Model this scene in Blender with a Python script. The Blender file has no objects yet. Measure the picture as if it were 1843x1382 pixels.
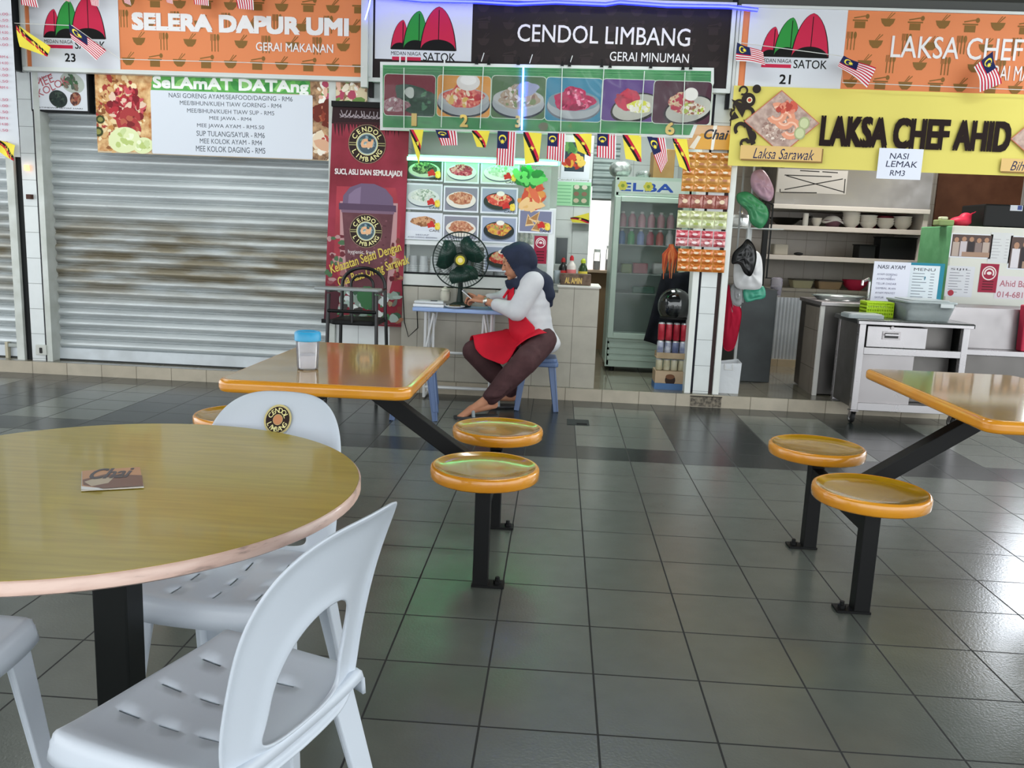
import bpy, bmesh, math, random
from mathutils import Vector, Matrix, noise
sc = bpy.context.scene
C = sc.collection
rnd = random.Random(7)
PI = math.pi
# ---------------------------------------------------------------- camera
F, CX, CY = 1509.4, 921.5, 691.0
YAW, PITCH, ROLL = -0.049877, 0.172488, 0.041099
CAM = Vector((-0.1552, -1.6360, 1.2199))
_f = Vector((math.sin(YAW)*math.cos(PITCH), math.cos(YAW)*math.cos(PITCH), -math.sin(PITCH)))
_r = Vector((math.cos(YAW), -math.sin(YAW), 0)); _u = _r.cross(_f)
RT = _r*math.cos(ROLL) + _u*math.sin(ROLL); UP = -_r*math.sin(ROLL) + _u*math.cos(ROLL); FW = _f
cam = bpy.data.cameras.new('camera'); co = bpy.data.objects.new('camera', cam); C.objects.link(co)
cam.sensor_width = 36; cam.lens = F/1843*36; cam.clip_start = 0.02; cam.clip_end = 200
co.matrix_world = Matrix(((RT.x, UP.x, -FW.x, CAM.x), (RT.y, UP.y, -FW.y, CAM.y), (RT.z, UP.z, -FW.z, CAM.z), (0, 0, 0, 1)))
sc.camera = co
# ---------------------------------------------------------------- light
vs = sc.view_settings
vs.view_transform = 'Standard'; vs.look = 'None'; vs.gamma = 1; vs.use_curve_mapping = False
vs.exposure = 0.0
wd = bpy.data.worlds.new('overcast_sky'); sc.world = wd; wd.use_nodes = True
bg = wd.node_tree.nodes['Background']; bg.inputs[0].default_value = (0.94, 0.98, 1.0, 1); bg.inputs[1].default_value = 3.2
sc.cycles.max_bounces = 8; sc.cycles.diffuse_bounces = 4; sc.cycles.glossy_bounces = 4
sc.cycles.transparent_max_bounces = 12; sc.cycles.transmission_bounces = 6
sc.cycles.sample_clamp_indirect = 6; sc.cycles.caustics_reflective = False; sc.cycles.caustics_refractive = False
def area(name, loc, sx, sy, power, col=(1, 1, 1), rot=(0, 0, 0)):
    l = bpy.data.lights.new(name, 'AREA'); l.shape = 'RECTANGLE'; l.size = sx; l.size_y = sy; l.energy = power; l.color = col
    o = bpy.data.objects.new(name, l); C.objects.link(o); o.location = loc; o.rotation_euler = rot
    return o
for x in (-3.2, 0.2, 3.4):                     # unseen area lights added under the roof as fill
    area('hall_fill', (x, 1.6, 3.15), 1.2, 0.25, 20, (0.93, 1, 0.97))
    area('hall_fill', (x, 3.6, 3.15), 1.2, 0.25, 16, (0.93, 1, 0.97))
area('kitchen_fill', (2.6, 6.0, 2.8), 1.2, 0.3, 48, (1, 0.94, 0.9))  # unseen area light, set warm to brighten the noodle stall
area('unseen_stall_light', (0.45, 5.6, 2.75), 0.5, 0.9, 36, (0.9, 1, 0.95))  # unseen area light that brightens the inside of the drinks stall
area('unseen_stall_light', (4.0, 5.2, 1.6), 0.7, 0.9, 30, (0.86, 0.92, 1), (-PI/2, 0, 0))  # invented light out of view, added for its bluish reflection on the floor
area('fridge_lamp', (0.64, 6.0, 1.62), 0.4, 0.1, 9, (0.9, 1, 0.97))
area('back_room_lamp', (0.42, 7.9, 2.3), 0.8, 0.8, 70, (1, 0.98, 0.95))
# ---------------------------------------------------------------- pixel of the 1843x1382 photograph -> point of the place
def ray(px, py): return RT*((px-CX)/F) + UP*((CY-py)/F) + FW
def at(px, py, Y):
    d = ray(px, py); return CAM + d*((Y-CAM.y)/d.y)
def onz(px, py, z=0.0):
    d = ray(px, py); return CAM + d*((z-CAM.z)/d.z)
# ---------------------------------------------------------------- materials
def lin(h):
    h = h.lstrip('#'); o = []
    for i in (0, 2, 4):
        c = int(h[i:i+2], 16)/255; o.append(c/12.92 if c <= .04045 else ((c+.055)/1.055)**2.4)
    return (*o, 1)
_m = {}
def mat(h, rough=.5, metal=0, coat=0, trans=0, alpha=1, emit=0, ior=1.45, bump=0, bscale=60, spec=None):
    """plain surface colour, optionally with a fine bump"""
    k = (h, rough, metal, coat, trans, alpha, emit, ior, bump, bscale, spec)
    if k in _m: return _m[k]
    m = bpy.data.materials.new('surface_'+h); m.use_nodes = True; nt = m.node_tree; b = nt.nodes['Principled BSDF']
    b.inputs['Base Color'].default_value = lin(h); b.inputs['Roughness'].default_value = rough; b.inputs['Metallic'].default_value = metal
    b.inputs['Coat Weight'].default_value = coat; b.inputs['Coat Roughness'].default_value = .08
    b.inputs['Transmission Weight'].default_value = trans; b.inputs['IOR'].default_value = ior; b.inputs['Alpha'].default_value = alpha
    if spec is None and rough >= .4 and not metal: spec = .22      # matt print, paper and plastic
    if spec is not None: b.inputs['Specular IOR Level'].default_value = spec
    if emit: b.inputs['Emission Color'].default_value = lin(h); b.inputs['Emission Strength'].default_value = emit
    if bump:
        t = nt.nodes.new('ShaderNodeTexCoord'); n = nt.nodes.new('ShaderNodeTexNoise'); n.inputs['Scale'].default_value = bscale
        q = nt.nodes.new('ShaderNodeBump'); q.inputs['Strength'].default_value = bump; q.inputs['Distance'].default_value = .01
        nt.links.new(t.outputs['Object'], n.inputs['Vector']); nt.links.new(n.outputs['Fac'], q.inputs['Height']); nt.links.new(q.outputs['Normal'], b.inputs['Normal'])
    _m[k] = m; return m
def mix(h1, h2, h3=None, scale=30, rough=.5, metal=0, stretch=(1, 1, 1), detail=4, lo=.35, hi=.65, coat=0, vor=False, bump=0, rgh2=None):
    """colour that varies over the surface (wood, dirt, mottled print)"""
    k = ('mix', h1, h2, h3, scale, rough, metal, stretch, detail, lo, hi, coat, vor, bump, rgh2)
    if k in _m: return _m[k]
    m = bpy.data.materials.new('mottled_'+h1); m.use_nodes = True; nt = m.node_tree; b = nt.nodes['Principled BSDF']; L = nt.links.new
    t = nt.nodes.new('ShaderNodeTexCoord'); mp = nt.nodes.new('ShaderNodeMapping'); mp.inputs['Scale'].default_value = stretch
    L(t.outputs['Object'], mp.inputs['Vector'])
    if vor:
        n = nt.nodes.new('ShaderNodeTexVoronoi'); n.inputs['Scale'].default_value = scale; out = n.outputs['Color']
    else:
        n = nt.nodes.new('ShaderNodeTexNoise'); n.inputs['Scale'].default_value = scale; n.inputs['Detail'].default_value = detail; out = n.outputs['Fac']
    L(mp.outputs['Vector'], n.inputs['Vector'])
    r = nt.nodes.new('ShaderNodeValToRGB'); e = r.color_ramp.elements
    e[0].position = lo; e[0].color = lin(h1); e[1].position = hi; e[1].color = lin(h2)
    if h3: q = e.new(min(.99, hi+.15)); q.color = lin(h3)
    L(out, r.inputs['Fac']); L(r.outputs['Color'], b.inputs['Base Color'])
    b.inputs['Roughness'].default_value = rough; b.inputs['Metallic'].default_value = metal; b.inputs['Coat Weight'].default_value = coat; b.inputs['Coat Roughness'].default_value = .06
    if rough >= .4 and not metal: b.inputs['Specular IOR Level'].default_value = .22
    if bump:
        q = nt.nodes.new('ShaderNodeBump'); q.inputs['Strength'].default_value = bump; q.inputs['Distance'].default_value = .005
        L(out, q.inputs['Height']); L(q.outputs['Normal'], b.inputs['Normal'])
    _m[k] = m; return m
def glassy(h='ffffff', alpha=.15, rough=.05, spec=.5):
    """thin clear sheet: mostly see-through, keeps its reflections"""
    k = ('glassy', h, alpha, rough)
    if k in _m: return _m[k]
    m = bpy.data.materials.new('clear_'+h); m.use_nodes = True; nt = m.node_tree; L = nt.links.new
    out = nt.nodes['Material Output']; nt.nodes.remove(nt.nodes['Principled BSDF'])
    tr = nt.nodes.new('ShaderNodeBsdfTransparent'); df = nt.nodes.new('ShaderNodeBsdfDiffuse'); df.inputs['Color'].default_value = lin(h)
    gl = nt.nodes.new('ShaderNodeBsdfGlossy'); gl.inputs['Roughness'].default_value = rough
    fr = nt.nodes.new('ShaderNodeFresnel'); fr.inputs['IOR'].default_value = 1.25
    m1 = nt.nodes.new('ShaderNodeMixShader'); m1.inputs[0].default_value = alpha; L(tr.outputs[0], m1.inputs[1]); L(df.outputs[0], m1.inputs[2])
    m2 = nt.nodes.new('ShaderNodeMixShader'); L(fr.outputs[0], m2.inputs[0]); L(m1.outputs[0], m2.inputs[1]); L(gl.outputs[0], m2.inputs[2])
    L(m2.outputs[0], out.inputs['Surface']); _m[k] = m; return m
def tiles(h1, h2, grout, w, h, gw=.004, rough=.3, off=(0, 0, 0), axes='xz', var=.5, spec=.5, bump=.0, scratch=False, row=0):
    """rectangular tiles with grout lines, laid along two world axes"""
    m = bpy.data.materials.new('tiles_'+h1); m.use_nodes = True; nt = m.node_tree; b = nt.nodes['Principled BSDF']; L = nt.links.new
    t = nt.nodes.new('ShaderNodeNewGeometry'); s = nt.nodes.new('ShaderNodeSeparateXYZ'); c = nt.nodes.new('ShaderNodeCombineXYZ')
    L(t.outputs['Position'], s.inputs[0])
    for i, a in enumerate(axes):
        ad = nt.nodes.new('ShaderNodeMath'); ad.operation = 'ADD'; ad.inputs[1].default_value = off[i]+50*w*0
        L(s.outputs['XYZ'.index(a.upper())], ad.inputs[0]); L(ad.outputs[0], c.inputs[i])
    br = nt.nodes.new('ShaderNodeTexBrick'); br.offset = row; br.squash = 1
    br.inputs['Scale'].default_value = 1; br.inputs['Brick Width'].default_value = w; br.inputs['Row Height'].default_value = h
    br.inputs['Mortar Size'].default_value = gw/2; br.inputs['Mortar Smooth'].default_value = .1; br.inputs['Bias'].default_value = 0
    br.inputs['Color1'].default_value = lin(h1); br.inputs['Color2'].default_value = lin(h2); br.inputs['Mortar'].default_value = lin(grout)
    L(c.outputs[0], br.inputs['Vector'])
    n = nt.nodes.new('ShaderNodeTexNoise'); n.inputs['Scale'].default_value = 9; n.inputs['Detail'].default_value = 6; L(t.outputs['Position'], n.inputs['Vector'])
    mr = nt.nodes.new('ShaderNodeMapRange'); mr.inputs[1].default_value = .3; mr.inputs[2].default_value = .7; mr.inputs[3].default_value = 1-.22*var; mr.inputs[4].default_value = 1+.12*var
    L(n.outputs['Fac'], mr.inputs[0])
    mx = nt.nodes.new('ShaderNodeMix'); mx.data_type = 'RGBA'; mx.blend_type = 'MULTIPLY'; mx.inputs[0].default_value = 1
    L(br.outputs['Color'], mx.inputs[6]); L(mr.outputs[0], mx.inputs[7]); L(mx.outputs[2], b.inputs['Base Color'])
    r2 = nt.nodes.new('ShaderNodeMapRange'); r2.inputs[3].default_value = rough; r2.inputs[4].default_value = .8; L(br.outputs['Fac'], r2.inputs[0]); L(r2.outputs[0], b.inputs['Roughness'])
    b.inputs['Specular IOR Level'].default_value = spec
    bp = nt.nodes.new('ShaderNodeBump'); bp.inputs['Strength'].default_value = .5; bp.inputs['Distance'].default_value = .002; bp.invert = True
    L(br.outputs['Fac'], bp.inputs['Height'])
    if bump:
        n2 = nt.nodes.new('ShaderNodeTexNoise'); n2.inputs['Scale'].default_value = 120; n2.inputs['Detail'].default_value = 3; L(t.outputs['Position'], n2.inputs['Vector'])
        b2 = nt.nodes.new('ShaderNodeBump'); b2.inputs['Strength'].default_value = bump; b2.inputs['Distance'].default_value = .002
        L(n2.outputs['Fac'], b2.inputs['Height']); L(bp.outputs[0], b2.inputs['Normal']); L(b2.outputs[0], b.inputs['Normal'])
    else: L(bp.outputs[0], b.inputs['Normal'])
    return m
def steel(h='b9bab8', rough=.32):
    k = ('steel', h, rough)
    if k in _m: return _m[k]
    m = mat(h, rough, .85).copy(); nt = m.node_tree; b = nt.nodes['Principled BSDF']; L = nt.links.new
    t = nt.nodes.new('ShaderNodeTexCoord'); n = nt.nodes.new('ShaderNodeTexNoise'); n.inputs['Scale'].default_value = 5; n.inputs['Detail'].default_value = 5
    mr = nt.nodes.new('ShaderNodeMapRange'); mr.inputs[1].default_value = .3; mr.inputs[2].default_value = .7; mr.inputs[3].default_value = rough-.1; mr.inputs[4].default_value = rough+.14
    L(t.outputs['Object'], n.inputs['Vector']); L(n.outputs['Fac'], mr.inputs[0]); L(mr.outputs[0], b.inputs['Roughness'])
    _m[k] = m; return m
# ---------------------------------------------------------------- mesh builder
class MB:
    def __init__(s): s.v = []; s.f = []; s.mi = []; s.m = []
    def _mat(s, m):
        if m is None: m = s.m[-1] if s.m else mat('888888')
        if m not in s.m: s.m.append(m)
        return s.m.index(m)
    def add(s, vs_, fs_, m=None):
        i = len(s.v); k = s._mat(m); s.v += [Vector(v) for v in vs_]
        for f in fs_: s.f.append(tuple(i+a for a in f)); s.mi.append(k)
        return s
    def hexa(s, c, m=None):   # 8 corners: bottom ring 0-3 (counter-clockwise from above), top ring 4-7
        return s.add(c, [(3, 2, 1, 0), (4, 5, 6, 7), (0, 1, 5, 4), (1, 2, 6, 5), (2, 3, 7, 6), (3, 0, 4, 7)], m)
    def box(s, x0, x1, y0, y1, z0, z1, m=None):
        x0, x1 = sorted((x0, x1)); y0, y1 = sorted((y0, y1)); z0, z1 = sorted((z0, z1))
        return s.hexa([(x0, y0, z0), (x1, y0, z0), (x1, y1, z0), (x0, y1, z0), (x0, y0, z1), (x1, y0, z1), (x1, y1, z1), (x0, y1, z1)], m)
    def bar(s, a, b, w, h, m=None, up=(0, 0, 1), w2=None, h2=None):
        a, b = Vector(a), Vector(b); d = (b-a).normalized(); up = Vector(up)
        if abs(d.dot(up)) > .98: up = Vector((0, 1, 0))
        x = d.cross(up).normalized(); y = x.cross(d); w2 = w2 or w; h2 = h2 or h
        P = lambda c, ww, hh: [c-x*ww/2-y*hh/2, c+x*ww/2-y*hh/2, c+x*ww/2+y*hh/2, c-x*ww/2+y*hh/2]
        return s.hexa(P(a, w, h)+P(b, w2, h2), m)
    def tube(s, pts, r, m=None, n=10, close=False, caps=True):
        pts = [Vector(p) for p in pts]; N = len(pts); rr = r if isinstance(r, (list, tuple)) else [r]*N
        vs_ = []; fs_ = []; prev = None
        for i, p in enumerate(pts):
            a = pts[i-1] if (i or close) else p; b = pts[(i+1) % N] if (i < N-1 or close) else p
            d = (b-a).normalized() if (b-a).length > 1e-9 else Vector((0, 0, 1))
            if prev is None:
                u = d.cross(Vector((0, 0, 1)) if abs(d.z) < .9 else Vector((1, 0, 0))).normalized()
            else:
                u = (prev-d*prev.dot(d)); u = u.normalized() if u.length > 1e-6 else d.orthogonal().normalized()
            prev = u; w = d.cross(u)
            for k in range(n):
                t = 2*PI*k/n; vs_.append(p+(u*math.cos(t)+w*math.sin(t))*rr[i])
        for i in range(N if close else N-1):
            j = (i+1) % N
            for k in range(n): fs_.append((i*n+k, i*n+(k+1) % n, j*n+(k+1) % n, j*n+k))
        if caps and not close: fs_.append(tuple(range(n))[::-1]); fs_.append(tuple((N-1)*n+k for k in range(n)))
        return s.add(vs_, fs_, m)
    def lathe(s, prof, c=(0, 0, 0), m=None, n=32, axis=(0, 0, 1), sx=1, sy=1, caps=True):
        c = Vector(c); ax = Vector(axis).normalized(); u = ax.orthogonal().normalized() if abs(ax.z) < .99 else Vector((1, 0, 0)); w = ax.cross(u)
        vs_ = []; fs_ = []
        for r, z in prof:
            for k in range(n):
                t = 2*PI*k/n; vs_.append(c+ax*z+u*(r*sx*math.cos(t))+w*(r*sy*math.sin(t)))
        for i in range(len(prof)-1):
            for k in range(n): fs_.append((i*n+k, i*n+(k+1) % n, (i+1)*n+(k+1) % n, (i+1)*n+k))
        if caps: fs_.append(tuple(range(n))[::-1]); fs_.append(tuple((len(prof)-1)*n+k for k in range(n)))
        return s.add(vs_, fs_, m)
    def ball(s, c, r, m=None, n=16, rot=None):
        r = r if isinstance(r, (tuple, list)) else (r, r, r); c = Vector(c); vs_ = []; fs_ = []; h = n//2
        for i in range(h+1):
            a = PI*i/h
            for k in range(n):
                t = 2*PI*k/n; p = Vector((r[0]*math.sin(a)*math.cos(t), r[1]*math.sin(a)*math.sin(t), r[2]*math.cos(a)))
                if rot is not None: p = rot @ p
                vs_.append(c+p)
        for i in range(h):
            for k in range(n): fs_.append((i*n+k, (i+1)*n+k, (i+1)*n+(k+1) % n, i*n+(k+1) % n))
        return s.add(vs_, fs_, m)
    def limb(s, a, b, ra, rb, m=None, n=14):
        a, b = Vector(a), Vector(b); s.tube([a, a.lerp(b, .5), b], [ra, (ra+rb)/2, rb], m, n); s.ball(a, ra, m, n); return s.ball(b, rb, m, n)
    def prism(s, poly, y0, y1, m=None, axis='y'):
        """extrude a 2D outline: axis y -> points are (x,z); axis z -> (x,y); axis x -> (y,z)"""
        n = len(poly)
        P = {'y': lambda p, t: (p[0], t, p[1]), 'z': lambda p, t: (p[0], p[1], t), 'x': lambda p, t: (t, p[0], p[1])}[axis]
        return s.add([P(p, y0) for p in poly]+[P(p, y1) for p in poly],
                     [tuple(range(n))[::-1], tuple(range(n, 2*n))]+[(i, (i+1) % n, n+(i+1) % n, n+i) for i in range(n)], m)
    def grid(s, fn, nu, nv, m=None, skip=None, clu=False):
        vs_ = [fn(i/(nu-1 if not clu else nu), j/(nv-1)) for j in range(nv) for i in range(nu)]; fs_ = []
        for j in range(nv-1):
            for i in range(nu if clu else nu-1):
                if skip and skip(i, j): continue
                fs_.append((j*nu+i, j*nu+(i+1) % nu, (j+1)*nu+(i+1) % nu, (j+1)*nu+i))
        return s.add(vs_, fs_, m)
    def build(s, name, parent=None, smooth=35, bevel=0, seg=2, solid=0, sub=0, remesh=0, sm=0, label=None, soff=0, fixn=True):
        me = bpy.data.meshes.new(name); o = bpy.data.objects.new(name, me); C.objects.link(o)
        loc = Vector((0, 0, 0))
        if parent is not None:
            o.parent = parent; loc = WL[parent.name]
        WL[o.name] = loc
        me.from_pydata([v-loc for v in s.v], [], s.f)
        for m in s.m: me.materials.append(m)
        me.polygons.foreach_set('material_index', s.mi)
        if fixn:
            bm = bmesh.new(); bm.from_mesh(me); bmesh.ops.remove_doubles(bm, verts=bm.verts, dist=1e-6); bmesh.ops.recalc_face_normals(bm, faces=bm.faces); bm.to_mesh(me); bm.free()
        if smooth:
            me.polygons.foreach_set('use_smooth', [True]*len(me.polygons))
            if smooth < 180: me.set_sharp_from_angle(angle=math.radians(smooth))
        if solid: q = o.modifiers.new('thick', 'SOLIDIFY'); q.thickness = solid; q.offset = soff
        if remesh: q = o.modifiers.new('skin', 'REMESH'); q.mode = 'VOXEL'; q.voxel_size = remesh; q.use_smooth_shade = True
        if sm: q = o.modifiers.new('soft', 'SMOOTH'); q.factor = .5; q.iterations = sm
        if bevel: q = o.modifiers.new('round', 'BEVEL'); q.width = bevel; q.segments = seg; q.limit_method = 'ANGLE'; q.angle_limit = math.radians(40)
        if sub: q = o.modifiers.new('sub', 'SUBSURF'); q.levels = sub; q.render_levels = sub
        if label: o['label'] = label
        return o
WL = {}
def tag(o, label, cat, group=None):
    o['label'] = label; o['category'] = cat
    if group: o['group'] = group
    return o
def thing(name, label, cat, loc=(0, 0, 0), group=None):
    o = bpy.data.objects.new(name, None); C.objects.link(o); o.location = loc; o.empty_display_size = .05; WL[o.name] = Vector(loc)
    return tag(o, label, cat, group)
def struct(o): o['kind'] = 'structure'; return o
def kids(o): return [c for c in bpy.data.objects if c.parent == o]
def dup(o, loc=None, rotz=None, parent=None, label=None):
    c = o.copy(); C.objects.link(c)
    if parent is not None: c.parent = parent
    if loc is not None: c.location = loc
    if rotz is not None: c.rotation_euler = (0, 0, rotz)
    if label: c['label'] = label
    WL[c.name] = Vector(c.location) if parent is None else WL[parent.name]
    for k in kids(o): dup(k, parent=c)
    return c
# ---------------------------------------------------------------- flat prints: shapes and lettering on a sheet
_txt = {}
def text_mesh(body, off=0.0, shear=0.0):
    k = (body, off, shear)
    if k not in _txt:
        cu = bpy.data.curves.new('t', 'FONT'); cu.body = body; cu.offset = off; cu.shear = shear; cu.resolution_u = 3; cu.fill_mode = 'FRONT'
        ob = bpy.data.objects.new('t', cu); me = ob.to_mesh()
        vv = [(v.co.x, v.co.y) for v in me.vertices]; ff = [tuple(p.vertices) for p in me.polygons]
        ob.to_mesh_clear(); bpy.data.objects.remove(ob); bpy.data.curves.remove(cu)
        _txt[k] = (vv, ff)
    return _txt[k]
class Sheet:
    """a plane through O with axes U (across) and V (up); coordinates may be given as photograph pixels that fall on it"""
    def __init__(s, O, U=(1, 0, 0), V=(0, 0, 1)):
        s.O = Vector(O); s.U = Vector(U).normalized(); V = Vector(V); s.V = (V-s.U*V.dot(s.U)).normalized(); s.N = s.U.cross(s.V)
        if s.N.dot(CAM-s.O) < 0: s.N = -s.N
        s.h = 0.0006; s.mb = MB(); s.eps = 2e-5; s.clip = None
    def uv(s, px, py):
        d = ray(px, py); t = (s.O-CAM).dot(s.N)/d.dot(s.N); q = CAM+d*t-s.O
        return (q.dot(s.U), q.dot(s.V))
    def w(s, u, v, h=None): return s.O+s.U*u+s.V*v+s.N*(s.h if h is None else h)
    def up(s): s.h += s.eps
    def polyuv(s, pts, m):
        if s.clip:
            a, b, c, d = s.clip; pts = [(min(max(u, a), b), min(max(v, c), d)) for u, v in pts]
        s.up(); s.mb.add([s.w(*p) for p in pts], [tuple(range(len(pts)))], m)
    def poly(s, pts, m): s.polyuv([s.uv(*p) for p in pts], m)
    def rectuv(s, px0, py0, px1, py1):
        a = s.uv(px0, py0); b = s.uv(px1, py1); return a[0], b[0], b[1], a[1]     # u0 u1 v0 v1
    def rect(s, px0, py0, px1, py1, m, r=0):
        u0, u1, v0, v1 = s.rectuv(px0, py0, px1, py1); s.rrect(u0, u1, v0, v1, m, r)
    def rrect(s, u0, u1, v0, v1, m, r=0):
        if not r: return s.polyuv([(u0, v0), (u1, v0), (u1, v1), (u0, v1)], m)
        p = []
        for cx, cy, a in ((u1-r, v0+r, -90), (u1-r, v1-r, 0), (u0+r, v1-r, 90), (u0+r, v0+r, 180)):
            for k in range(6):
                t = math.radians(a+18*k); p.append((cx+r*math.cos(t), cy+r*math.sin(t)))
        s.polyuv(p, m)
    def ellipse(s, px, py, rx, ry, m, rot=0, n=28, wob=0, sd=0, a0=0, a1=360):
        """rx, ry in metres, centre in pixels"""
        u, v = s.uv(px, py); s.elluv(u, v, rx, ry, m, rot, n, wob, sd, a0, a1)
    def elluv(s, u, v, rx, ry, m, rot=0, n=28, wob=0, sd=0, a0=0, a1=360):
        p = []; R = random.Random(sd); ph = [R.random()*6.28 for _ in range(3)]; c, q = math.cos(math.radians(rot)), math.sin(math.radians(rot))
        for k in range(n if a1-a0 >= 360 else n+1):
            t = math.radians(a0+(a1-a0)*k/n); w = 1+wob*(math.sin(3*t+ph[0])*.5+math.sin(5*t+ph[1])*.35+math.sin(9*t+ph[2])*.25)
            x, y = rx*w*math.cos(t), ry*w*math.sin(t); p.append((u+x*c-y*q, v+x*q+y*c))
        s.polyuv(p, m)
    def ring(s, u, v, r0, r1, m, n=32, a0=0, a1=360, sy=1):
        s.up(); vs_ = []; fs_ = []; N = n+1
        for k in range(N):
            t = math.radians(a0+(a1-a0)*k/n)
            for r in (r0, r1): vs_.append(s.w(u+r*math.cos(t), v+r*math.sin(t)*sy))
        for k in range(n): fs_.append((2*k, 2*k+1, 2*k+3, 2*k+2))
        s.mb.add(vs_, fs_, m)
    def line(s, pts, wd, m, px=True):
        q = [s.uv(*p) for p in pts] if px else pts; s.up()
        if s.clip and not (s.clip[0] < q[0][0] < s.clip[1] and s.clip[2] < q[0][1] < s.clip[3] and s.clip[0] < q[-1][0] < s.clip[1]): return
        for a, b in zip(q, q[1:]):
            dx, dy = b[0]-a[0], b[1]-a[1]; l = math.hypot(dx, dy) or 1; nx, ny = -dy/l*wd/2, dx/l*wd/2
            s.mb.add([s.w(a[0]+nx, a[1]+ny), s.w(a[0]-nx, a[1]-ny), s.w(b[0]-nx, b[1]-ny), s.w(b[0]+nx, b[1]+ny)], [(0, 1, 2, 3)], m)
    def text(s, body, px0, py0, px1, py1, m, off=0, shear=0):
        u0, u1, v0, v1 = s.rectuv(px0, py0, px1, py1); s.textuv(body, u0, u1, v0, v1, m, off, shear)
    def textuv(s, body, u0, u1, v0, v1, m, off=0, shear=0):
        vv, ff = text_mesh(body, 0, shear)
        if not ff: return
        xs = [p[0] for p in vv]; ys = [p[1] for p in vv]; a, b, c, d = min(xs), max(xs), min(ys), max(ys)
        e = off*(v1-v0)*1.4                      # heavier strokes: the letters printed again a hair to each side
        for dx, dy in ((0, 0),) if not off else ((-e, -e), (e, -e), (-e, e), (e, e), (0, 0)):
            s.up(); s.mb.add([s.w(dx+u0+e+(x-a)/(b-a)*(u1-u0-2*e), dy+v0+e+(y-c)/(d-c)*(v1-v0-2*e)) for x, y in vv], ff, m)
    def textrot(s, body, u, v, h, ang, m, off=0, shear=0, wid=1.0):
        """lettering of cap height h starting at (u,v), turned by ang degrees"""
        vv, ff = text_mesh(body, off, shear); c, q = math.cos(math.radians(ang)), math.sin(math.radians(ang)); k = h/.7
        s.up(); s.mb.add([s.w(u+x*k*wid*c-y*k*q, v+x*k*wid*q+y*k*c) for x, y in vv], ff, m)
    def arc(s, body, u, v, r, h, a0, a1, m, off=.01, flip=False):
        """letters spread along a circle from angle a0 to a1 (degrees)"""
        n = len(body); s.up()
        for i, ch in enumerate(body):
            if ch == ' ': continue
            vv, ff = text_mesh(ch, off); xs = [p[0] for p in vv]; mx_ = (min(xs)+max(xs))/2
            a = a0+(a1-a0)*(i+.5)/n; t = math.radians(a); rot = t-PI/2 if not flip else t+PI/2; c, q = math.cos(rot), math.sin(rot); k = h/.7
            cx, cy = u+r*math.cos(t), v+r*math.sin(t)
            s.mb.add([s.w(cx+(x-mx_)*k*c-(y-.35)*k*q, cy+(x-mx_)*k*q+(y-.35)*k*c) for x, y in vv], ff, m)
    def done(s, name, parent=None, **k):
        o = s.mb.build(name, parent, smooth=0, fixn=False, **k); s.mb = MB(); return o
def sheetY(Y): return Sheet((0, Y, 0))
def quad_sheet(tl, tr, bl):
    tl, tr, bl = map(Vector, (tl, tr, bl)); return Sheet(bl, tr-tl, tl-bl)
def scatter(sh, u, v, rx, ry, n, cols, r0, r1, sd):
    """many small dabs of colour inside an ellipse (printed food)"""
    R = random.Random(sd)
    for _ in range(n):
        a = R.random()*6.283; d = math.sqrt(R.random()); r = R.uniform(r0, r1)
        sh.elluv(u+math.cos(a)*d*rx, v+math.sin(a)*d*ry, r*R.uniform(.8, 1.6), r*R.uniform(.5, 1), R.choice(cols), R.random()*180, 8, .15, R.random())
def heap(sh, u, v, rx, ry, cols, sd, n=30, r=.012):
    """a printed pile of food: one mottled mound with small dabs over it"""
    c = [x if isinstance(x, str) else 'b09080' for x in cols]
    sh.elluv(u, v, rx, ry, mix(c[0], c[1], c[2 % len(c)], 55, .45, detail=6, lo=.4, hi=.56), 0, 26, .14, sd)
    scatter(sh, u, v, rx*.8, ry*.8, n, [mat(x, .45) for x in c], r*.5, r, sd)
WHITE = mat('dfe3e4', .45); BLACK = mat('0c0d0e', .5); PRINTW = mat('d4d7de', .55); PRINTK = mat('121212', .6, spec=.2)
# ================================================================ setting
ZF = .095                                           # height of the stall platform
FL = tiles('5f635d', '5a5f59', '0b0d0c', .3, .3, .0062, .22, axes='xy', var=.28, spec=.6, bump=.25)
FD = tiles('272b2a', '232827', '101312', .3, .3, .004, .24, axes='xy', var=.4, spec=.6, bump=.2)
b = MB()
def fl(x0, x1, y0, y1, m): b.add([(x0, y0, 0), (x1, y0, 0), (x1, y1, 0), (x0, y1, 0)], [(0, 1, 2, 3)], m)
fl(-7.2, 7.2, -4.5, 3.0, FL); fl(-7.2, 7.2, 3.0, 3.3, FD); fl(-7.2, 7.2, 4.5, 4.76, FD)
for k in range(-6, 6):
    fl(1.2*k, 1.2*k+.6, 3.3, 4.5, FL); fl(1.2*k+.6, 1.2*k+1.2, 3.3, 4.5, FD)
struct(b.build('floor', smooth=0))
# broken tile with an open drain in front of the step
q = onz(1043, 762)
b = MB(); b.box(q.x-.085, q.x+.065, q.y-.06, q.y+.12, .0006, .002, mat('2a2f2e', .6)); b.box(q.x-.02, q.x+.05, q.y-.05, q.y-.0, .002, .003, mat('070808', .8))
o = struct(b.build('floor_drain', smooth=0))
# raised platform of the stalls
SF = tiles('b4ab9a', 'aea492', '6b6455', .283, .3, .005, .4, axes='xz', off=(.06, .2), var=.5)
ST = tiles('7b7768', '746f61', '3e3b33', .3, .3, .005, .14, axes='xy', var=.7)
b = MB(); b.box(-7.2, 7.2, 4.75, 9.6, -.02, ZF, SF); b.add([(-7.2, 4.76, ZF+.001), (7.2, 4.76, ZF+.001), (7.2, 9.6, ZF+.001), (-7.2, 9.6, ZF+.001)], [(0, 1, 2, 3)], ST)
struct(b.build('floor_platform', smooth=0))
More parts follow.
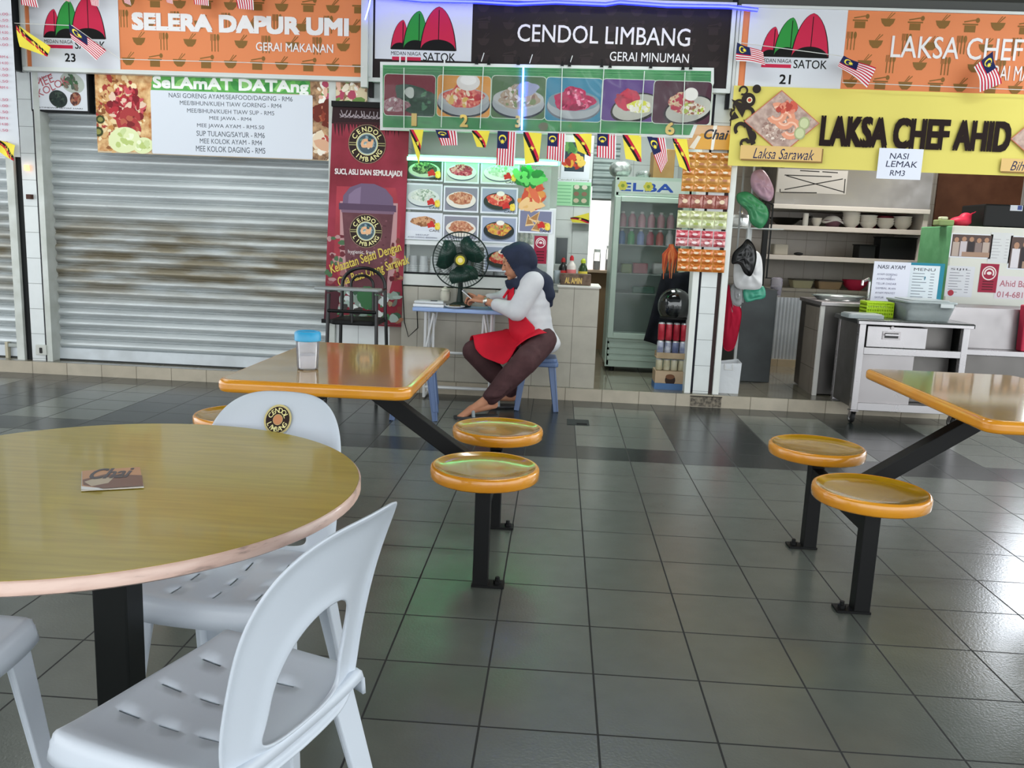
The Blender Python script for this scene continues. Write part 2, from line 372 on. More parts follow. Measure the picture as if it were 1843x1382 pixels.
# old patch in the face of the step
a = at(1243, 716, 4.749); c = at(1297, 735, 4.749)
b = MB(); b.box(a.x, c.x, 4.745, 4.75, .005, .082, mix('4a4640', '8b8274', None, 40, .8)); b.box(a.x-.004, c.x+.004, 4.744, 4.75, .08, .086, mat('2a2825', .8))
struct(b.build('trim_1', smooth=0))
# roof: dark corrugated sheets running away from the hall
RM = mix('3c3d3b', '565753', None, 3, .5, .4, (1, .1, 1))
b = MB(); n = 150; xs = [-7.2+12.4*i/n for i in range(n+1)]
zz = [0, .03, .03, 0]
pts = [(x, 3.26+(.055 if i % 4 in (1, 2) else 0)) for i, x in enumerate(xs)]
b.add([(x, -4.2, z) for x, z in pts]+[(x, 7.6, z) for x, z in pts], [(i, i+1, n+2+i, n+1+i) for i in range(n)], RM)
for y in (-2.9, -1.2, .5, 2.2, 3.9, 5.6, 7.3): b.box(-7.2, 5.2, y, y+.05, 3.19, 3.26, mat('4b4c49', .6))
struct(b.build('ceiling', smooth=0))
# back walls and partitions
TW = tiles('d3d6d4', 'cdd1d0', '8c8f8c', .3, .3, .004, .25, axes='xz', off=(.05, .1), var=.25)
TWY = tiles('cfd2cf', 'c9cccb', '8c8f8c', .3, .3, .004, .3, axes='yz', off=(.05, .1), var=.25)
TBG = tiles('a89f93', 'a3998e', '7d756a', .2, .2, .004, .35, axes='xz', off=(.05, .08), var=.3)
YB = 7.2
bw = MB(); w0 = at(1056, 362, YB); w1 = at(1112, 492, YB)
bw.box(-1.6, w0.x, YB, YB+.1, ZF, 3.2, TW); bw.box(w1.x, 1.0, YB, YB+.1, ZF, 3.2, TW); bw.box(w0.x, w1.x, YB, YB+.1, w0.z+.15, 3.2, TW)
bw.box(w0.x, w1.x, YB, YB+.1, ZF, w1.z, mat('8a6f55', .6))
struct(bw.build('wall_drink_stall_back', smooth=0))
b = MB(); b.box(w0.x-.02, w1.x+.02, YB-.12, YB+.02, w1.z, w1.z+.03, mat('b59a84', .5)); struct(b.build('trim_2', smooth=0, bevel=.004))
b = MB(); b.box(-2.5, 3.2, 9.5, 9.6, ZF, 2.6, mat('e9e9e6', .7)); struct(b.build('wall_yard', smooth=0))
b = MB(); b.box(1.0, 1.08, 4.98, YB+.1, ZF, 3.2, TWY); struct(b.build('wall_between_stalls', smooth=0))
b = MB(); b.box(-1.7, -1.6, 5.0, YB+.1, ZF, 3.2, TWY); struct(b.build('wall_shutter_side', smooth=0))
b = MB(); b.box(1.08, 4.45, YB, YB+.1, ZF, 3.2, TBG); xa = at(1678, 400, YB).x
b.box(xa, 4.4, YB-.02, YB, 1.2, 3.2, mix('5e3a28', '6d4632', None, 6, .6))
struct(b.build('wall_noodle_stall_back', smooth=0))
b = MB(); b.box(4.4, 4.48, 4.98, YB, ZF, 3.2, TWY); struct(b.build('wall_noodle_stall_side', smooth=0))
# ---- shopfront uprights: tile pillar between two shutter channels
TP = tiles('d9dddd', 'd4d9da', '8d9291', .4, .2, .004, .22, axes='xz', off=(.1, .09), var=.2)
YP = 4.83
def upright(name, pxs, cols, top=2.9, y=None):
    """pxs: edges of the strips at the foot, in photograph pixels; each strip is a mesh of the pillar's own"""
    y = y or YP; x0 = at(pxs[0], 680, y).x; x1 = at(pxs[-1], 680, y).x
    o = bpy.data.objects.new(name, None); C.objects.link(o); o.location = ((x0+x1)/2, y, ZF); WL[o.name] = Vector(o.location); struct(o)
    for i, (nm, m, d) in enumerate(cols):
        a = at(pxs[i], 680, y).x; c = at(pxs[i+1], 680, y).x
        q = MB(); q.box(a, c, y-d, y+.14, ZF, top, m); struct(q.build(nm, o, smooth=0, bevel=.002))
    return o
GUIDE = mix('c9cdc9', 'b5b9b2', None, 6, .5, .1); DARKP = mat('1c1a26', .5); DARKB = mat('3a2b2a', .5)
upright('pillar', (38, 51, 62, 86, 91, 101), [('shutter_channel', GUIDE, .03), ('post', mat('101314', .5), .0), ('tile_face', TP, .01), ('strip', DARKP, .005), ('shutter_channel', GUIDE, .03)], 2.5)
upright('pillar', (1232, 1243, 1248, 1276, 1283, 1294), [('shutter_channel', mat('dfe2df', .4), .03), ('strip', DARKP, .0), ('tile_face', TP, .01), ('strip', DARKB, .005), ('shutter_channel', mat('dfe2df', .4), .03)], 2.75)
upright('pillar', (592, 604, 700, 722), [('shutter_channel', GUIDE, .03), ('tile_face', TP, .0), ('edge', mat('9a9388', .6), .0)], 2.4)
# ---- closed roller shutters: galvanised slats, hand-worn and grimy at waist height
def shutter_paint():
    m = mix('c9cfd1', 'b6bcbe', 'a5a198', 2.2, .42, .3, (.5, 1, 2.4), 8, .35, .66).copy(); nt = m.node_tree; L = nt.links.new; b_ = nt.nodes['Principled BSDF']; src = b_.inputs['Base Color'].links[0].from_socket
    g = nt.nodes.new('ShaderNodeNewGeometry'); s = nt.nodes.new('ShaderNodeSeparateXYZ'); L(g.outputs['Position'], s.inputs[0])
    n = nt.nodes.new('ShaderNodeTexNoise'); mp = nt.nodes.new('ShaderNodeMapping'); mp.inputs['Scale'].default_value = (1.6, 1, 9); L(g.outputs['Position'], mp.inputs[0]); L(mp.outputs[0], n.inputs['Vector']); n.inputs['Scale'].default_value = 1.5; n.inputs['Detail'].default_value = 7
    a = nt.nodes.new('ShaderNodeMapRange'); a.interpolation_type = 'SMOOTHSTEP'; a.inputs[1].default_value = .45; a.inputs[2].default_value = .8; L(s.outputs[2], a.inputs[0])
    c = nt.nodes.new('ShaderNodeMapRange'); c.interpolation_type = 'SMOOTHSTEP'; c.inputs[1].default_value = 1.45; c.inputs[2].default_value = 1.05; L(s.outputs[2], c.inputs[0])
    k = nt.nodes.new('ShaderNodeMath'); k.operation = 'MULTIPLY'; L(a.outputs[0], k.inputs[0]); L(c.outputs[0], k.inputs[1])
    w = nt.nodes.new('ShaderNodeMapRange'); w.inputs[1].default_value = .3; w.inputs[2].default_value = .62; L(n.outputs['Fac'], w.inputs[0])
    k2 = nt.nodes.new('ShaderNodeMath'); k2.operation = 'MULTIPLY'; L(k.outputs[0], k2.inputs[0]); L(w.outputs[0], k2.inputs[1])
    x = nt.nodes.new('ShaderNodeMix'); x.data_type = 'RGBA'; L(k2.outputs[0], x.inputs[0]); L(src, x.inputs[6]); x.inputs[7].default_value = lin('857d6a'); L(x.outputs[2], b_.inputs['Base Color'])
    return m
def shutter(name, x0, x1, lab):
    SH = shutter_paint()
    o = bpy.data.objects.new(name, None); C.objects.link(o); o.location = ((x0+x1)/2, 4.93, ZF); WL[o.name] = Vector(o.location); struct(o)
    q = MB(); prof = []; z = ZF+.10; p = .0855
    while z < 2.45:
        for k in range(9):
            t = k/8; prof.append((-.022*math.sin(PI*t)**.8, z+t*p*.72))
        prof += [(.006, z+p*.76), (-.004, z+p*.86), (.006, z+p*.96)]; z += p
    q.add([(x0, 4.93+d, h) for d, h in prof]+[(x1, 4.93+d, h) for d, h in prof], [(i, i+1, len(prof)+i+1, len(prof)+i) for i in range(len(prof)-1)], SH)
    struct(q.build('slat_curtain', o, smooth=60))
    q = MB(); q.box(x0, x1, 4.9, 4.935, ZF+.005, ZF+.1, mix('cfd6dc', 'bcc2c6', None, 5, .45, .2)); q.box(x0, x1, 4.895, 4.94, ZF, ZF+.012, mat('303232', .6))
    struct(q.build('bottom_bar', o, smooth=0)); return o
s1 = shutter('door_1', at(101, 680, 4.93).x, at(600, 680, 4.93).x, '')
s2 = shutter('door_2', -6.4, at(42, 680, 4.93).x, '')
b = MB(); p = at(27, 622, 4.89); b.box(p.x-.06, p.x+.06, 4.87, 4.9, p.z-.01, p.z+.02, mat('8f9490', .4, .6)); b.box(p.x-.07, p.x-.045, 4.865, 4.9, p.z-.1, p.z+.03, mat('b9b29c', .5)); struct(b.build('bolt', s2, smooth=0, bevel=.003))
p = at(75, 632, 4.8)
b = MB(); b.box(p.x-.045, p.x+.045, 4.79, 4.82, p.z-.03, p.z+.05, mat('c2c4be', .5)); b.box(p.x-.012, p.x+.012, 4.785, 4.8, p.z-.015, p.z+.03, mat('2a2a28', .5))
tag(b.build('lock_box', smooth=0, bevel=.004), 'small pale lock box at the foot of the white tile pillar between two shutters', 'lock')
p = at(48, 302, 4.8); b = MB(); b.box(p.x-.012, p.x+.012, 4.78, 4.82, p.z-.022, p.z+.022, mat('ffb070', .4, emit=2.5)); tag(b.build('pilot_lamp', smooth=0, bevel=.005), 'tiny glowing orange pilot lamp on the dark post beside the tile pillar', 'lamp')
p = at(53, 354, 4.8); b = MB(); b.box(p.x-.02, p.x+.02, 4.785, 4.822, p.z-.018, p.z+.018, mat('4a2e24', .5)); tag(b.build('switch_box', smooth=0, bevel=.003), 'small brown box on the tile pillar below the pilot lamp', 'box')
# rolled tops of the shutters behind the signs
b = MB(); b.box(-6.4, -1.62, 4.95, 5.25, 2.42, 2.9, mat('6e706c', .6)); struct(b.build('wall_above_shutters', smooth=0))
b = MB(); b.box(-1.62, 4.45, 4.86, 4.98, 2.55, 3.0, mat('5b5c5a', .7)); struct(b.build('wall_above_stalls', smooth=0))
# ---- tiled counter of the drinks stall
TC = tiles('aaa598', 'a5a093', '6f6b60', .3, .285, .004, .3, axes='xz', off=(.03, .0), var=.4)
xl = at(722, 600, 4.8).x; xm = at(1001, 600, 4.8).x; xr = at(1074, 600, 4.8).x
b = MB(); b.box(xl, xm, 4.8, 5.15, ZF, .82, TC); b.box(xm, xr, 4.8, 5.25, ZF, .868, TC); b.box(xm-.01, xr+.012, 4.795, 5.25, .868, .88, mat('d6d3cc', .3))
struct(b.build('wall_counter', smooth=0))
# ================================================================ fascia signs over the stalls
ORG = mat('dd8556', .5); OLV = mat('83602f', .55); LTR = mat('e6e3e4', .45); FRM = mat('d4d8d6', .4)
RED = mat('c5264a', .5); GRN = mat('2f8f3f', .5); NAVY = mat('1c2450', .6); YEL = mat('e8d64a', .6)
FRED = mat('c2203c', .6); FWHT = mat('e6e2e4', .6); FYEL = mat('ead94c', .6); FBLK = mat('191416', .6)
def icon(sh, kind, px, py, s, m):
    u, v = sh.uv(px, py)
    if kind == 'b':      # noodle bowl with chopsticks
        sh.polyuv([(u-s, v+.25*s), (u+s, v+.25*s), (u+.8*s, v-.35*s), (u+.35*s, v-.8*s), (u-.35*s, v-.8*s), (u-.8*s, v-.35*s)], m)
        sh.line([(u+.1*s, v+.25*s), (u+.9*s, v+1.05*s)], .12*s, m, False); sh.line([(u-.1*s, v+.25*s), (u+.5*s, v+1.1*s)], .1*s, m, False)
    elif kind == 'f':    # fork, knife, spoon
        for k in (-1, 0, 1):
            sh.line([(u+k*.55*s, v-1.5*s), (u+k*.55*s, v+.3*s)], .17*s, m, False)
        for k in (-.2, 0, .2): sh.line([(u-.55*s+k*s, v+.3*s), (u-.55*s+k*s, v+1.4*s)], .1*s, m, False)
        sh.rrect(u-.17*s, u+.17*s, v+.3*s, v+1.4*s, m); sh.elluv(u+.55*s, v+.85*s, .27*s, .6*s, m, 0, 12)
    else:                # pot with lid
        sh.rrect(u-.75*s, u+.75*s, v-.8*s, v+.1*s, m); sh.rrect(u-1.05*s, u+1.05*s, v+.15*s, v+.35*s, m)
        sh.line([(u-.9*s, v+.55*s), (u+.7*s, v+.85*s)], .16*s, m, False); sh.elluv(u+.95*s, v+.8*s, .28*s, .35*s, m, 0, 8)
def leaf(sh, u0, u1, tipu, v0, vt, dome, m, k=None):
    n = 9; P = []
    for i in range(n+1):
        t = i/n; P.append((u0+(tipu-u0)*(1-(1-t)**1.0)*(.35+.65*t), v0+(vt-v0)*(1-(1-t)**1.55)**.95))
    for i in range(n, -1, -1):
        t = i/n; P.append((u1+(tipu-u1)*(.35+.65*t)*t, v0+(vt-v0)*(1-(1-t)**1.55)**.95))
    sh.polyuv([(p[0]+(p[0]-tipu)*.06, p[1]+.002) for p in P], PRINTK); sh.polyuv(P, m)
    sh.line([(tipu, v0+(vt-v0)*.1), (tipu, v0+(vt-v0)*.93)], .006, PRINTK, False)
    w = u1-u0; sh.elluv((u0+u1)/2, v0, w*.5, dome, PRINTK, 0, 20, 0, 0, 0, 180)
def logo(sh, l, r, num=None):
    """market emblem: three leaves over two words; l and r: its baseline ends in pixels"""
    a = sh.uv(*l); c = sh.uv(*r); k = (c[0]-a[0])/116; u = a[0]; v = a[1]; X = lambda x: u+x*k; Z = lambda y: v+y*k
    leaf(sh, X(0), X(31), X(21), Z(0), Z(50), 12*k, RED); leaf(sh, X(22), X(66), X(50), Z(0), Z(66), 17*k, GRN); leaf(sh, X(53), X(116), X(85), Z(0), Z(74), 19*k, RED)
    sh.textuv('MEDAN NIAGA', X(0), X(54), Z(-9.5), Z(-3), PRINTK, .004); sh.rrect(X(2), X(54), Z(-18), Z(-12), RED)
    sh.textuv('SATOK', X(58), X(116), Z(-18), Z(-3.5), PRINTK, .006)
def fascia(name, label, loc, x0, x1, z0, z1, Y=4.75):
    o = thing(name, label, 'sign', loc)
    b = MB(); b.box(x0, x1, Y+.002, Y+.05, z0, z1, mat('8a8d8c', .6)); b.build('board', o, smooth=0)
    return o
def frame(o, x0, x1, z0, z1, w, Y=4.75, m=FRM, name='frame'):
    b = MB(); b.box(x0-w, x1+w, Y-.015, Y+.05, z0-w, z0, m); b.box(x0-w, x1+w, Y-.015, Y+.05, z1, z1+w, m); b.box(x0-w, x0, Y-.015, Y+.05, z0, z1, m); b.box(x1, x1+w, Y-.015, Y+.05, z0, z1, m)
    return b.build(name, o, smooth=0, bevel=.003)
ZB, ZT = 2.335, 2.89
# stall 23
x0 = at(47, 60, 4.75).x; x1 = at(650, 100, 4.75).x
o = fascia('shop_sign', 'orange stall sign numbered 23 with white lettering above the closed shutter', ((x0+x1)/2, 4.75, ZB), x0, x1, ZB, ZT); frame(o, x0, x1, ZB, ZT, .03)
sh = sheetY(4.75); sh.clip = (x0, x1, ZB, ZT); sh.rrect(x0, x1, ZB, ZT, ORG); ul = sh.uv(55, 60)[0]; ur = sh.uv(215, 60)[0]
for i in range(6):
    x = 231+92*i
    icon(sh, 'b', x, 107+.03*(x-231), .05, OLV); icon(sh, 'p', x+48, 110+.03*(x-231), .05, OLV)
    icon(sh, 'f', x+64, 74+.03*(x-231), .042, OLV); icon(sh, 'b', x+19, 71+.03*(x-231), .05, OLV)
    icon(sh, 'f', x-8, 33+.03*(x-231), .042, OLV); icon(sh, 'b', x+38, 38+.03*(x-231), .05, OLV)
    icon(sh, 'b', x, 2+.03*(x-231), .05, OLV); icon(sh, 'p', x+48, 3+.03*(x-231), .05, OLV)
sh.done('printed_panel', o)
sh.rrect(ul, ur, ZB, ZT, PRINTW); logo(sh, (80, 68), (190, 70)); sh.text('23', 117, 96, 137, 112, PRINTK, .02); sh.done('emblem_panel', o)
sh.text('SELERA DAPUR UMI', 237, 22, 628, 66, LTR, .05); sh.done('lettering', o); sh.text('GERAI MAKANAN', 461, 76, 600, 96, LTR, .008); sh.done('lettering', o)
# stall 22
x0 = at(672, 60, 4.75).x; x1 = at(1311, 100, 4.75).x
o = fascia('shop_sign', 'dark brown stall sign with white lettering above the drinks stall', ((x0+x1)/2, 4.75, ZB), x0, x1, ZB, ZT); frame(o, x0, x1, ZB, ZT, .03)
sh = sheetY(4.75); DK = mat('231b1b', .5, spec=.25); DK2 = mat('302626', .5, spec=.25); sh.clip = (x0, x1, ZB, ZT); sh.rrect(x0, x1, ZB, ZT, DK)
for i in range(10):
    for j in range(4): icon(sh, 'bpb'[(i+j) % 3], 870+46*i, 12+30*j+1.3*i, .045, DK2)
sh.done('printed_panel', o); sh.rect(676, -4, 848, 111, PRINTW); logo(sh, (704, 89), (820, 89.5)); sh.done('emblem_panel', o)
sh.text('CENDOL LIMBANG', 932, 43, 1241, 84, LTR, .004); sh.done('lettering', o); sh.text('GERAI MINUMAN', 1098, 93, 1239, 114, LTR, .002); sh.done('lettering', o)
# stall 21
x0 = at(1335, 60, 4.75).x; x1 = 3.5
o = fascia('shop_sign', 'orange stall sign numbered 21 with white lettering above the yellow banner', ((x0+x1)/2, 4.75, ZB), x0, x1, ZB, ZT); frame(o, x0, x1, ZB, ZT, .02)
sh = sheetY(4.75); sh.clip = (x0, x1, ZB, ZT); sh.rrect(x0, x1, ZB, ZT, ORG); ul = sh.uv(1347, 60)[0]; ur = sh.uv(1519, 90)[0]
for i in range(-1, 5):
    x = 1548+99*i; s = .038*(x-1548)
    icon(sh, 'p', x, 40+s, .05, OLV); icon(sh, 'b', x+50, 37+s, .05, OLV); icon(sh, 'f', x-16, 73+s, .042, OLV); icon(sh, 'b', x+28, 76+s, .05, OLV)
    icon(sh, 'f', x+54, 115+s, .042, OLV); icon(sh, 'b', x+8, 112+s, .05, OLV); icon(sh, 'b', x-18, 147+s, .05, OLV); icon(sh, 'p', x+36, 150+s, .05, OLV)
sh.done('printed_panel', o); sh.rrect(ul, ur, ZB, ZT, PRINTW); logo(sh, (1369, 102), (1489, 107)); sh.text('21', 1403, 134, 1422, 152, PRINTK, .02); sh.done('emblem_panel', o)
sh.text('LAKSA CHEF AHID', 1606, 64, 1952, 114, LTR, .004); sh.done('lettering', o); sh.text('GERAI MAKANAN', 1764, 117, 1922, 149, LTR, .002); sh.done('lettering', o)
# uprights between the signs
b = MB(); a = at(652, 70, 4.74); c = at(664, 70, 4.74); b.box(a.x, c.x, 4.70, 4.76, 2.26, 2.9, mat('c9ccc9', .5)); b.box(c.x, c.x+.03, 4.74, 4.8, 2.2, 2.9, mat('1d1a1c', .6)); struct(b.build('trim_3', smooth=0))
b = MB(); a = at(1314, 90, 4.75); c = at(1326, 90, 4.75); b.box(a.x, c.x-.012, 4.76, 4.8, 2.2, 2.95, mat('16171c', .6)); b.box(c.x-.02, c.x, 4.73, 4.8, 2.2, 2.9, mat('c9ccc9', .5)); struct(b.build('trim_4', smooth=0))
b = MB(); a = at(28, 60, 4.76); c = at(44, 60, 4.76); b.box(a.x, a.x+.035, 4.655, 4.8, 2.3, 2.9, mat('23262a', .5)); b.box(a.x+.035, c.x-.02, 4.76, 4.8, 2.3, 2.9, mat('b9bcba', .5)); struct(b.build('trim_5', smooth=0))
# blue light rope along the top of the dark sign
BLU = mat('5a63ff', .5, emit=9); BLW = mat('6068ff', .5, emit=6)
b = MB(); P = [at(x, y, 4.66) for x, y in ((668, -8), (760, 1), (860, 3), (930, 7), (1000, 4), (1090, 8), (1115, 4), (1200, 10), (1310, 12), (1364, 18))]; b.tube(P, .006, BLW, 8); b.tube(P, .015, mat('2c38ff', .3, alpha=.55, emit=2.2), 10)
P = [at(x, y, 4.66) for x, y in ((668, -8), (664, 12), (657, 36))]; b.tube(P, .006, BLU, 8)
tag(b.build('rope_light'), 'glowing blue light rope strung along the top of the dark sign', 'light')
# ---------------------------------------------------------------- small signs and the long menu banner of the closed stall
a = at(55, 127, 4.805); c = at(158, 200, 4.805)
o = thing('dish_sign', 'small boxed white sign with noodle bowls beside the closed shutter', 'sign', ((a.x+c.x)/2, 4.85, c.z))
b = MB(); b.box(a.x-.012, c.x+.012, 4.807, 4.89, c.z-.012, a.z+.012, mat('17181a', .5)); b.build('box', o, smooth=0, bevel=.004)
sh = sheetY(4.805); sh.rect(55, 127, 158, 200, PRINTW)
for px, py, rx, ry, h, g in ((130, 149, .098, .072, 'a9b0a8', ('4f5a50', '3b5b3d', '74665a')), (105, 178, .073, .062, '2b3330', ('23302c', '39463d', '1c2321')), (136, 178, .042, .05, '6d3b36', ('8d4a3c', '51302b', '9c6a52'))):
    sh.ellipse(px, py, rx, ry, mat(h), -22); u, v = sh.uv(px, py); scatter(sh, u, v, rx*.75, ry*.75, 34, [mat(x) for x in g], .008, .02, px)
u, v = sh.uv(66, 160); RD2 = mat('a8505a', .5)
sh.textrot('MEE', u, v, .062, 22, RD2); u, v = sh.uv(70, 176); sh.textrot('KOLOK', u, v, .055, 26, RD2); u, v = sh.uv(64, 147); sh.textrot('WARUNG', u, v, .022, 18, RD2)
sh.text('ISTIMEWA SETIAP HARI', 69, 192, 149, 197, PRINTK); sh.done('print', o)
FOODN = mix('e8c690', 'b5713a', '7a3b26', 16, .5, vor=False); FOODR = mix('7d1f28', 'c14a4a', 'e8b49a', 9, .5); FOODG = mix('caa27a', '6a4a35', 'efe0c8', 18, .5)
Yb = 4.806
o = thing('menu_banner', 'long printed menu banner with white price panel hung across the top of the shutter', 'banner', (at(410, 285, Yb).x, Yb, 2.0))
sh = Sheet((0, Yb, 0)); sh.h = 0; sh.eps = 7e-6
b0 = MB(); u0, u1, v0, v1 = sh.rectuv(170, 132, 660, 292); sh.clip = (u0, u1, v0, v1); b0.box(u0, u1, Yb+.0005, Yb+.004, v0, v1, mat('c9b69a', .5)); b0.build('vinyl', o, smooth=0)
sh.poly([(170, 133), (275, 137), (272, 275), (169, 271)], FOODN); R = random.Random(3)
u, v = sh.uv(212, 205); scatter(sh, u, v, .2, .28, 300, [mat(x) for x in ('d9b07a', 'c48a4e', 'f0dcb2', '8f5a33', 'a53b34', 'e8cfa0')], .008, .026, 5)
u, v = sh.uv(228, 190); scatter(sh, u, v, .13, .13, 140, [mat(x) for x in ('b3303a', '9a2631', 'c9525a', '7a1d26', 'e3c4ae')], .01, .03, 6)
u, v = sh.uv(232, 220); scatter(sh, u, v, .08, .1, 30, [mat(x) for x in ('a83a3c', '7c2427', 'b7604a')], .02, .04, 16)
for px, py, r in ((181, 215, .034), (177, 237, .04)): sh.ellipse(px, py, r, r*.9, mat('39401f')); sh.ellipse(px, py, r*.6, r*.5, mat('8a8a4a'))
for px, py, rx, ry in ((224, 252, .125, .095), (258, 262, .08, .06)): sh.ellipse(px, py, rx, ry, mat('dfe6b4'), 10); u, v = sh.uv(px, py); scatter(sh, u, v, rx*.6, ry*.6, 14, [mat('c9d79a'), mat('edf2d2'), mat('b9c97a')], .012, .03, px)
sh.poly([(275, 137), (560, 146), (563, 170), (272, 163)], mat('5aa552', .5))
for i in range(14): u, v = sh.uv(285+20*i, 150+.6*i); sh.elluv(u, v, .05, .03, mat(('6fb95c', '3f8f45', '8cc873')[i % 3]), 20*i, 12, .2, i)
sh.poly([(558, 146), (660, 149), (660, 292), (563, 287)], FOODG)
u, v = sh.uv(615, 170); scatter(sh, u, v, .2, .1, 60, [mat(x) for x in ('efe3cf', 'e3b7a2', 'd9c9a8', 'b14a62', '6f8f4a', 'f3efe6')], .012, .04, 8)
u, v = sh.uv(595, 205); scatter(sh, u, v, .13, .09, 50, [mat(x) for x in ('8a3a28', 'a8553a', '6b2a1e', 'c98a6a')], .015, .05, 9)
u, v = sh.uv(595, 262); scatter(sh, u, v, .14, .1, 40, [mat(x) for x in ('e6d3b8', 'b34a42', 'd8a98a', 'f0e8da')], .015, .05, 10)
sh.done('food_print', o)
sh.text('SeLAmAT DATAng', 275, 137, 556, 174, mat('eef0ec', .5), .03); sh.done('greeting', o)
u0, u1, v0, v1 = sh.rectuv(271, 162, 563, 287); sh.rrect(u0, u1, v0, v1, mat('d7dce6', .5), .01)
GT = mat('5a616b', .5)
for t, a, c, d, e in (('NASI GORENG AYAM/SEAFOOD/DAGING - RM6', 304, 167, 527, 183), ('MEE/BIHUN/KUEH TIAW GORENG - RM4', 324, 181, 507, 195), ('MEE/BIHUN/KUEH TIAW SUP - RM5', 337, 195, 494, 208), ('MEE JAWA - RM4', 377, 209, 453, 220),
                      ('MEE JAWA AYAM - RM5.50', 355, 222, 476, 235), ('SUP TULANG/SAYUR - RM6', 354, 235, 477, 249), ('MEE KOLOK AYAM - RM4', 360, 249, 472, 262), ('MEE KOLOK DAGING - RM5', 353, 262, 478, 277)):
    sh.text(t, a, c, d, e, GT, .006)
sh.done('price_panel', o)
# price list sheet at the edge
Yc = 4.6
o = thing('price_sheet', 'curling white price sheet with red lines hung in front of the outer shutter', 'poster', (at(5, 250, Yc).x, Yc, at(5, 285, Yc).z))
b = MB(); xa = at(-40, 100, Yc).x; xb = at(28, 100, Yc).x; zb = at(28, 283, Yc).z
b.grid(lambda s, t: (xa+(xb-xa)*s+.012*t*t*s, Yc-.03*math.sin(s*2.6)*(.3+t)-.01*s*s, 2.87+(zb-2.87)*t), 12, 14, PRINTW); b.build('paper', o, smooth=180)
sh = sheetY(Yc-.045); RL = mat('c06a80', .5)
for i in range(22):
    y = 22+11*i
    if i % 7 != 6: sh.text(('RM 4.00', 'RM 5.50', 'AYAM RM 6', 'MEE RM 4.00', 'RM 3.50')[i % 5], -22, y, 15, y+6, RL, .01)
sh.done('lettering', o)
# ---------------------------------------------------------------- yellow banner of the noodle stall
Yb = 4.71
b = MB(); u0 = at(1316, 220, Yb).x; zt = at(1330, 154, Yb).z; zb = at(1400, 301, Yb).z
o = thing('stall_banner', 'yellow cloth banner with heavy brown lettering below the orange sign 21', 'banner', (2.2, Yb, zb))
b.grid(lambda s, t: (u0+(3.5-u0)*s, Yb+.010*math.sin(t*16+s*5)*max(0, .55-t)+.012*math.sin(s*13+t*2)*max(0, .4-t)+.003*math.sin(s*31), zt+(zb-zt)*t-.02*math.sin(s*PI)*0), 60, 16, mat('dccf6c', .6)); b.build('cloth', o, smooth=180)
sh = sheetY(Yb-.012); BRN = mat('1c0b09', .6, spec=.2); ORN = mat('2e2622', .6, spec=.2)
sh.text('LAKSA CHEF AHID', 1479, 207, 1816, 275, BRN, .032); sh.done('lettering', o)
# scroll ornament with a bird's eye
for px, py, r0, r1, a0, a1 in ((1338, 163, .02, .034, -120, 200), (1347, 180, .0, .05, 0, 360), (1330, 190, .03, .045, 60, 220), (1322, 205, .02, .035, 90, 260), (1345, 205, .03, .055, -80, 160), (1350, 222, .02, .042, 0, 280), (1333, 232, .025, .05, 20, 230), (1350, 246, .02, .045, -160, 90), (1340, 258, .015, .035, 0, 300), (1362, 160, .0, .03, 0, 360)):
    u, v = sh.uv(px, py); sh.ring(u, v, r0, r1, ORN, 20, a0, a1)
u, v = sh.uv(1349, 180); sh.elluv(u, v, .02, .02, mat('e9e0c0')); sh.elluv(u, v, .013, .013, mat('b5452f'))
for p in ([(1316, 178), (1345, 190), (1336, 212)], [(1322, 200), (1312, 218), (1330, 212)], [(1338, 215), (1352, 262), (1360, 258), (1350, 220)]): sh.poly(p, ORN)
sh.done('ornament', o)
def diamond(cx, cy, w, hh, sd):
    sh.poly([(cx, cy-hh-2), (cx+w+2, cy+.03*w), (cx, cy+hh+2), (cx-w-2, cy-.03*w)], mat('c46a52'))
    sh.poly([(cx, cy-hh), (cx+w, cy+.03*w), (cx, cy+hh), (cx-w, cy-.03*w)], mix('a58a80', 'c9b0a4', '6e5a52', 25, .5))
    u, v = sh.uv(cx-6, cy+14); scatter(sh, u, v, .12, .07, 150, [mat(x) for x in ('d8c0b2', 'b89a8e', 'e8d8cc', '9a7a70', 'c4a89c')], .004, .014, sd)
    for dx, dy in ((-9, -16), (5, -6), (16, 12)):
        u, v = sh.uv(cx+dx, cy+dy); sh.ring(u, v, .03, .075, mat('e39a7c'), 20, -150, 120); sh.ring(u, v, .038, .05, mat('f0bfa6'), 20, -150, 120)
    u, v = sh.uv(cx+10, cy-26); scatter(sh, u, v, .08, .03, 16, [mat('d0604e'), mat('b3483c'), mat('dd8a72')], .01, .03, sd+1)
    for dx, dy in ((40, 2), (32, 20)): sh.ellipse(cx+dx, cy+dy, .04, .045, mat('a9b083')); sh.ellipse(cx+dx, cy+dy, .03, .034, mat('c9cfa2'))
diamond(1407, 220, 66, 56, 21); sh.done('dish_print', o)
diamond(1890, 252, 70, 60, 22); sh.done('dish_print', o)
TAGM = mat('dcb878', .5)
sh.rect(1335, 263, 1479, 294, mat('8a6a3a')); sh.rect(1333, 261, 1477, 291, TAGM); sh.text('Laksa Sarawak', 1356, 266, 1464, 289, NAVY, 0, .35); sh.done('name_tag', o)
sh.rect(1804, 287, 1940, 316, mat('8a6a3a')); sh.rect(1802, 285, 1938, 313, TAGM); sh.text('Bihun Belacan', 1819, 290, 1925, 311, NAVY, 0, .35); sh.done('name_tag', o)
sh = sheetY(4.69); u0, u1, v0, v1 = sh.rectuv(1583, 266, 1656, 324)
o = thing('price_note', 'handwritten white price note taped to the lower edge of the yellow banner', 'note', ((u0+u1)/2, 4.69, v0))
sh.rrect(u0, u1, v0, v1, mat('dfe3f0', .5)); sh.done('paper', o); INK = mat('2e3150', .5)
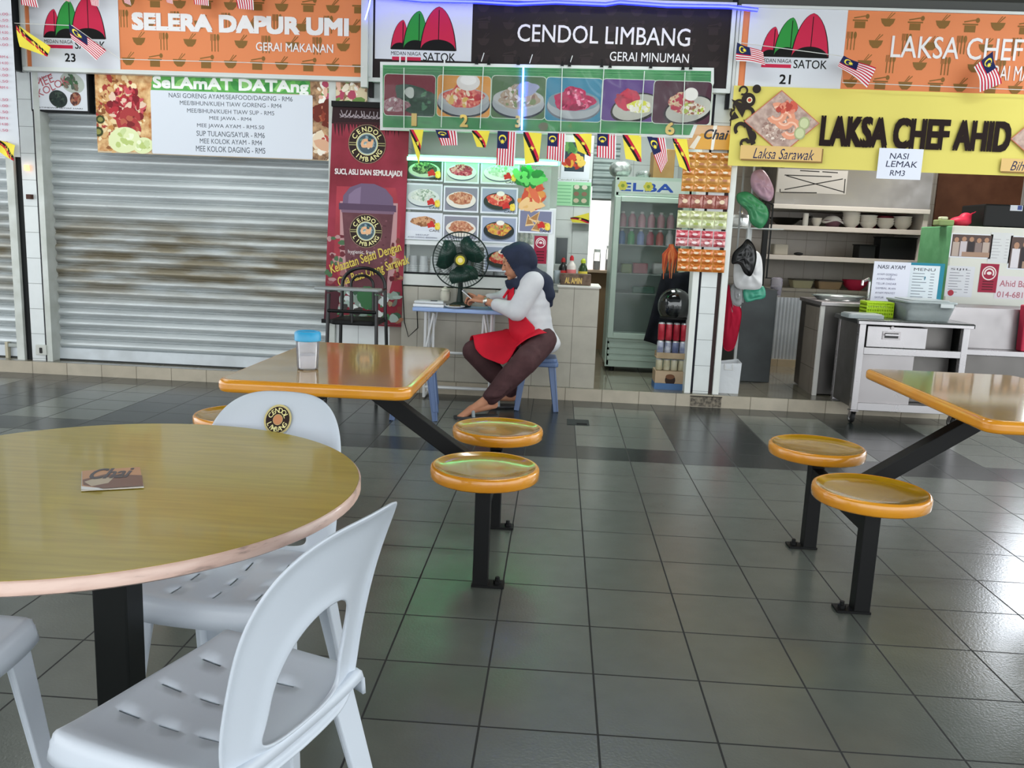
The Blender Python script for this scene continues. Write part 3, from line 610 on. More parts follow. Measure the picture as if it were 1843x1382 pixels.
sh.text('NASI', 1602, 275, 1635, 287, INK, .004, .1); sh.text('LEMAK', 1595, 289, 1650, 302, INK, .004, .1); sh.text('RM3', 1602, 306, 1628, 317, INK, .004, .1); sh.done('handwriting', o)
# ================================================================ bunting flags
CORD = mat('d8d8d4', .6)
def flag(kind, cs, Y, label, group, rip=.012, sd=0, tail=0):
    """cs: hoist-top, hoist-bottom, fly-bottom, fly-top corners in pixels; a small printed plastic flag with a ripple"""
    w = [at(px, py, Y) for px, py in cs]; b = MB(); R = random.Random(sd); ph = R.random()*6
    def P(s, t, k=0):
        p = w[0].lerp(w[1], t).lerp(w[3].lerp(w[2], t), s)
        return p+Vector((0, -rip*math.sin(5*s+2.2*t+ph)-.0007*k-rip, 0))
    def strip(s0, s1, t0, t1, m, k=0):
        n = 8; b.grid(lambda a, c: P(s0+(s1-s0)*a, t0+(t1-t0)*c, k), n, 2 if t1-t0 < .2 else 6, m)
    if kind == 'm':
        for i in range(14): strip(.0 if i >= 8 else .5, 1, i/14, (i+1)/14, (FRED, FWHT)[i % 2])
        strip(0, .5, 0, 8/14, NAVY)
        n = 14; q = []
        for i in range(n+1):
            a = math.radians(50+260*i/n); q.append((.21+.11*math.cos(a), .28+.2*math.sin(a)))
        for i in range(n, -1, -1):
            a = math.radians(50+260*i/n); q.append((.235+.088*math.cos(a), .28+.155*math.sin(a)))
        b.add([P(x, y, 1) for x, y in q], [(i, i+1, 2*n-i, 2*n+1-i) for i in range(n)], FYEL)
        b.add([P(.30, .28, 1)]+[P(.30+(.075 if i % 2 else .04)*math.cos(PI*i/7), .28+(.14 if i % 2 else .07)*math.sin(PI*i/7), 1) for i in range(14)], [(0, i+1, (i+1) % 14+1) for i in range(14)], FYEL)
    else:
        strip(0, 1, 0, 1, FYEL)
        for (a0, a1), (c0, c1), m in (((.0, .0), (.0, .19), FRED), ((.0, .0), (-.19, .0), FBLK)):
            n = 10; vs_ = []
            for i in range(n+1):
                s = i/n; lo = max(0, min(1, s*.83+.0+c0*1.0+.08)); hi = max(0, min(1, s*.83+c1+.08)); vs_ += [P(s, lo, 1), P(s, hi, 1)]
            b.add(vs_, [(2*i, 2*i+1, 2*i+3, 2*i+2) for i in range(n)], m)
        b.add([P(.5, .5, 2)]+[P(.5+(.1 if i % 2 else .05)*math.cos(PI*i/9), .5+(.16 if i % 2 else .08)*math.sin(PI*i/9), 2) for i in range(18)], [(0, i+1, (i+1) % 18+1) for i in range(18)], FYEL)
    o = b.build('bunting_flag', None, smooth=180, fixn=False)
    return tag(o, label, 'flag', group)
def cord(pxs, Y, label, r=.003, sag=0):
    b = MB(); P = [at(x, y, Y) for x, y in pxs]; b.tube(P, r, CORD, 6)
    return tag(b.build('bunting_string'), label, 'cord')
GR = 'bunting flags below the dish banner'
YF = 4.665
fl_ = [('s', ((737, 233), (763, 234), (757, 270), (754, 296)), 'small yellow state flag at the rolled banner end of the lower bunting'),
       ('m', ((784, 234), (822, 236), (824, 262), (795, 262)), 'folded striped flag hanging between dish numbers one and two'),
       ('s', ((849, 235), (882, 236), (874, 266), (858, 264)), 'curled yellow flag with a red and black band beside dish number two'),
       ('m', ((896, 236), (929, 238), (926, 300), (893, 297)), 'longest striped flag, hanging straight before the food posters'),
       ('s', ((942, 238), (975, 240), (970, 292), (945, 296)), 'yellow flag with star lit by the green tube, under the blue light strip'),
       ('m', ((986, 239), (1018, 240), (1016, 292), (984, 286)), 'striped flag hanging over the fruit picture'),
       ('s', ((1031, 240), (1065, 241), (1063, 282), (1040, 272)), 'yellow flag with red and black diagonal hanging above the green leaflets'),
       ('m', ((1075, 241), (1109, 242), (1108, 287), (1074, 283)), 'striped flag hanging before the small inner shutter'),
       ('s', ((1120, 243), (1154, 244), (1154, 292), (1126, 286)), 'yellow flag hanging above the fridge foil bundles'),
       ('m', ((1164, 246), (1197, 247), (1201, 290), (1189, 312)), 'striped flag tapering to a point above the drinks fridge'),
       ('s', ((1210, 249), (1236, 250), (1243, 310), (1222, 300)), 'yellow flag at the tea sachet end of the lower bunting')]
for i, (k, cs, lab) in enumerate(fl_): flag(k, cs, YF, lab, GR, .008, i)
cord([(690, 231), (800, 235), (930, 237.5), (1060, 241), (1240, 250)], YF-.004, 'thin white cord carrying the lower row of bunting flags', .002)
GT_ = 'bunting flags strung before the orange signs'
YT = 4.62
flag('s', ((32, 43), (41, 86), (91, 104), (91, 85)), YT, 'yellow state flag with red and black band before the number 23 emblem', GT_, .02, 31)
flag('m', ((128, 44), (134, 74), (179, 111), (192, 92)), YT, 'striped flag hanging over the word below the number 23 emblem', GT_, .02, 32)
flag('m', ((1326, 77), (1324, 110), (1377, 117), (1371, 95)), YT, 'striped flag blown sideways between the dark sign and number 21 emblem', GT_, .02, 33)
flag('m', ((1517, 101), (1507, 120), (1560, 158), (1573, 124)), YT, 'striped flag hanging at the edge of the number 21 emblem panel', GT_, .02, 34)
flag('m', ((1785, 93), (1752, 121), (1763, 166), (1798, 152)), YT, 'striped flag hanging over the second word of the sign 21', GT_, .02, 35)
flag('s', ((0, 252), (-4, 272), (28, 290), (31, 262)), YT-.1, 'yellow flag below the white price sheet', GT_, .015, 36)
for i, (x0, x1, y1) in enumerate(((38, 70, 14), (112, 128, 5), (160, 180, 13), (222, 236, 10), (296, 312, 8), (346, 378, 12), (424, 458, 19))):
    lab = ('striped flag tip at the top above the orange edge of sign 23', 'striped flag tip above the green leaf', 'striped flag tip hanging over the tall red leaf', 'striped flag tip at the joint of the white and orange panels',
           'striped flag tip above the first word of sign 23', 'striped flag tip above the gap between the first two words of sign 23', 'largest striped flag tip, above the middle word of sign 23')[i]
    flag('m', ((x0-4, -32), (x1-6, -32), (x1, y1), (x0+4, y1-4)), YT, lab, 'flag tips hanging in at the top', .01, 50+i)
cord([(26, 41.5), (35, 42), (130, 46), (216, 106.5), (440, 112.5), (655, 120)], YT+.02, 'white bunting cord running across the orange sign above the shutter', .0028)
cord([(1325, 76), (1515, 101), (1516, 148.5), (1700, 156), (1900, 164)], YT+.02, 'white bunting cord running across the orange sign over the yellow banner', .0028)
# ================================================================ banner of six dishes
YD = 4.70
o = thing('dish_banner', 'long green banner with six dish photos under a clear sheet', 'banner', (at(985, 240, YD).x, YD, at(985, 238, YD).z))
sh = sheetY(YD); GB = mix('2f7a47', '4a9a5c', '24603a', 3, .4, 0, (1, 1, 5))
TL, TRc, BRc, BLc = (689, 117), (1281, 127), (1240, 245), (686, 231)
out = [(684, 111), (1285, 122), (1285, 150), (1246, 248), (684, 234)]
b = MB(); P = [at(x, y, YD) for x, y in out]; b.prism([(p.x, p.z) for p in P], YD+.0006, YD+.02, mat('d9dedb', .4)); b.build('backing_frame', o, smooth=0)
sh.poly([(689, 117), (1280, 128), (1279, 152), (1241, 243), (689, 229)], GB)
for i in range(7): sh.line([(690, 119+1.6*i), (1278, 129.5+1.6*i)], .003, mat(('3a8a52', '2b6e42', '5aaa68')[i % 3]))
sh.done('green_sheet', o)
GL = mat('cfe0d0', .4)
tilesD = [(691, 132, 783, 211, '7a2433', None), (787, 134, 882, 213, 'dc9a4a', 2), (885, 135, 981, 216, '53704c', 3), (983, 138, 1082, 221, '3a83a0', 4), (1084, 141, 1178, 221, '5a3a80', 5), (1177, 144, 1277, 226, '4a2a38', 6)]
DC = {0: ('3f6b4a', '2c4a38', 'e4e6e0', '8fae8f', '1d3a2a'), 1: ('c43b3b', 'e07a6a', 'e8c8a0', 'b92f3a', 'f0d8c0', 'd8b25a'), 2: ('b5a08a', '9a8a78', 'd8d0c8', '8a6a5a', 'c0b8b0', '7a8a5a'), 3: ('c41f58', 'a01848', 'd84a78', 'e88aa8', '8a1440'), 4: ('c42a48', '9a1c38', 'e8e4d8', 'd8d84a', 'f0f0e0', 'b83048'), 5: ('b03448', 'd8c8a0', '9a5a3a', 'e8e0d0', 'a8b84a')}
for i, (a, c, d, e, bgc, n) in enumerate(tilesD):
    u0, u1, v0, v1 = sh.rectuv(a, c, d, e); w = u1-u0; h = v1-v0; um, vm = (u0+u1)/2, (v0+v1)/2
    sh.clip = (u0, u1, v0, v1); sh.rrect(u0, u1, v0, v1, GL, .03); sh.rrect(u0+.004, u1-.004, v0+.004, v1-.004, mat(bgc, .45), .027); sh.clip = (u0+.004, u1-.004, v0+.004, v1-.004)
    cols = [mat(x, .5) for x in DC[i]]; hx = DC[i]
    if i == 0:
        sh.elluv(um+.06, vm-.04, .18, .1, mat('2a4a3a'), -25, 24, .1, 2); heap(sh, um+.07, vm-.03, .13, .08, ('2c4a38', '1d3a2a', '4a7a58'), 1, 14, .02); heap(sh, um-.1, vm-.07, .1, .05, ('b08a90', '8a5a62', 'd8d4d0'), 4, 14, .02); sh.elluv(um, vm+.02, .035, .04, mat('c4ccc4'), 20, 14, .2, 2)
    elif i in (1, 2, 3):
        sh.elluv(um, vm-.05, .195, .1, mat('2a3038' if i != 3 else '6a7078')); sh.elluv(um, vm-.04, .19, .095, mat('a4aaae'), 0, 24); sh.elluv(um, vm-.01, .185, .07, mat('b4b8b8' if i != 3 else '7a929c'), 0, 24)
        heap(sh, um, vm-.01, .15, .068, hx, i+1, 40, .022); heap(sh, um, vm+.04, .085, .05, hx, i+10, 24, .018)
        if i == 1: sh.elluv(um+.03, vm+.1, .085, .06, mat('e4e0dc')); sh.elluv(um+.03, vm+.115, .06, .035, mat('f4f2f0'))
        if i == 2: sh.elluv(um+.06, vm+.06, .08, .05, mat('9aa0c0'), 10, 18, .2, 4)
    else:
        sh.elluv(um+.05, vm-.05, .18, .1, mat('20181c'), 15); sh.elluv(um+.05, vm-.045, .165, .085, mat('b4b4aa'), 15)
        heap(sh, um+.0, vm+.0, .09, .075, hx[:2]+hx[:1], i+1, 26, .022); heap(sh, um+.08, vm-.04, .085, .045, hx[2:5], i+20, 26, .018)
        if i == 5: sh.elluv(um+.06, vm+.06, .05, .045, mat('efece6'))
    sh.clip = None; sh.done('dish_photo', o)
GOLD = mat('e0c060', .35)
for t, a, c, d, e in (('1', 741, 204, 750, 227), ('2', 828, 206, 842, 229), ('3', 928, 208, 937, 230), ('6', 1198, 220, 1213, 243)):
    sh.text(t, a+1.2, c+1, d+1.2, e+1, mat('3a2a10'), .03); sh.text(t, a, c, d, e, GOLD, .03); sh.done('number', o)
sh.text('4', 1022, 221, 1029, 232, mat('6a8a50')); sh.done('worn_number', o); u, v = sh.uv(978, 228); sh.elluv(u, v, .036, .03, mat('6b6f5a'), 0, 18, .1); sh.done('sticker', o)
# clear plastic sheet laid over it, with seams
sh.h = .012; PL = glassy('e8ecf0', .03, .12)
b = MB(); q = [at(x, y, YD) for x, y in ((686, 120), (1283, 130), (1245, 246), (686, 232))]
def cov(s, t):
    p = q[0].lerp(q[1], s).lerp(q[3].lerp(q[2], s), t); return p+Vector((0, -.014-.004*math.sin(26*s+5*t)-.005*math.sin(40*t+60*s*s), 0))
b.grid(cov, 60, 10, PL); b.build('clear_cover', o, smooth=180)
for a, c in (((727, 122), (727, 232)), ((798, 120), (794, 229)), ((870, 120), (864, 231)), ((1012, 120), (1009, 236)), ((1087, 123), (1080, 238)), ((1160, 128), (1152, 240)), ((1233, 130), (1228, 243))):
    b = MB(); b.tube([at(*a, YD-.02), at(*c, YD-.02)], .0035, mat('ccd8cc', .4), 6); b.build('seam', o)
b = MB(); b.tube([at(942, 121, YD-.03), at(939, 234, YD-.03)], .006, mat('4a7cff', .5, emit=24), 8)
tag(b.build('light_strip'), 'upright blue light strip glowing across the third dish photo', 'light')
cl = None
for i, (x, y) in enumerate(((858, 111), (880, 112), (933, 112), (1012, 114), (1025, 115), (1083, 116), (1098, 117), (1171, 118), (1229, 121), (1243, 120))):
    p = at(x, y, YD-.005)
    if cl is None:
        cl = thing('binder_clip', 'black clip gripping the top edge of the dish banner', 'clip', p, 'black clips along the dish banner')
        b = MB(); b.prism([(p.x-.012, p.z-.018), (p.x+.012, p.z-.018), (p.x+.005, p.z+.012), (p.x-.005, p.z+.012)], p.y-.016, p.y+.006, BLACK); b.build('jaw', cl, smooth=0)
        b = MB(); b.tube([p+Vector((-.004, 0, .01)), p+Vector((-.006, 0, .035)), p+Vector((.006, 0, .035)), p+Vector((.004, 0, .01))], .002, BLACK, 6); b.build('wire_handle', cl)
    else: dup(cl, p)
ct = None
for i, (x, y) in enumerate(((720, 107), (731, 107), (800, 108), (868, 103), (955, 106), (1027, 108))):
    p = at(x, y, YD-.006); b = MB(); dx = .006 if i > 2 else 0
    b.bar(p+Vector((-dx, 0, -.03)), p+Vector((dx*2, 0, .03)), .011, .005, mat('e2e4e4', .5))
    tag(b.build('cable_tie'), 'white tie holding the top edge of the dish banner', 'tie', 'white ties along the dish banner')
# ================================================================ tall drink banner
YR = 4.79
o = thing('drink_banner', 'tall dark red drink banner with a printed cup, beside the closed shutter', 'banner', (at(655, 585, YR).x, YR, at(655, 582, YR).z))
sh = sheetY(YR); BN = mix('741626', '9c3044', '5a121f', 2.5, .42)
cs = [(599, 187), (738, 192), (722, 585), (583, 576)]
b = MB(); P = [at(x, y, YR) for x, y in cs]; b.prism([(p.x, p.z) for p in P], YR+.0005, YR+.006, mat('3a1018', .5)); b.build('vinyl', o, smooth=0)
sh.poly(cs, BN)
sh.poly([(599, 187), (738, 192), (736, 228), (597, 222)], mat('2a1216', .45)); R = random.Random(5)
for i in range(22):
    x = 600+6*i; sh.poly([(x, 220), (x+6, 220), (x+3+R.uniform(-2, 2), 226+R.uniform(4, 22))], mat('3d161c', .45))
sh.poly([(606, 335), (712, 338), (722, 390), (716, 480), (700, 520), (620, 515), (600, 480), (604, 390)], mix('b03a48', '96303c', None, 3, .42))
sh.poly([(612, 300+62), (716, 366), (712, 480), (700, 530), (624, 527), (612, 480)], mat('b98e90', .42))
for i in range(40): sh.ellipse(R.uniform(588, 620), R.uniform(420, 570), R.uniform(.01, .035), R.uniform(.01, .03), mat(R.choice(('b08a8a', '8a4a50', '6a2a34', 'a06a6a', '4a6a4a')), .45), 0, 10, .2, i)
for i in range(26): sh.ellipse(R.uniform(702, 722), R.uniform(430, 580), R.uniform(.01, .03), R.uniform(.01, .03), mat(R.choice(('9a6a50', '7a3a34', '5a2028', 'a08a6a')), .45), 0, 10, .2, i)
CUP = mix('6e3f47', '5a3038', '7c5058', 7, .4)
sh.poly([(616, 381), (708, 385), (694, 540), (627, 536)], CUP)
sh.poly([(616, 376), (618, 352), (630, 337), (650, 330), (674, 331), (694, 340), (707, 356), (709, 380)], mat('6d5a75', .4)); sh.poly([(628, 350), (640, 340), (650, 336), (648, 372), (626, 370)], mat('84708c', .4))
sh.poly([(610, 365), (713, 370), (713, 382), (610, 377)], mat('564058', .4)); sh.poly([(614, 377), (710, 381), (709, 386), (615, 382)], mat('7a5f74', .4))
for i in range(60): sh.ellipse(R.uniform(626, 700), R.uniform(392, 500), .008, .006, mat(R.choice(('7d5058', '50282f', '8c6068')), .42), 0, 7)
for i in range(70):
    sh.ellipse(R.uniform(590, 718), R.uniform(520, 575), R.uniform(.015, .05), R.uniform(.01, .035), mat(R.choice(('c6cfce', '9fb0a8', '4d7a54', '3a5a44', 'd8dcd8', '6a6a62', '3a3634', '8a9a90')), .45), R.uniform(-40, 40), 10, .25, i)
sh.ellipse(660, 535, .07, .09, mat('3f7048', .45), 0, 20, .15); sh.poly([(586, 520), (612, 526), (606, 575), (583, 574)], mat('4a1e28', .45))
sh.done('print', o)
Wh = mat('e6dcdc', .5)
for k in range(12): # arabic-like calligraphy strokes along the head
    x = 616+8.2*k; y = 205+.45*k; u, v = sh.uv(x, y); sh.ring(u, v, .012, .019, mat('a79aa0', .5), 10, R.uniform(150, 200), R.uniform(330, 380)); sh.line([(x+R.uniform(-2, 2), y-7), (x+R.uniform(-3, 3), y+3)], .006, mat('a79aa0', .5)); sh.line([(x-4, y+6), (x+4, y+5+R.uniform(-2, 2))], .005, mat('a79aa0', .5))
sh.done('calligraphy', o)
CRM = mat('e8e0a0', .5); DKB = mat('2a1a18', .5)
def badge(px, py, r):
    u, v = sh.uv(px, py); sh.elluv(u, v, r*1.03, r*1.03, mat('a08a70')); sh.elluv(u, v, r, r, DKB, 0, 40); sh.elluv(u, v, r*.56, r*.56, mat('a9b8b8')); sh.elluv(u, v, r*.5, r*.5, mat('4a5c66'))
    scatter(sh, u, v, r*.38, r*.38, 26, [mat(x) for x in ('5f8a80', '2d4a55', 'c9d0c8', '88a0a8')], r*.05, r*.12, 3); sh.ring(u, v, r*.56, r*.6, CRM, 30)
    for sx in (-1, 1):
        for dy in (-.06, .06): sh.rrect(*sorted((u+sx*r*.6, u+sx*r*.98)), v+dy*r-.003, v+dy*r+.003, mat('a8a070'))
    sh.arc('CENDOL', u, v, r*.79, r*.26, 162, 18, CRM, .02); sh.arc('LIMBANG', u, v, r*.79, r*.25, 200, 340, CRM, .02, True)
    sh.textuv('Cel', u-r*.33, u+r*.36, v-r*.2, v+r*.28, mat('e8b48a'), .06, .3)
badge(661, 259.5, .138); sh.done('badge', o)
badge(659, 416, .122); sh.done('badge', o)
sh.text('SUCI, ASLI DAN SEMULAJADI', 603, 303, 724, 321, Wh, .02); sh.done('slogan', o); sh.text('hygienic, fresh', 627, 449, 676, 460, Wh, .0); sh.done('slogan', o)
YT2 = mat('d8c05a', .5)
u, v = sh.uv(596, 492); sh.textrot('Kelazatan Sejati Dengan', u, v, .066, 20, YT2, .015, .15, .64); sh.done('slogan', o); u, v = sh.uv(610, 515); sh.textrot('Cita Rasa Orang Sarawak', u, v, .066, 20, YT2, .015, .15, .6); sh.done('slogan', o)
b = MB(); a = at(598, 187, YR); c = at(738, 192, YR); b.bar(a+Vector((0, -.01, 0)), c+Vector((0, -.01, 0)), .03, .04, BLACK, (0, 0, 1)); b.build('top_rail', o, smooth=0)
b = MB(); a = at(580, 577, YR); c = at(601, 578, YR); b.bar(a+Vector((0, -.01, 0)), c+Vector((0, -.01, 0)), .03, .03, BLACK); b.bar(at(600, 581, YR), at(722, 587, YR), .012, .012, mat('7a2430', .5)); b.build('bottom_rail', o, smooth=0)
# ================================================================ glass display of the drinks stall
ALU = mat('d2d6d6', .35, .2)
YW = 4.83; xl = at(724, 500, YW).x; xr = at(998, 440, YW).x; zs = .83; zt = at(860, 280, YW).z
o = thing('display_case', 'white framed glass display standing on the tiled counter', 'display case', ((xl+xr)/2, YW, zs))
b = MB(); b.box(xl, xr, YW-.02, YW+.32, zs, zs+.085, mat('d7d9d6', .4)); b.build('sill', o, smooth=0, bevel=.004)
b = MB(); b.box(xl, xl+.012, YW-.01, YW+.03, zs+.085, zt, ALU); xp = at(986, 440, YW).x; b.box(xp, xr, YW-.015, YW+.03, zs+.085, at(992, 375, YW).z, ALU); b.box(xl, xp, YW-.005, YW+.02, zs+.085, zs+.1, mat('15171a', .5)); b.box(xl, xp, YW-.012, YW+.03, at(760, 441, YW).z, at(760, 432, YW).z, ALU)
b.build('frame', o, smooth=0, bevel=.003)
b = MB(); b.box(xl+.012, xp, YW+.004, YW+.008, zs+.1, zt, glassy('dfeeee', .05, .05)); b.build('glass_pane', o, smooth=0)
b = MB(); b.box(xl, xr, YW+.3, YW+.32, zs+.085, zt+.32, mat('c5cdc8', .5)); b.build('back_panel', o, smooth=0)
b = MB(); b.box(xl+.01, xr-.02, YW+.06, YW+.3, at(760, 436, YW).z-.01, at(760, 436, YW).z, mat('d4d8d6', .4)); b.build('shelf', o, smooth=0)
# cups and cartons seen through the lower pane
CUPC = mat('dfe5e6', .25); n = 0
for i in range(9):
    x = xl+.06+.085*i; h = .15
    b = MB(); b.lathe([(.036, 0), (.03, h*.9), (.028, h*.9), (.034, .004)], (x, YW+.12, zs+.0865), CUPC, 16, caps=False)
    for k in range(4): b.lathe([(.0385, .008+.016*k), (.0385, .014+.016*k)], (x, YW+.12, zs+.0865), mat('eef2f2', .3), 16, caps=False)
    lab = 'upturned stack of white paper cups behind the display glass'
    tag(b.build('paper_cup'), lab, 'cup', 'cups behind the display glass')
for i, (w, h, c1, c2) in enumerate(((.1, .11, 'e6e4da', 'b9b4a4'), (.09, .13, 'dfe3e2', '9aa4a2'), (.11, .1, 'd8d4c2', 'a8a48a'), (.1, .12, 'e8eaea', 'b0b8ba'))):
    x = xl+.16+.2*i; b = MB(); b.box(x-w/2, x+w/2, YW+.2, YW+.28, zs+.086, zs+.086+h, mat(c1, .4)); b.box(x-w/2+.01, x+w/2-.01, YW+.199, YW+.2, zs+.1, zs+.07+h, mix(c2, c1, 'c8b060', 40, .4))
    tag(b.build('carton', smooth=0, bevel=.003), 'small pale carton behind the cups in the display', 'box', 'cartons behind the display cups')
# green tube
b = MB(); A_, B_ = at(733, 285, YW-.05), at(1004, 293, YW-.05); B_.z = A_.z+.0
b.tube([A_, B_], .013, mat('50ffa0', .5, emit=14), 12); lt = b.build('tube'); 
b = MB(); b.box(A_.x-.02, B_.x+.02, YW-.036, YW-.021, A_.z-.012, A_.z+.03, mat('cfe0d6', .5)); bx = b.build('batten', smooth=0)
o = thing('tube_light', 'glowing green tube light along the top of the food posters', 'light', A_)
for c in (lt, bx): c.parent = o; c.matrix_parent_inverse = Matrix.Translation(-A_)
# ---- food posters on the glass
sh = sheetY(YW-.0165)
DISH = {'dark': ('3a4a3a', 'b8c8b0', ('5a6a4a', '2a3a2a', '8a9a6a')), 'red': ('b9bfb8', 'd8dcd8', ('a8324a', 'c85a6a', '8a2438', 'd88a90')), 'noodle': ('c8d4c8', 'e4e8e0', ('e0e4da', 'b8c0b0', '8aa080', 'cfd6c4')), 'soup': ('b8c0c4', 'd4dad8', ('c8d0c8', 'e0e4da', '8aa08a')),
        'fried': ('d8dce8', 'e2e4ee', ('b07a52', '8a5a3a', 'd0a078', 'c4906a')), 'orange': ('8a8a98', 'e4ddd4', ('c88a6a', 'b07052', 'd8a888', 'a8604a')), 'egg': ('9aa4b8', '2f3830', ('c43a30', 'd85a4a', 'e0c890', 'e8a08a')), 'plate': ('9aa4bc', '242c2c', ('b8523a', 'd8b04a', '8a9a4a', 'd88a6a')), 'pastry': ('7a7c98', 'b8bccc', ('c8a070', 'a87a4a', 'e0c090'))}
def poster(a, c, d, e, kind, label, badge=False, tall=0):
    u0, u1, v0, v1 = sh.rectuv(a, c, d, e); o = thing('food_poster', label, 'poster', sh.w((u0+u1)/2, v0), 'food posters on the display glass')
    bgc, pl, cols = DISH[kind]; sh.clip = (u0, u1, v0, v1); sh.rrect(u0, u1, v0, v1, mat('dde1ea', .4)); w, h = u1-u0, v1-v0; m = .012
    sh.done('paper', o); vb = v0+m+tall
    sh.clip = (u0+m, u1-m, vb, v1-m); sh.rrect(u0+m, u1-m, vb, v1-m, mat(bgc, .4)); um, vm = (u0+u1)/2, (vb+v1)/2; hh = v1-m-vb
    cm = [mat(x, .4) for x in cols]
    if kind == 'pastry':
        for k, (dx, dy, r) in enumerate(((-.05, .0, 100), (0, .03, 60), (.04, -.02, 150), (.01, -.04, 80))):
            t = math.radians(r); P = [(um+dx+.06*math.cos(t+q), vm+dy+.05*math.sin(t+q)) for q in (0, 2.5, 3.8)]; sh.polyuv(P, cm[2]); P = [(um+dx+.045*math.cos(t+q), vm+dy+.035*math.sin(t+q)) for q in (0, 2.5, 3.8)]; sh.polyuv(P, cm[1])
    else:
        if kind != 'fried': sh.elluv(um, vm-.02, w*.42, hh*.38, mat('5a6470')); sh.elluv(um, vm-.012, w*.42, hh*.37, mat(pl, .4))
        heap(sh, um, vm, w*.33, hh*.27, cols, int(a), 40, .014); heap(sh, um, vm+.02, w*.2, hh*.16, cols[::-1], int(a)+1, 16, .011)
        if kind in ('egg', 'plate'): sh.elluv(um+.01, vm+.045, .03, .018, mat('f0ece0'))
    sh.done('photo', o); sh.clip = None
    if badge:
        ub, vb_ = u1-.065, v0+.05+tall; scatter(sh, ub-.02, vb_, .018, .022, 12, [mat('c8302c', .4)], .012, .016, 3); scatter(sh, ub+.022, vb_, .018, .022, 12, [mat('e8c83a', .4), mat('f0d860', .4)], .012, .016, 4)
        sh.textuv('CAFE', ub-.035, ub+.045, vb_-.042, vb_-.024, PRINTK, .0); sh.done('badge', o)
    if tall: sh.textuv('AYAM GORENG BEREMPAH', u0+.03, u1-.04, v0+.012, v0+.024, mat('4a5270'), 0); sh.textuv('SEDAP', u0+.09, u1-.1, v0+.032, v0+.042, mat('4a5270'), 0); sh.done('caption', o)
poster(730, 282, 797, 327, 'dark', 'dark green dish poster just under the tube light, first of its row', True)
poster(800, 285, 862, 331, 'red', 'poster of red noodles on a pale plate under the tube light', False)
poster(866, 287, 934, 333, 'noodle', 'pale noodle poster with green leaves under the green tube light', True)
poster(729, 329, 796, 379, 'soup', 'pale soup poster above the fried chicken poster', True)
poster(799, 334, 861, 383, 'orange', 'poster of an orange heap of rice noodles above the fan', False)
poster(866, 336, 931, 386, 'egg', 'poster of a red saucy dish with egg, middle of its column', True)
poster(728, 381, 796, 433, 'fried', 'fried chicken poster with a caption line beside the fan', True, .055)
poster(798, 386, 861, 434, 'orange', 'dish poster half hidden behind the top of the fan', False)
poster(866, 388, 930, 439, 'plate', 'poster of rice with egg on a dark plate above the woman', False)
poster(934, 376, 994, 421, 'pastry', 'poster of golden pastry triangles at the display edge', True)
poster(872, 441, 930, 490, 'egg', 'lowest dish poster, half hidden by the headscarf', False)
def flat(name, label, cat, rect, Y, draw, group=None, base='dde1ea'):
    s = sheetY(Y); u0, u1, v0, v1 = s.rectuv(*rect); o = thing(name, label, cat, s.w((u0+u1)/2, v0), group)
    s.rrect(u0, u1, v0, v1, mat(base, .5)); s.done('paper', o); s.clip = (u0, u1, v0, v1); draw(s, u0, u1, v0, v1); s.done('print', o); return o
# fruit cut-out sticker
s = sh; o = thing('fruit_sticker', 'sticker of oranges with green leaves on the display glass', 'sticker', s.w(*s.uv(958, 372)))
u, v = s.uv(957, 345); scatter(s, u, v-.02, .075, .1, 40, [mat(x, .4) for x in ('d8904a', 'c8503a', 'e0b070', 'd86a4a', 'e8c08a')], .03, .05, 4); s.done('oranges', o)
u, v = s.uv(955, 320); scatter(s, u, v, .1, .05, 34, [mat(x, .4) for x in ('3a9a4a', '6ac86a', '2a7a3a')], .02, .04, 5); s.done('leaves', o)
def halal(s, u0, u1, v0, v1):
    w = u1-u0; s.rrect(u0, u1, v0, v1, mat('9c2440', .45)); um = (u0+u1)/2; vm = v1-w*.52; s.ring(um, vm, w*.33, w*.39, Wh); s.ring(um, vm, w*.2, w*.28, Wh, 20, -30, 200); s.elluv(um, vm-.0, w*.13, w*.09, Wh)
    for k in range(4): s.rrect(u0+w*.2, u1-w*.2, v0+.02+.022*k, v0+.029+.022*k, mat('5c1626'))
flat('red_notice', 'dark red notice with white ring emblem on the display beside the headscarf', 'notice', (962, 424, 983, 475), YW-.0165, halal)
b = MB(); p0 = at(930, 426, YW+.2)
for i in range(3):
    p = at(936+9*i, 452, YW+.14); p.z = at(760, 436, YW).z+.021; b = MB(); b.lathe([(.018, -.02), (.018, .10), (.012, .112)], p, mix('d8d8c8', '9aa08a', None, 30, .4), 12)
    tag(b.build('carton_tube'), 'pale can standing in the display behind the headscarf', 'can', 'cans in the display above the woman')
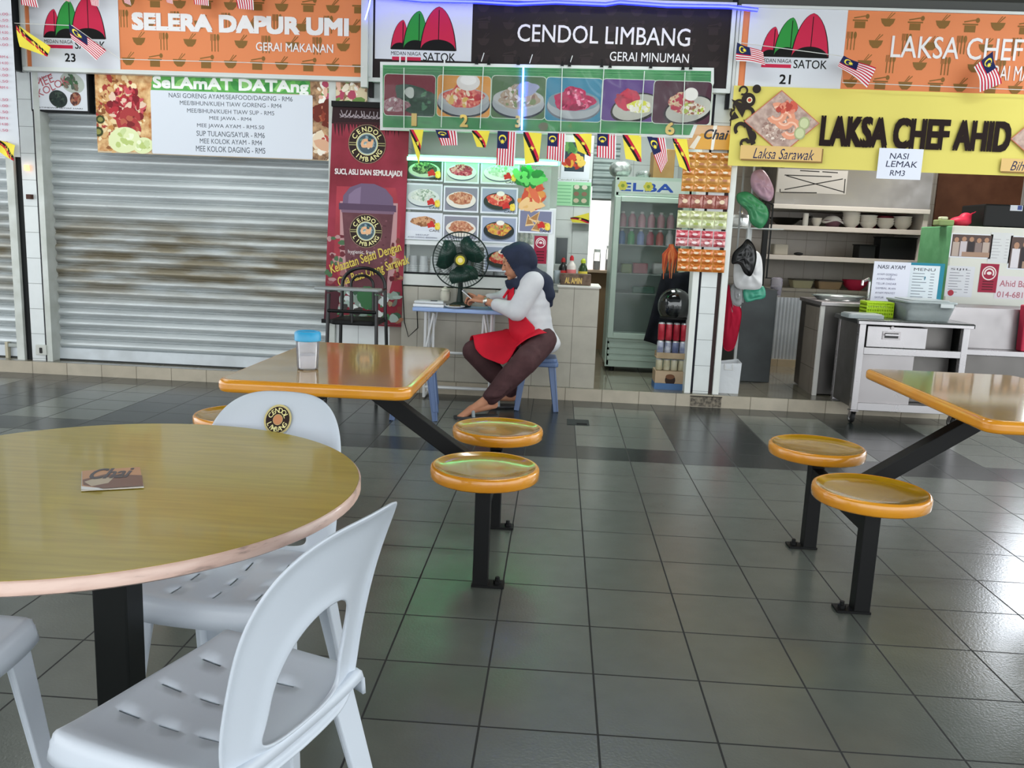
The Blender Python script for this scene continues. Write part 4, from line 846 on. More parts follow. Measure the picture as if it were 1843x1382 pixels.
# ================================================================ inside the drinks stall
YI = YB-.012
def fruit(s, u0, u1, v0, v1):
    s.rrect(u0+.03, u1-.05, v0+.06, v1-.0, mat('3a4650')); um = (u0+u1)/2-.02; scatter(s, um, v0+.14, .08, .05, 20, [mat(x) for x in ('c84a3a', 'd8a040', 'e0c060', 'a83a30')], .02, .04, 2); scatter(s, um-.05, v1-.08, .06, .05, 10, [mat('4a7a4a'), mat('6a9a5a')], .02, .04, 3)
Y1 = 6.2
b = MB(); xa, xb = at(998, 400, Y1).x, at(1061, 400, Y1).x; b.box(xa, xb, Y1+.004, Y1+.08, ZF, 2.9, TW); struct(b.build('wall_stub', smooth=0))
flat('fruit_poster', 'white sheet with a fruit photo on the stub wall beside the doorway', 'poster', (1012, 255, 1060, 322), Y1, fruit)
def leafl(s, u0, u1, v0, v1):
    s.rrect(u0, u1, v0, v1-.03, mat('a8dcb0')); s.rrect(u0+(u1-u0)*.5, u1-.01, v0+.01, v1-.06, mat('5a8a62'))
    for k in range(6): s.line([(u0+.01, v0+.03+.03*k), (u0+(u1-u0)*.45, v0+.03+.03*k)], .008, mat('7ab88a'), False)
    for k in range(2):
        for j in range(3): s.elluv(u0+(u1-u0)*(.6+.22*k), v0+.05+.06*j, .025, .02, mat(('c8b8a0', '8a6a5a', 'd8d0c0')[j]))
    s.textuv('Cendol Limbang', u0+.02, u1-.02, v1-.025, v1-.005, mat('6a7a50'))
flat('leaflet', 'green printed leaflet on the stub wall above the sauce bottles', 'leaflet', (1000, 320, 1062, 372), Y1, leafl)
flag('s', ((1026, 392), (1030, 400), (1060, 402), (1060, 383)), Y1-.02, 'little yellow and red flag stuck flat on the stub wall', None, .004, 71)
def tv(s, u0, u1, v0, v1): s.rrect(u0+.012, u1-.012, v0+.012, v1-.012, mat('3a4446', .2))
flat('wall_cabinet', 'small dark glass cabinet front behind the counter bottles', 'cabinet', (999, 425, 1022, 478), Y1-.1, tv, None, 'c8cccb')
flat('grey_notice', 'grey notice under the little flag on the stub wall', 'notice', (1030, 402, 1059, 416), Y1-.004, lambda s, u0, u1, v0, v1: s.rrect(u0, u1, v0, v1, mat('8a8f8c')))
# small inner shutter above the doorway
b = MB(); a = at(1070, 262, 6.9); c = at(1111, 362, 6.9); pf = []
z = c.z
while z < a.z:
    pf += [(0, z), (-.02, z+.02), (-.02, z+.045), (0, z+.06)]; z += .07
b.add([(a.x, 6.9+d, h) for d, h in pf]+[(c.x, 6.9+d, h) for d, h in pf], [(i, i+1, len(pf)+i+1, len(pf)+i) for i in range(len(pf)-1)], mix('aeb8b8', '8f9a9a', None, 4, .4, .4))
struct(b.build('door_3', smooth=40))
# jars on the sill of the bright opening
for i, (px, h, c1, c2) in enumerate(((1073, .16, '4a2a22', 'jar of dark syrup on the bright sill'), (1095, .2, '2a1a16', 'tall jar of dark drink on the bright sill'))):
    p = at(px, 489, YB-.05); p.z = w1.z+.0305; o = thing('syrup_jar', c2+', '+('beside the stub wall' if i == 0 else 'beside the fridge'), 'jar', p)
    b = MB(); b.lathe([(.0, 0), (.035, 0), (.035, h*.55), (.03, h*.56)], p, mat(c1, .3), 18); b.build('syrup', o)
    b = MB(); b.lathe([(.038, 0), (.038, h), (.033, h+.02)], p, glassy('ffffff', .25), 18, caps=False); b.build('glass', o)
    b = MB(); b.lathe([(.034, h+.02), (.034, h+.05), (.0, h+.05)], p, mat('d8dcd8', .4), 18); b.build('lid', o)
# ---- bottles and box at the end of the counter
def bottle(label, px, py, r, h, body, cap, lab, neck=.35, Y=5.0, nm='sauce_bottle'):
    p = at(px, py, Y); p.z = .8808; o = thing(nm, label, 'bottle', p)
    b = MB(); b.lathe([(0, 0), (r, 0), (r, h*.6), (r*.8, h*.68), (r*neck, h*.78), (r*neck, h*.85), (0, h*.85)], p, mat(body, .25, coat=.4), 20, caps=False); b.build('glass_body', o)
    b = MB(); b.lathe([(r*neck*1.25, h*.82), (r*neck*1.2, h*.93), (r*.2, h), (0, h)], p, mat(cap, .4), 16, caps=False); b.build('cap', o)
    b = MB(); b.lathe([(r*1.02, h*.14), (r*1.02, h*.5)], p, mat(lab, .5), 20, caps=False); b.build('paper_label', o); return o
bottle('dark soy bottle with red label, nearest the display frame', 1013, 488, .035, .2, '141414', '9a2a2a', 'c03a3a', .4, 5.12)
bottle('white sauce bottle with a red nozzle and pink label', 1028, 488, .038, .22, 'd8cfc8', 'c03038', 'd87a7a', .35, 5.1)
bottle('green bottle with yellow cap and label', 1049, 488, .036, .2, '24401c', 'b8c83a', 'dcc850', .45, 5.1)
for i in range(3):
    p = at(1002, 500, 5.0+.06*i); p.z = .8808; p.x += .004*i; b = MB(); b.lathe([(0, 0), (.022, 0), (.026, .1), (.024, .1), (.02, .01)], p, glassy('d0dce4', .35), 14, caps=False)
    tag(b.build('drinking_glass'), 'small clear glass clustered at the counter end', 'glass', 'glasses at the counter end')
Yx = 4.86; a = at(1009, 492, Yx); c = at(1063, 517, Yx)
o = thing('cloth_box', 'brown patterned box with gold letters at the counter edge', 'box', ((a.x+c.x)/2, Yx+.06, .8808)); b = MB(); b.box(a.x, c.x, Yx, Yx+.13, .8808, a.z, mix('4a3a30', '6e5a4c', '2e241e', 25, .5)); b.build('carton', o, smooth=0, bevel=.003)
s = sheetY(Yx); s.text('AL AMIN', 1017, 499, 1047, 511, mat('c8a860', .4), .02); s.done('lettering', o)
# ================================================================ folding table by the counter
YT0, YT1 = 4.47, 4.785
p0 = at(742, 552, YT0); p1 = at(904, 563, YT0); zt = .69; x0, x1 = p0.x, p1.x+.02
BLT = mat('8ea6d2', .35, bump=.02)
o = thing('folding_table', 'small folding table with pale blue plastic top and white legs', 'table', ((x0+x1)/2, (YT0+YT1)/2, 0))
b = MB(); b.box(x0, x1, YT0, YT1, zt-.03, zt, BLT); b.build('tabletop', o, smooth=0, bevel=.008, seg=3)
WL_ = mat('c9cacb', .4)
for x, s_ in ((x0+.09, 1), (x1-.1, -1)):
    b = MB()
    for y in (YT0+.06, YT1-.06): b.tube([(x, y, zt-.03), (x+.0*s_, y, .012)], .011, WL_, 10)
    b.tube([(x, YT0+.06, .02), (x, YT1-.06, .02)], .011, WL_, 10); b.build('leg_frame', o)
    b = MB(); b.bar((x+.06*s_, YT0+.05, zt-.04), (x, YT0+.05, .34), .012, .012, WL_); b.build('brace', o, smooth=0); b = MB(); b.bar((x+.06*s_, YT1-.05, zt-.04), (x, YT1-.05, .34), .012, .012, WL_); b.build('brace', o, smooth=0)
b = MB(); b.tube([(x0+.15, YT0+.07, zt-.05), (x0+.15, YT0+.07, .39), (x0+.18, YT0+.07, .355), (x1-.2, YT0+.07, .355), (x1-.17, YT0+.07, .39), (x1-.16, YT0+.07, zt-.05)], .01, WL_, 10); b.build('stay_bar', o)
b = MB(); b.tube([(x0+.09, YT0+.06, .09), (x1-.1, YT0+.06, .09)], .01, WL_, 10); b.build('floor_bar', o)
b = MB(); b.tube([(x0+.09, YT1-.06, .06), (x1-.1, YT1-.06, .06)], .01, WL_, 10); b.build('floor_bar', o)
# things on it
p = at(777, 548, 4.58); p.z = zt+.0008
o = thing('foam_box', 'closed pale foam box lying on the blue folding table', 'box', p)
b = MB(); b.prism([(p.x-.13, p.y-.07), (p.x+.10, p.y-.07), (p.x+.10, p.y+.07), (p.x-.11, p.y+.07)], p.z, p.z+.022, mat('e2e3e4', .5), 'z'); b.build('base', o, smooth=0, bevel=.006)
b = MB(); b.prism([(p.x-.125, p.y-.068), (p.x+.098, p.y-.068), (p.x+.085, p.y+.06), (p.x-.1, p.y+.06)], p.z+.024, p.z+.045, mat('cfd2d4', .5), 'z'); b.build('lid', o, smooth=0, bevel=.01)
b = MB(); b.box(p.x+.0, p.x+.05, p.y-.06, p.y-.05, p.z+.0452, p.z+.05, BLACK); tag(b.build('pen_clip', smooth=0), 'short black clip lying on the foam box lid', 'clip')
p = at(801, 541, 4.71)
o = thing('glass_jar', 'small round glass jar on the folding table before the fan', 'jar', p)
b = MB(); b.lathe([(0, 0), (.038, 0), (.042, .03), (.04, .07), (.032, .08), (.036, .04), (.034, .006)], p, glassy('e4e0d0', .45), 20, caps=False); b.build('glass', o)
b = MB(); b.lathe([(.032, .08), (.03, .09), (.012, .1), (.01, .105), (0, .108)], p, mat('cfcabb', .3), 20, caps=False); b.build('lid', o)
p = at(819, 546, 4.53); p.z = zt+.0008
o = thing('food_plate', 'white plate with dark leftovers on the folding table behind the phone', 'plate', p)
b = MB(); b.lathe([(0, 0), (.045, 0), (.075, .015), (.073, .018), (.043, .005), (0, .006)], p, mat('dcdedd', .3), 28, caps=False); b.build('dish', o)
b = MB(); R = random.Random(4)
for _ in range(14): b.ball(p+Vector((R.uniform(-.03, .03), R.uniform(-.03, .03), .014)), (.018, .015, .012), mix('3a4030', '6a5a3a', None, 60, .5), 8)
o2 = b.build('leftovers', o); o2['kind'] = 'stuff'
p = at(887, 526, 4.735); p.z = zt+.0008
o = thing('blue_cup', 'clear cup of pale blue drink at the back of the folding table', 'cup', p)
b = MB(); b.lathe([(0, 0), (.028, 0), (.036, .1), (.033, .1), (.026, .004)], p, glassy('cfe6ef', .5), 20, caps=False); b.build('cup_wall', o)
b = MB(); b.lathe([(0, .006), (.026, .006), (.0325, .085), (0, .085)], p, mat('6fb8d6', .3), 20); b.build('drink', o)
# ================================================================ table fan
FC = at(829, 468, 4.60); FG = mat('1f2d29', .4); FB = glassy('18362c', .72, .25)
fp = Vector((FC.x+.02, FC.y+.06, zt+.0008))
o = thing('table_fan', 'dark green table fan with yellow hub on the folding table', 'fan', fp)
ax = (Vector((CAM.x-.25, CAM.y, FC.z-.0))-FC).normalized(); side = ax.cross(Vector((0, 0, 1))).normalized(); upv = side.cross(ax); r = .205
def ringp(rad, d, n=40): return [FC+ax*d+(side*math.cos(2*PI*i/n)+upv*math.sin(2*PI*i/n))*rad for i in range(n)]
b = MB(); b.tube(ringp(r, 0, 48), .005, FG, 8, True); b.build('guard_rim', o)
def guard(sg, nm):
    b = MB()
    for i in range(56):
        t = 2*PI*i/56; d = side*math.cos(t)+upv*math.sin(t)
        b.tube([FC+ax*(sg*.045)+d*.04, FC+ax*(sg*.05)+d*r*.6, FC+ax*(sg*.03)+d*r*.9, FC+d*r], .0011, FG, 4, caps=False)
    for q, dd in ((r*.55, .05), (r*.8, .038)): b.tube(ringp(q, sg*dd), .0014, FG, 5, True)
    return b.build(nm, o)
guard(1, 'front_guard'); guard(-1, 'rear_guard')
b = MB()
for k in range(3):
    t0 = 2*PI*k/3+.3; R_ = []
    for i in range(9):
        f = i/8; rr = .03+.158*f
        for e in (-1, 1):
            w = (.35+.65*math.sin(PI*min(1, f*.75+.12)))*.9
            a = t0+e*w; R_.append(FC+(side*math.cos(a)+upv*math.sin(a))*rr+ax*(e*.02*(1-f*.4)))
    b.add(R_, [(2*i, 2*i+1, 2*i+3, 2*i+2) for i in range(8)], mat('1d3d33', .3))
b.build('blade_rotor', o, smooth=180, solid=.002)
b = MB(); b.lathe([(.0, .064), (.034, .064), (.045, .058), (.047, .045), (.047, .035)], FC, mat('3a3f28', .4), 28, ax, caps=False); b.build('hub', o)
b = MB(); b.lathe([(0, .0655), (.034, .0655), (.034, .064)], FC, mat('c8b83a', .4), 24, ax, caps=False); b.lathe([(0, .0665), (.018, .0665), (.018, .0655)], FC, mat('e8dca0', .4), 20, ax, caps=False); b.build('hub_sticker', o)
b = MB(); b.lathe([(.04, -.05), (.055, -.06), (.055, -.14), (.03, -.16), (0, -.16)], FC, FG, 20, ax); b.build('motor', o)
nk = FC-ax*.09
b = MB(); b.tube([nk, Vector((nk.x, nk.y, zt+.12)), Vector((nk.x, nk.y, zt+.03))], [.022, .018, .026], FG, 14); b.build('neck', o)
b = MB(); b.lathe([(0, 0), (.085, 0), (.087, .012), (.05, .03), (.03, .035), (0, .035)], (nk.x, nk.y, zt+.0008), FG, 30, caps=False); b.build('base', o)
# its cable
b = MB(); b.tube([(nk.x-.1, nk.y+.04, zt+.006), (x0+.06, YT1-.02, zt+.006), (x0-.002, YT1-.02, zt+.007), (x0-.012, YT1-.02, zt-.0), (x0-.014, YT1-.02, zt-.05), at(752, 590, 4.765), at(735, 606, 4.765), at(728, 580, 4.765), at(725, 525, 4.765), at(724, 505, 4.785)], .004, BLACK, 8)
tag(b.build('fan_cable'), 'black cable looping from the folding table down the tiled counter', 'cable')
# ================================================================ canteen tables with fixed stools
ORGR = mix('dc9626', 'd0871e', 'e2a238', 6, .22, 0, (1, 1, 1), 3, .3, .7, coat=.6)
LAM = mix('b48c32', 'a47c26', 'be983e', 5, .12, 0, (1, 7, 1), 6, .3, .7, coat=.7)
DISHM = mix('b48a12', 'a67c0c', None, 8, .16, 0, coat=.6)
STL = mat('08090a', .5, spec=.3)
def rpoly(x0, x1, y0, y1, r, n=8):
    p = []
    for cx, cy, a in ((x1-r, y0+r, -90), (x1-r, y1-r, 0), (x0+r, y1-r, 90), (x0+r, y0+r, 180)):
        for k in range(n+1):
            t = math.radians(a+90*k/n); p.append((cx+r*math.cos(t), cy+r*math.sin(t)))
    return p
def canteen(cx, cy, label, hw=.325, hd=.575):
    o = thing('canteen_table', label, 'table', (cx, cy, 0), 'canteen tables with stools fixed to their frames')
    b = MB(); b.prism(rpoly(cx-hw, cx+hw, cy-hd, cy+hd, .055), .688, .73, ORGR, 'z'); b.build('tabletop', o, smooth=40, bevel=.014, seg=4)
    b = MB(); b.prism(rpoly(cx-hw+.018, cx+hw-.018, cy-hd+.018, cy+hd-.018, .045), .729, .7308, LAM, 'z'); b.build('laminate_surface', o, smooth=0)
    b = MB()
    for y in (cy-.3, cy+.3): b.box(cx-.22, cx+.22, y-.025, y+.025, .655, .69, STL)
    b.box(cx-.03, cx+.03, cy-.3, cy+.3, .655, .687, STL); b.build('under_frame', o, smooth=0, bevel=.003)
    for sx in (-1, 1):
        b = MB(); b.bar((cx+sx*.02, cy, .672), (cx+sx*.553, cy, .30), .06, .06, STL, (0, 1, 0)); b.build('arm', o, smooth=0, bevel=.003)
        b = MB(); b.box(cx+sx*.553-.024, cx+sx*.553+.024, cy-.3, cy+.27, .285, .345, STL); b.build('cross_beam', o, smooth=0, bevel=.003)
        for sy in (-1, 1):
            x, y = cx+sx*.553, cy+sy*.305
            b = MB(); b.box(x-.027, x+.027, y-.027-.02, y+.027-.02, .0, .392, STL); lg = b.build('leg', o, smooth=0, bevel=.003)
            b = MB(); b.box(min(x-.03*sx, x+.085*sx), max(x-.03*sx, x+.085*sx), y-.05, y+.01, .001, .009, STL)
            b.lathe([(.014, .009), (.014, .02), (.008, .02), (.008, .032), (0, .032)], (x+.06*sx, y-.02, 0), STL, 6); b.build('foot_plate', lg, smooth=0)
            z = .435; k = MB()
            k.lathe([(.0, z-.047), (.183, z-.047), (.1895, z-.041), (.1915, z-.02), (.1905, z-.008), (.187, z-.002), (.1815, z+.0005), (.176, z-.001)], (x, y, 0), ORGR, 48, caps=False)
            k.lathe([(.176, z-.001), (.163, z-.0075), (.145, z-.0115), (.1, z-.0135), (0, z-.015)], (x, y, 0), DISHM, 48, caps=False); k.build('stool_seat', o, smooth=50)
    return o
canteen(-.932, 1.5, 'orange edged canteen table carrying the blue lidded jar', .32, .525)
canteen(1.49, 1.475, 'orange edged canteen table in front of the steel trolley', .32, .54)
# jar with blue lid
p = Vector((-1.03, 1.27, .7318)); o = thing('sugar_jar', 'clear plastic jar with bright blue lid, half full of white sugar', 'jar', p)
b = MB(); b.lathe([(0, 0), (.034, 0), (.037, .004), (.042, .118), (.039, .118), (.0335, .006), (0, .005)], p, glassy('dfe2ee', .28, .08), 32, caps=False); b.build('clear_wall', o)
b = MB(); b.lathe([(0, .0055), (.0325, .0055), (.0355, .05), (.02, .054), (0, .052)], p, mat('f0eef2', .8), 28); q = b.build('sugar', o); q['kind'] = 'stuff'
b = MB(); b.lathe([(.0425, .1), (.046, .102), (.046, .128), (.041, .134), (.036, .134), (.034, .130), (0, .130)], p, mat('2f9ccb', .35), 40, caps=False); b.build('lid', o, smooth=40)
# ================================================================ round table
TC_ = Vector((-1.011, -.123, 0)); RR = .489
o = thing('round_table', 'round yellow wood laminate table with chipped pale edge', 'table', TC_)
WOOD = mix('b09c32', '9c8824', 'bcaa46', 7, .3, 0, (.8, 9, 1), 8, .3, .72, coat=.25)
b = MB(); b.lathe([(0, .73), (RR-.004, .73), (RR-.004, .726), (0, .726)], TC_, WOOD, 96, caps=False); b.build('laminate_surface', o, smooth=30)
EDG = mix('d4b6a8', 'c8a89a', '5e5650', 14, .35, 0, (1, 1, 5), 9, .42, .6, coat=.3)
b = MB(); b.lathe([(0, .705), (RR-.006, .705), (RR, .709), (RR, .7265), (RR-.0035, .7295)], TC_, EDG, 96, caps=False); b.build('edge_band', o, smooth=50)
b = MB(); b.box(TC_.x+.02-.034, TC_.x+.02+.034, TC_.y-.034, TC_.y+.034, .008, .69, mat('0c0f0e', .45)); b.build('column', o, smooth=0, bevel=.004)
b = MB(); b.box(TC_.x-.2, TC_.x+.22, TC_.y-.02, TC_.y+.02, .68, .705, STL); b.box(TC_.x, TC_.x+.04, TC_.y-.2, TC_.y+.2, .68, .7045, STL); b.build('top_bracket', o, smooth=0)
b = MB(); b.prism(rpoly(TC_.x-.06, TC_.x+.1, TC_.y-.08, TC_.y+.08, .02), .001, .009, STL, 'z'); b.build('base_plate', o, smooth=0)
# tea leaflet lying on it
cs = [onz(*q_, .7315) for q_ in ((147, 850), (252, 843), (259, 878), (146, 884))]
sh2 = Sheet((cs[3].x, cs[3].y, .7312), cs[2]-cs[3], (0, 1, 0)); sh2.eps = 6e-5
o = thing('tea_sachet', 'flat orange and brown tea sachet lying on the round table', 'sachet', cs[3])
b = MB(); b.add([cs[0], cs[1], cs[2], cs[3]]+[c+Vector((0, 0, .0022)) for c in cs], [(0, 1, 2, 3), (4, 5, 6, 7), (0, 1, 5, 4), (1, 2, 6, 5), (2, 3, 7, 6), (3, 0, 4, 7)], mat('c9c4bc', .3)); b.build('foil', o, smooth=0)
sh2.h = .0032
sh2.poly([(148, 850), (252, 843), (258, 876), (148, 881)], mat('c08a60', .3)); sh2.poly([(149, 866), (190, 856), (256, 858), (258, 877), (188, 882), (150, 876)], mat('6a4030', .3)); sh2.poly([(152, 870), (175, 862), (205, 862), (195, 872), (165, 878)], mat('b8a890', .3)); sh2.poly([(146, 878), (178, 881), (188, 885), (146, 884)], mat('e4e4e4', .3)); sh2.done('print', o)
sh2.text('Chai', 168, 847, 236, 862, mat('30303c', .3), .012, .3); sh2.done('lettering', o)
# ================================================================ white plastic chairs
PLA = mat('c6ced8', .32, bump=.015, bscale=400)
def chair_parts(o, at0):
    X = lambda x, y, z: at0+Vector((x, y, z))
    us = sorted(set([-1, -.985, -.965, -.94, -.9, -.8, -.7, -.6, -.3, -.2, -.1, .1, .2, .3, .6, .7, .8, .9, .94, .965, .985, 1]+[c+e for c in (-.45, 0, .45) for e in (-.016, .016)]))
    vs_ = sorted(set([0, .01, .02, .035, .06, .1, .965, .985, 1]+[.14, .27, .2, .33, .38, .45, .51, .57, .62, .69, .75, .81, .86, .92]))
    slots = [(c-.016, c+.016, a, d) for c in (-.45, 0, .45) for a, d in ((.14, .27), (.38, .51), (.62, .75))]
    def S(u, v):
        t = 2*v-1; k = 1-.07*(abs(u)**6)*(abs(t)**6); w = .43-.03*v
        z = .43+.012*abs(u)**3-.012*(1-u*u)*math.sin(PI*min(1, v*1.1)); e = 0
        if abs(u) > .9: e = max(e, (abs(u)-.9)/.1)
        if t < -.9: e = max(e, (-t-.9)/.1)
        if t > .95: e = max(e, (t-.95)/.05*.6)
        z -= .055*e**2.2
        return X(u*w/2*k, (-.178+.35*v)+(-.012 if v < .5 else 0)*(abs(u)**2)*-1, z)
    b = MB(); nu, nv = len(us), len(vs_); b.add([S(u, v) for v in vs_ for u in us], [(j*nu+i, j*nu+i+1, (j+1)*nu+i+1, (j+1)*nu+i) for j in range(nv-1) for i in range(nu-1)
        if not any(us[i] >= a-1e-6 and us[i+1] <= c+1e-6 and vs_[j] >= d-1e-6 and vs_[j+1] <= e+1e-6 for a, c, d, e in slots)], PLA)
    b.build('seat', o, smooth=60, solid=.006, soff=-1)
    def bk(a, h, off=0):
        f = (h-.40)/.42
        return X(a, .162+.035*f+.095*f*f-.05*(abs(a)/.2)**2*(.5+.5*f)+off, h)
    n = 64; NR = 7; vsx = []; fs = []
    def outer(t):
        c, s_ = math.cos(t), math.sin(t); f = lambda q, e: math.copysign(abs(q)**e, q)
        if s_ >= 0: return (.182*f(c, .62), .60+.207*f(s_, .72))
        return (.182*f(c, .25), .60+.215*f(s_, .5))
    def inner(t):
        c, s_ = math.cos(t), math.sin(t); f = lambda q, e: math.copysign(abs(q)**e, q)
        if s_ >= 0: return ((.094)*f(c, .9), .50+.145*f(s_, .85))
        return (.094*f(c, .5)+.03*abs(s_)*math.copysign(1, c)*abs(c), .50+.065*f(s_, .5))
    for i in range(n):
        t = 2*PI*i/n; (a0, h0), (a1, h1) = outer(t), inner(t)
        for k in range(NR+1):
            q = k/NR; a, h = a0+(a1-a0)*q, h0+(h1-h0)*q; e = 0
            if k == 0: e = .013
            elif k == NR: e = .010
            vsx.append(bk(a, h, e))
    for i in range(n):
        j = (i+1) % n
        for k in range(NR): fs.append((i*(NR+1)+k, i*(NR+1)+k+1, j*(NR+1)+k+1, j*(NR+1)+k))
    b = MB(); b.add(vsx, fs, PLA); b.build('backrest', o, smooth=70, solid=.007, sub=1)
    for sx in (-1, 1):
        for (x0, y0, x1, y1) in ((.172, -.128, .205, -.178), (.164, .125, .2, .225)):
            b = MB(); hz = .405
            for k in range(2):          # angle section: two flanges meeting at the outer corner
                d = 1 if y0 < 0 else -1
                top = X(sx*x0, y0, hz); bot = X(sx*x1, y1, .001)
                if k == 0: off0 = Vector((-sx*.026, 0, 0)); off1 = Vector((-sx*.016, 0, 0)); hw0, hd0, hw1, hd1 = .03, .006, .019, .006; sh0 = Vector((0, -d*.026, 0)); sh1 = Vector((0, -d*.016, 0))
                else: off0 = Vector((0, d*.0, 0)); off1 = off0; hw0, hd0, hw1, hd1 = .006, .03, .006, .019; sh0 = sh1 = Vector((0, 0, 0))
                c0, c1 = top+off0+sh0, bot+off1+sh1
                q = [c1+Vector((-hw1, -hd1, 0)), c1+Vector((hw1, -hd1, 0)), c1+Vector((hw1, hd1, 0)), c1+Vector((-hw1, hd1, 0)), c0+Vector((-hw0, -hd0, 0)), c0+Vector((hw0, -hd0, 0)), c0+Vector((hw0, hd0, 0)), c0+Vector((-hw0, hd0, 0))]
                b.hexa(q, PLA)
            b.build('leg', o, smooth=0, bevel=.003)
    return bk
def place_chair(x, y, fx, fy, label):
    """(fx, fy): the way it faces"""
    o = thing('plastic_chair', label, 'chair', (0, 0, 0), 'white plastic chairs round the yellow table'); bk = chair_parts(o, Vector((0, 0, 0)))
    o.location = (x, y, 0); o.rotation_euler = (0, 0, math.atan2(fy, fx)+PI/2); return o, bk
place_chair(-.694, -.352, -.945, .33, 'white plastic chair seen from behind its arched back, nearest the open floor')
oB, bk = place_chair(-.862, .165, -.06, -1, 'white plastic chair with a round sticker on its back, across the yellow table')
oC, _ = place_chair(-1.335, -.31, 1, -.05, 'white plastic chair cut by the picture edge, only its front corner showing')
b = MB(); n = 24
def disk(r0, r1, m, off):
    v = []
    for i in range(n):
        t = 2*PI*i/n
        for r in (r0, r1): v.append(bk(.0+r*math.cos(t), .742+r*math.sin(t), off))
    b.add(v, [(2*i, 2*i+1, (2*i+3) % (2*n), (2*i+2) % (2*n)) for i in range(n)], m)
disk(0, .036, mat('c9bc84', .5), -.0105); disk(.013, .031, DKB, -.011); disk(0, .012, mat('c98a60', .5), -.0113)
for word, a0, a1, flip in (('CENDOL', 165, 15, False), ('LIMBANG', 197, 343, True)):
    for i, ch in enumerate(word):
        vv, ff = text_mesh(ch, .01); mx_ = sum(p[0] for p in vv)/len(vv); a = math.radians(a0+(a1-a0)*(i+.5)/len(word)); rot = a-PI/2 if not flip else a+PI/2; c_, q_ = math.cos(rot), math.sin(rot); k = .017
        b.add([bk(-.0+.0222*math.cos(a)+(x-mx_)*k*c_-(y-.35)*k*q_, .742+.0222*math.sin(a)+(x-mx_)*k*q_+(y-.35)*k*c_, -.0116) for x, y in vv], ff, CRM)
st = b.build('round_sticker', oB, smooth=0, fixn=False, label='round brown and cream sticker')
# ================================================================ blue plastic stools
BST = mat('53678c', .38, bump=.02)
def stool(label, group=None):
    o = thing('plastic_stool', label, 'stool', (0, 0, 0), group); h = .38
    b = MB(); b.prism(rpoly(-.135, .135, -.135, .135, .03), h-.03, h, BST, 'z'); b.prism(rpoly(-.145, .145, -.145, .145, .035), h-.06, h-.028, BST, 'z'); b.build('seat', o, smooth=0, bevel=.008, seg=3)
    for sx in (-1, 1):
        for sy in (-1, 1):
            b = MB(); P0 = Vector((sx*.118, sy*.118, h-.055)); P1 = Vector((sx*.155, sy*.155, .001))
            for dx, dy, w, d in ((-.018*sx, 0, .052, .012), (0, -.018*sy, .012, .052), (-.03*sx, -.012*sy, .012, .03)): b.bar(P0+Vector((dx, dy, 0)), P1+Vector((dx*.7, dy*.7, 0)), w, d, BST, (0, 1, 0), w*.7, d*.9)
            b.build('leg', o, smooth=0, bevel=.003)
    return o
SW = stool('blue plastic stool the woman in the red apron sits on'); SW.location = (-.275, 4.42, 0); SW.rotation_euler = (0, 0, .04)
for i in range(2):
    q = stool(('blue plastic stool at the foot of a nested pair behind the canteen table', 'blue plastic stool nested on top of another behind the canteen table')[i]); q.location = (-1.085+.0*i, 3.9+.0*i, .0); q.rotation_euler = (0, 0, .12)
    if i: q.location.z = .062
# ================================================================ black high chair
HX, HY = -1.60, 4.40; BK = mat('0e0f10', .3)
o = thing('high_chair', 'black metal high chair with arched back before the drink banner', 'high chair', (HX, HY, 0))
def tubeo(nm, pts, r=.013): b = MB(); b.tube(pts, r, BK, 10); return b.build(nm, o)
def arch(cx, y, w, z0, z1, n=14):
    p = [(cx-w, y, z0)]
    for i in range(n+1): t = PI-PI*i/n; p.append((cx+w*math.cos(t)*.98, y, z1-w*.8+w*.8*math.sin(t)))
    return p+[(cx+w, y, z0)]
zb_ = .58
tubeo('back_hoop', arch(HX, HY+.17, .165, zb_, .955)); tubeo('back_hoop', arch(HX-.01, HY+.165, .085, zb_, .90), .01)
b = MB(); b.prism(rpoly(HX-.17, HX+.17, HY-.16, HY+.18, .05), zb_-.02, zb_+.015, mat('141414', .5), 'z'); b.build('seat', o, smooth=0, bevel=.01)
for sx in (-1, 1):
    for sy in (-1, 1): b = MB(); b.tube([(HX+sx*.17, HY+sy*.17, zb_+(.2 if sy < 0 else .02)), (HX+sx*.185, HY+sy*.2, .003)], .013, BK, 10); b.build('leg', o)
    tubeo('arm', [(HX+sx*.165, HY+.17, .8), (HX+sx*.172, HY-.18, .8)])
tubeo('rail', [(HX-.175, HY-.18, .66), (HX+.175, HY-.18, .66)]); tubeo('foot_rest', [(HX-.2, HY-.21, .38), (HX+.19, HY-.21, .38)], .016); tubeo('rail', [(HX-.18, HY+.19, .3), (HX+.18, HY+.19, .3)]); tubeo('strap_bar', [(HX, HY-.18, .8), (HX, HY-.175, .58)], .008)
b = MB(); b.box(HX-.24, HX+.21, HY-.3, HY-.16, .812, .832, mat('8a8f90', .3)); b.build('tray', o, smooth=0, bevel=.006)
